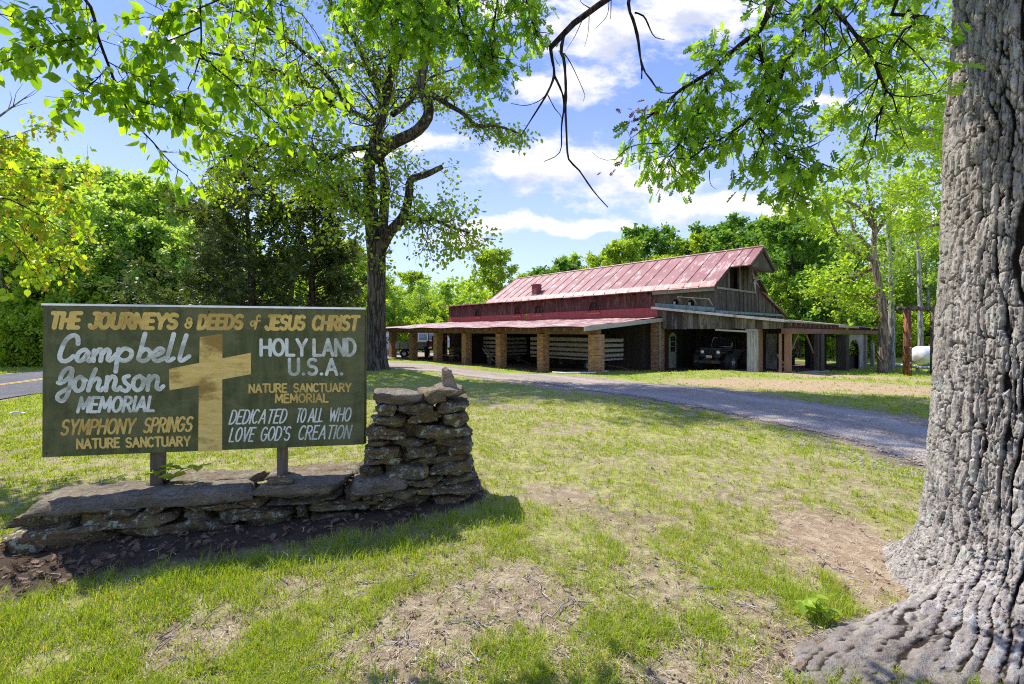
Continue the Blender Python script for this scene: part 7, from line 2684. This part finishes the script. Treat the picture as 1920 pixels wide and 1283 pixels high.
# --- off-road car: front faces -x of its frame (towards the drive)
jp = barn_thing('offroad_car', 'black open off road car with round headlights and huge knobbly tyres', 'car', 6.75, -2.75)
Z0 = .42
b_ = MB()
b_.hexa([(.05, -.60, Z0 + .28), (1.35, -.66, Z0 + .28), (.05, .60, Z0 + .28), (1.35, .66, Z0 + .28), (.05, -.55, Z0 + .80), (1.35, -.64, Z0 + .86), (.05, .55, Z0 + .80), (1.35, .64, Z0 + .86)])
b_.build('hood', M['black_paint'], jp, bevel=.05)
b_ = MB().box(1.36, 3.3, -.72, .72, Z0 + .10, Z0 + .74).box(.1, 3.4, -.42, .42, Z0 - .05, Z0 + .26)
b_.build('body', M['black_paint'], jp, bevel=.03)
g_ = MB()
for i in range(8):
    y = -.315 + i * .09
    g_.box(-.02, .045, y - .016, y + .016, Z0 + .38, Z0 + .72)
g_.box(-.02, .045, -.58, .58, Z0 + .72, Z0 + .81).box(-.02, .045, -.58, .58, Z0 + .28, Z0 + .38).box(-.02, .045, -.60, -.33, Z0 + .38, Z0 + .72).box(-.02, .045, .33, .60, Z0 + .38, Z0 + .72)
g_.build('grille', M['black_paint'], jp, bevel=.01)
for y in (-.46, .46):
    h_ = MB().lathe([(0, -.055), (.07, -.045), (.098, -.02), (.105, .0), (.105, .03)], (-.02, y, Z0 + .58), 'X', 20)
    h_.build('headlight', M['lens'], jp, True)
for y in (-.62, .62):
    MB().lathe([(0, -.03), (.035, -.02), (.04, .0)], (-.20, y * .93, Z0 + .10), 'X', 14).build('fog_light', M['lens'], jp)
for sg in (-1, 1):
    f_ = MB()
    pts = [(-.02, Z0 + .58), (.12, Z0 + .70), (.78, Z0 + .72), (1.15, Z0 + .40), (1.36, Z0 + .12)]
    for (xa, za), (xb, zb_) in zip(pts[:-1], pts[1:]):
        ya, yb = sorted((sg * .62, sg * .88))
        f_.hexa([(xa, ya, za - .03), (xb, ya, zb_ - .03), (xa, yb, za - .03), (xb, yb, zb_ - .03), (xa, ya, za + .02), (xb, ya, zb_ + .02), (xa, yb, za + .02), (xb, yb, zb_ + .02)])
    f_.build('fender', M['black_paint'], jp)
bp = MB().box(-.42, -.18, -.72, .72, Z0 - .04, Z0 + .14).box(-.2, .2, -.40, -.34, Z0 - .02, Z0 + .10).box(-.2, .2, .34, .40, Z0 - .02, Z0 + .10).lathe([(.0, -.2), (.07, -.2), (.07, .2), (0, .2)], (-.30, 0, Z0 + .20), 'Y', 14)
bp.build('bumper', M['black_paint'], jp, bevel=.012)
for y in (-.42, .62):
    MB().tube([(-.44, y - .04, Z0 + .08), (-.52, y - .05, Z0 + .05), (-.54, y, Z0 + .0), (-.52, y + .05, Z0 + .05), (-.44, y + .04, Z0 + .08)], .018, 8).build('tow_hook', M['hook_red'], jp)
pl = MB().box(-.20, -.185, -.20, .16, Z0 + .24, Z0 + .40)
pl.build('number_plate', M['plate_tan'], jp, bevel=.008)
for (x, y) in ((.55, -.92), (.55, .92), (2.75, -.92), (2.75, .92)):
    wheel(jp, (x, y, .47), 'Y', .47, .34)
ws = MB()
ws.tube([(1.35, -.62, Z0 + .84), (1.55, -.56, Z0 + 1.38), (1.55, .56, Z0 + 1.38), (1.35, .62, Z0 + .84)], .028, 8).tube([(1.36, -.62, Z0 + .86), (1.36, .62, Z0 + .86)], .025, 8).tube([(1.45, 0, Z0 + .86), (1.55, 0, Z0 + 1.38)], .012, 6)
ws.build('windscreen_frame', M['chrome'], jp, True)
MB().add([(1.37, -.60, Z0 + .87), (1.55, -.55, Z0 + 1.36), (1.55, .55, Z0 + 1.36), (1.37, .60, Z0 + .87)], [(0, 1, 2, 3)]).build('windscreen', M['pane'], jp)
rb = MB()
for x in (2.25, 3.2):
    rb.tube([(x, -.64, Z0 + .7), (x, -.60, Z0 + 1.30), (x, -.5, Z0 + 1.42), (x, .5, Z0 + 1.42), (x, .60, Z0 + 1.30), (x, .64, Z0 + .7)], .03, 8)
for y in (-.5, .5):
    rb.tube([(1.55, y, Z0 + 1.38), (2.25, y, Z0 + 1.42), (3.2, y, Z0 + 1.42)], .028, 8)
rb.build('roll_cage', M['black_paint'], jp, True)
for y in (-.32, .32):
    MB().box(1.9, 2.1, y - .22, y + .22, Z0 + .7, Z0 + 1.28).build('seat', M['black_paint'], jp, bevel=.05)
MB().lathe([(.16, -.012), (.185, 0), (.16, .012), (.15, 0), (.16, -.012)], (1.72, -.32, Z0 + .95), 'X', 20).build('steering_wheel', M['black_paint'], jp)
MB().tube([(.55, -.9, .47), (.55, .9, .47)], .05, 8).tube([(2.75, -.9, .47), (2.75, .9, .47)], .05, 8).build('axle', M['rust'], jp)


# --- slatted farm wagons under the porch
def wagon(u, v0, v1, label, group):
    t = barn_thing('farm_wagon', label, 'wagon', u, (v0 + v1) / 2, 0, group)
    L = (v1 - v0) / 2
    MB().box(-1.0, 1.0, -L, L, .66, .76).build('bed', M['wagon_wood'], t, bevel=.01)
    for i, z in enumerate((.86, 1.14, 1.42, 1.72)):
        MB().box(-1.04, -1.0, -L, L, z, z + .18 + .03 * (i == 3)).build('slat', M['wagon_wood'], t, bevel=.006)
        MB().box(1.0, 1.04, -L, L, z, z + .18).build('slat', M['wagon_wood'], t, bevel=.006)
    for i in range(4):
        y = -L + .15 + (2 * L - .3) * i / 3
        MB().box(-.998, -.94, y - .04, y + .04, .62, 1.92).box(.94, .998, y - .04, y + .04, .62, 1.92).build('stake', M['col_dark'], t)
    for z in (.86, 1.14, 1.42, 1.70):
        MB().box(-.99, .99, -L - .03, -L + .01, z, z + .16).build('end_slat', M['wagon_wood'], t, bevel=.006)
    for y in (-L * .62, L * .62):
        for x in (-.72, .72):
            wheel(t, (x, y, .33), 'X', .33, .20, 'rubber', 'blue_hub', .58, False)
        MB().tube([(-.75, y, .33), (.75, y, .33)], .05, 8).box(-.5, .5, y - .1, y + .1, .40, .66).build('axle', M['rust'], t)
    MB().tube([(0, -L * .62, .36), (0, -L - .6, .30), (0, -L - 1.6, .05)], .04, 8).build('drawbar', M['rust'], t)
    return t


wagon(2.35, .75, 6.5, 'grey slat sided farm wagon behind the corner brick post, nearest the front', 'slat sided wagons under the porch')
wagon(2.6, 9.4, 11.9, 'grey slat sided farm wagon further along the porch, between two middle brick posts', 'slat sided wagons under the porch')

# --- cultivator between the middle posts
cu = barn_thing('hand_cultivator', 'old rusty wheeled hand cultivator standing in front of the further wagon', 'farm tool', .9, 9.9)
m_ = MB().tube([(0, -.8, .55), (0, .1, .62), (0, .9, .75)], .035, 8).tube([(-.25, -.5, .25), (-.2, .2, .6), (-.1, .8, .9), (-.15, 1.0, 1.1)], .03, 8).tube([(.25, -.5, .25), (.2, .2, .6), (.1, .8, .9), (.15, 1.0, 1.1)], .03, 8)
m_.box(-.5, .5, -.15, .05, .55, .64)
m_.build('frame', M['grey_plank'], cu)
for y in (-.5, .35):
    wheel(cu, (0, y, .30), 'X', .30, .07, 'rust', 'rust', .85, False)
for x in (-.3, 0, .3):
    MB().tube([(x, -.05, .58), (x, .1, .3), (x, -.05, .03)], .022, 6).build('tine', M['rust'], cu)

# --- sledge, keg, poles at the rear end of the porch
sl_ = barn_thing('plank_sledge', 'low plank sledge on bent iron loops under the rear porch', 'sledge', .9, 15.6, 0)
MB().box(-.3, .3, -1.1, 1.1, .42, .50).build('plank', M['grey_plank'], sl_, bevel=.01)
for y in (-.75, .75):
    MB().tube([(-.25, y - .35, .42), (-.25, y - .28, .12), (-.25, y, .02), (-.25, y + .28, .12), (-.25, y + .35, .42)], .02, 6).tube([(.25, y - .35, .42), (.25, y - .28, .12), (.25, y, .02), (.25, y + .28, .12), (.25, y + .35, .42)], .02, 6).build('runner', M['rust'], sl_)
kg = barn_thing('wooden_keg', 'brown wooden keg standing beside the plank sledge under the porch', 'barrel', 2.4, 17.3)
MB().lathe([(0, 0), (.26, 0), (.32, .3), (.33, .5), (.31, .75), (.27, 1.0), (.24, 1.0), (.24, .94), (0, .94)], (0, 0, 0), 'Z', 20).build('staves', M['crate_wood'], kg, True)
for z, r_ in ((.14, .302), (.42, .337), (.66, .332), (.9, .296)):
    MB().lathe([(r_ - .03, -.02), (r_, -.02), (r_, .02), (r_ - .03, .02)], (0, 0, z), 'Z', 20).build('hoop', M['rust'], kg)
ct = barn_thing('cart_frame', 'dark iron cart frame with a leaning pole by the wooden keg', 'cart', 2.2, 15.6)
MB().box(-.4, .4, -.6, .5, .62, 1.05).build('box', M['black_paint'], ct, bevel=.02)
MB().tube([(-.3, .7, .2), (-.35, -.9, 1.1)], .03, 8).tube([(.3, .7, .2), (.25, -.9, 1.1)], .03, 8).build('handle', M['grey_plank'], ct)
wheel(ct, (0, .55, .32), 'X', .32, .10, 'rubber', 'rust', .7, False)
pl_ = barn_thing('leaning_pole', 'long thin pole leaning against the inner porch wall above the keg', 'pole', 4.2, 17.2)
MB().tube([(0, -.4, .6), (.8, .8, 2.75)], .035, 8).build('pole', M['bark_mid'], pl_, True)

# --- tractor and utility trailer at the rear end, seen between the far posts
tr_ = barn_thing('farm_tractor', 'dark farm tractor with a red triangle sign on its back, between the far brick posts', 'tractor', 3.0, 21.2)
tr_.rotation_euler[2] = math.radians(8)
# built with its back towards the camera (-y)
MB().box(-.5, .5, -.35, .5, .95, 1.45).box(-.75, -.45, -.4, .5, .9, 1.5).box(.45, .75, -.4, .5, .9, 1.5).build('body', M['black_paint'], tr_, bevel=.06)
MB().box(-.3, .3, .5, 2.2, .7, 1.35).build('hood', M['black_paint'], tr_, bevel=.08)
MB().box(-.3, .3, -.25, .15, 1.45, 1.60).box(-.3, .3, -.35, -.25, 1.5, 1.95).build('seat', M['black_paint'], tr_, bevel=.05)
MB().tube([(-.62, -.1, 1.4), (-.62, -.1, 2.2), (-.5, -.1, 2.28), (.5, -.1, 2.28), (.62, -.1, 2.2), (.62, -.1, 1.4)], .035, 8).build('roll_bar', M['black_paint'], tr_, True)
for x in (-.78, .78):
    wheel(tr_, (x, .1, .62), 'X', .62, .34, 'rubber', 'rust', .55, True)
    wheel(tr_, (x * .85, 2.0, .36), 'X', .36, .20, 'rubber', 'rust', .55, False)
MB().prism([(-.62, -.46, .98), (-.08, -.46, .98), (-.16, -.46, 1.12), (-.35, -.46, 1.46), (-.54, -.46, 1.12)], (0, 1, 0), .012).build('warning_triangle', M['warn_red'], tr_)

ut = barn_thing('utility_trailer', 'small utility trailer with pale grey box sides behind the second brick post from the rear', 'trailer', 1.4, 22.6)
ut.rotation_euler[2] = math.radians(4)
MB().box(-1.4, 1.4, -.6, .9, .78, .84).box(-1.4, 1.4, -.62, -.58, .84, 1.42).box(-1.42, -1.38, -.6, .9, .84, 1.42).box(1.38, 1.42, -.6, .9, .84, 1.42).build('box', M['blue_grey_box'], ut, bevel=.01)
MB().tube([(-1.5, -.3, .74), (2.4, -.3, .70)], .05, 8).tube([(-1.5, .6, .74), (2.4, -.25, .70)], .05, 8).build('chassis', M['rust'], ut)
for y in (-.75, 1.0):
    wheel(ut, (-.6, y, .36), 'Y', .36, .22, 'rubber', 'chrome', .5, False)
MB().tube([(-1.0, -.64, .6), (-1.0, -.64, 1.3)], .03, 6).build('stand', M['rust'], ut)


# --- white van parked behind the barn
vp = P(822, 668, 52)
van = thing('white_van', 'white van with dark windows parked beyond the rear end of the barn', 'van', (vp.x, vp.y, gz(vp.x, vp.y)), math.radians(12))
m_ = MB().hexa([(-2.5, -.95, .45), (2.4, -.95, .45), (-2.5, .95, .45), (2.4, .95, .45), (-2.5, -.95, 1.25), (2.4, -.95, 1.15), (-2.5, .95, 1.25), (2.4, .95, 1.15)])
m_.build('body', M['white_paint'], van, bevel=.10)
MB().hexa([(-2.45, -.92, 1.25), (1.5, -.92, 1.2), (-2.45, .92, 1.25), (1.5, .92, 1.2), (-2.35, -.80, 2.3), (.7, -.80, 2.3), (-2.35, .80, 2.3), (.7, .80, 2.3)]).build('cabin', M['white_paint'], van, bevel=.10)
for x0, x1 in ((-2.2, -1.3), (-1.15, -.3), (-.15, .75)):
    MB().add([(x0, -.925, 1.38), (x1, -.925, 1.38), (x1 - .05 if x1 < .7 else .55, -.835, 2.1), (x0 + .02, -.835, 2.1)], [(0, 1, 2, 3)]).build('window', M['van_glass'], van)
MB().add([(1.47, -.8, 1.3), (1.47, .8, 1.3), (.80, .7, 2.2), (.80, -.7, 2.2)], [(0, 1, 2, 3)]).build('windscreen', M['van_glass'], van)
for x in (-1.6, 1.5):
    for y in (-.86, .86):
        wheel(van, (x, y, .36), 'Y', .36, .24, 'rubber', 'chrome', .6, False)
# white box trailer beyond the tall trunk
bp_ = P(705, 671, 47)
bt_ = thing('box_trailer', 'white enclosed box trailer half hidden behind the tall tree trunk', 'trailer', (bp_.x, bp_.y, gz(bp_.x, bp_.y)), math.radians(-6))
MB().box(-1.7, 1.45, -1.0, 1.0, .45, 2.3).build('box', M['white_paint'], bt_, bevel=.06)
MB().box(.55, 1.35, -1.015, -.995, .55, 2.15).build('door', M['white_paint'], bt_, bevel=.01)
MB().box(.50, .54, -1.02, -1.0, .5, 2.2).box(1.36, 1.40, -1.02, -1.0, .5, 2.2).build('trim', M['chrome'], bt_)
for y in (-.9, .9):
    wheel(bt_, (-.1, y, .34), 'Y', .34, .22, 'rubber', 'chrome', .55, False)

# --- folding chair in the front shed
fc = barn_thing('folding_chair', 'tan metal folding chair standing open in the front shed', 'chair', 7.6, -6.3, .4)
MB().hexa([(-.21, -.20, .44), (.21, -.20, .44), (-.21, .20, .42), (.21, .20, .42), (-.21, -.20, .465), (.21, -.20, .465), (-.21, .20, .445), (.21, .20, .445)]).build('seat', M['chair_tan'], fc, bevel=.01)
MB().hexa([(-.22, .27, .62), (.22, .27, .62), (-.22, .285, .62), (.22, .285, .62), (-.20, .32, .86), (.20, .32, .86), (-.20, .335, .86), (.20, .335, .86)]).build('backrest', M['chair_tan'], fc, bevel=.005)
for x in (-.225, .225):
    MB().tube([(x, -.26, 0), (x, .05, .43), (x, .33, .88)], .014, 8).build('leg', M['chair_tan'], fc)
    MB().tube([(x * .9, .30, 0), (x * .9, -.12, .43)], .014, 8).build('leg', M['chair_tan'], fc)
jk = barn_thing('dark_jacket', 'dark cloth hanging on a nail in the front shed above the folding chair', 'cloth', 10.75, -4.95)
V, F, r = stone_np((0, 0, 1.15), (.5, .12, .95), 93, 0, 0, .4, (8, 4, 12), .25)
link('cloth', np_mesh('cloth', V, [F], True, {'rnd': r}), M['black_paint'], jk)
pk = barn_thing('floor_plank', 'grey planks lying on the ground at the mouth of the front shed', 'plank', 7.9, -7.3, -.15)
MB().box(-.9, .9, -.12, .1, .03, .08).box(-.3, 1.5, -.35, -.2, .03, .07).build('boards', M['grey_plank'], pk, bevel=.005)
# pale pipe along the drive edge before the corner post
pp = [PG(a, b) + Vector((0, 0, .05)) for a, b in ((1036, 699), (1060, 700.5), (1090, 700.5), (1115, 700.5), (1132, 699), (1140, 697.5))]
o = MB().tube(pp, .035, 8).build('pale_pipe', M['pvc'], None, True)
tag(o, 'pale plastic pipe lying in the grass along the drive before the corner brick post', 'pipe')
# upright plank stake outside the shed end
x, y = barn_xy(21.1, -7.3)
o = thing('wooden_stake', 'rough weathered stake standing beside the open right end of the front shed', 'post', (x, y, gz(x, y)), BA)
MB().hexa([(-.2, -.1, -.2), (.2, -.1, -.2), (-.2, .1, -.2), (.2, .1, -.2), (-.16, -.08, 1.75), (.17, -.08, 1.6), (-.16, .08, 1.8), (.17, .08, 1.62)]).build('stake', M['panel_grey'], o, bevel=.02)

# --- things right of the barn
gp = P(1701, 705, 25.5)
gp.z = gz(gp.x, gp.y)
gt = thing('pole_gate', 'red brown pole with a dark log laid across its top like a gateway', 'gateway', gp)
zt_ = EYE + (HZ - 583) / FPX * 25.5 - gp.z
MB().tube([(0, 0, -.3), (0.01, 0, zt_ * .5), (.0, 0, zt_ + .06)], [.20, .19, .17], 14).build('pole', M['pole_red'], gt, True)
xr = (1760 - 1701) / FPX * 25.5
MB().tube([(xr, .3, -.3), (xr, .3, zt_ - .05)], [.17, .15], 12).build('pole', M['log_dark'], gt, True)
MB().tube([(-.55, -.03, zt_ + .13), (1.0, .1, zt_ + .14), (2.4, .3, zt_ + .12), (3.2, .4, zt_ + .13)], [.12, .13, .12, .11], 12).build('crossbeam', M['log_dark'], gt, True)
ins = MB()
for z in (.35, .7, 1.15, 1.55, 2.05):
    ins.box(-.03, .03, -.24, -.17, z, z + .06)
ins.build('knob', M['pale_pane'], gt)
tp_ = P(1755, 692, 30)
tp_.z = gz(tp_.x, tp_.y)
tk = thing('white_tank', 'white cylindrical tank lying on its side under the trees, partly behind the big trunk', 'tank', tp_, math.radians(8))
rr_ = 28 / FPX * 30 * .62
MB().lathe([(0, -1.55), (rr_ * .6, -1.5), (rr_, -1.32), (rr_, 2.2), (rr_ * .6, 2.4), (0, 2.45)], (0, 0, rr_ + .25), 'X', 28).build('shell', M['tank_white'], tk, True)
MB().box(-1.0, -.8, -.4, .4, 0, .4).box(1.6, 1.8, -.4, .4, 0, .4).build('cradle', M['panel_grey'], tk)
MB().lathe([(0, 0), (.12, 0), (.12, .12), (.05, .14), (0, .14)], (-.45, -.05, rr_ * 2 + .24), 'Z', 14).build('valve', M['rust'], tk)
pa = [P(1648, 691.5, 31), P(1680, 694, 29.5), P(1720, 698, 28), P(1752, 700.5, 27), P(1790, 703, 26)]
for q in pa:
    q.z = gz(q.x, q.y) + .26
pb_ = MB().tube(pa, .09, 10)
o = thing('white_rail', 'white pipe rail lying low along the grass below the white tank', 'rail', (pa[2].x, pa[2].y, gz(pa[2].x, pa[2].y)))
pb_.v = [tuple(Vector(v) - o.location) for v in pb_.v]
pb_.build('pipe', M['pvc'], o, True)
mbp = MB()
for q in pa:
    l_ = q - o.location
    mbp.box(l_.x - .06, l_.x + .06, l_.y - .06, l_.y + .06, l_.z - .5, l_.z - .06)
mbp.build('footing', M['panel_grey'], o)
# brick house glimpsed through the shed
hp = P(1496, 680, 48)
bh = thing('brick_house', 'red brick house corner with white base seen through the open front shed', 'house', (hp.x, hp.y, gz(hp.x, hp.y)), math.radians(20))
MB().box(-4, .1, 0, 6, 1.25, 3.6).build('wall', M['brick_house'], bh)
MB().box(-4.05, .15, -.05, 6.05, -.5, 1.25).build('base', M['white_paint'], bh)
MB().hexa([(-4.5, -.4, 3.6), (.6, -.4, 3.6), (-4.5, 6.4, 3.6), (.6, 6.4, 3.6), (-2.3, 1.8, 4.7), (-1.6, 1.8, 4.7), (-2.3, 4.2, 4.7), (-1.6, 4.2, 4.7)]).build('roof', M['tar_roof'], bh)
MB().box(.0, .12, -.12, .0, -.4, 1.3).build('downpipe', M['white_paint'], bh)
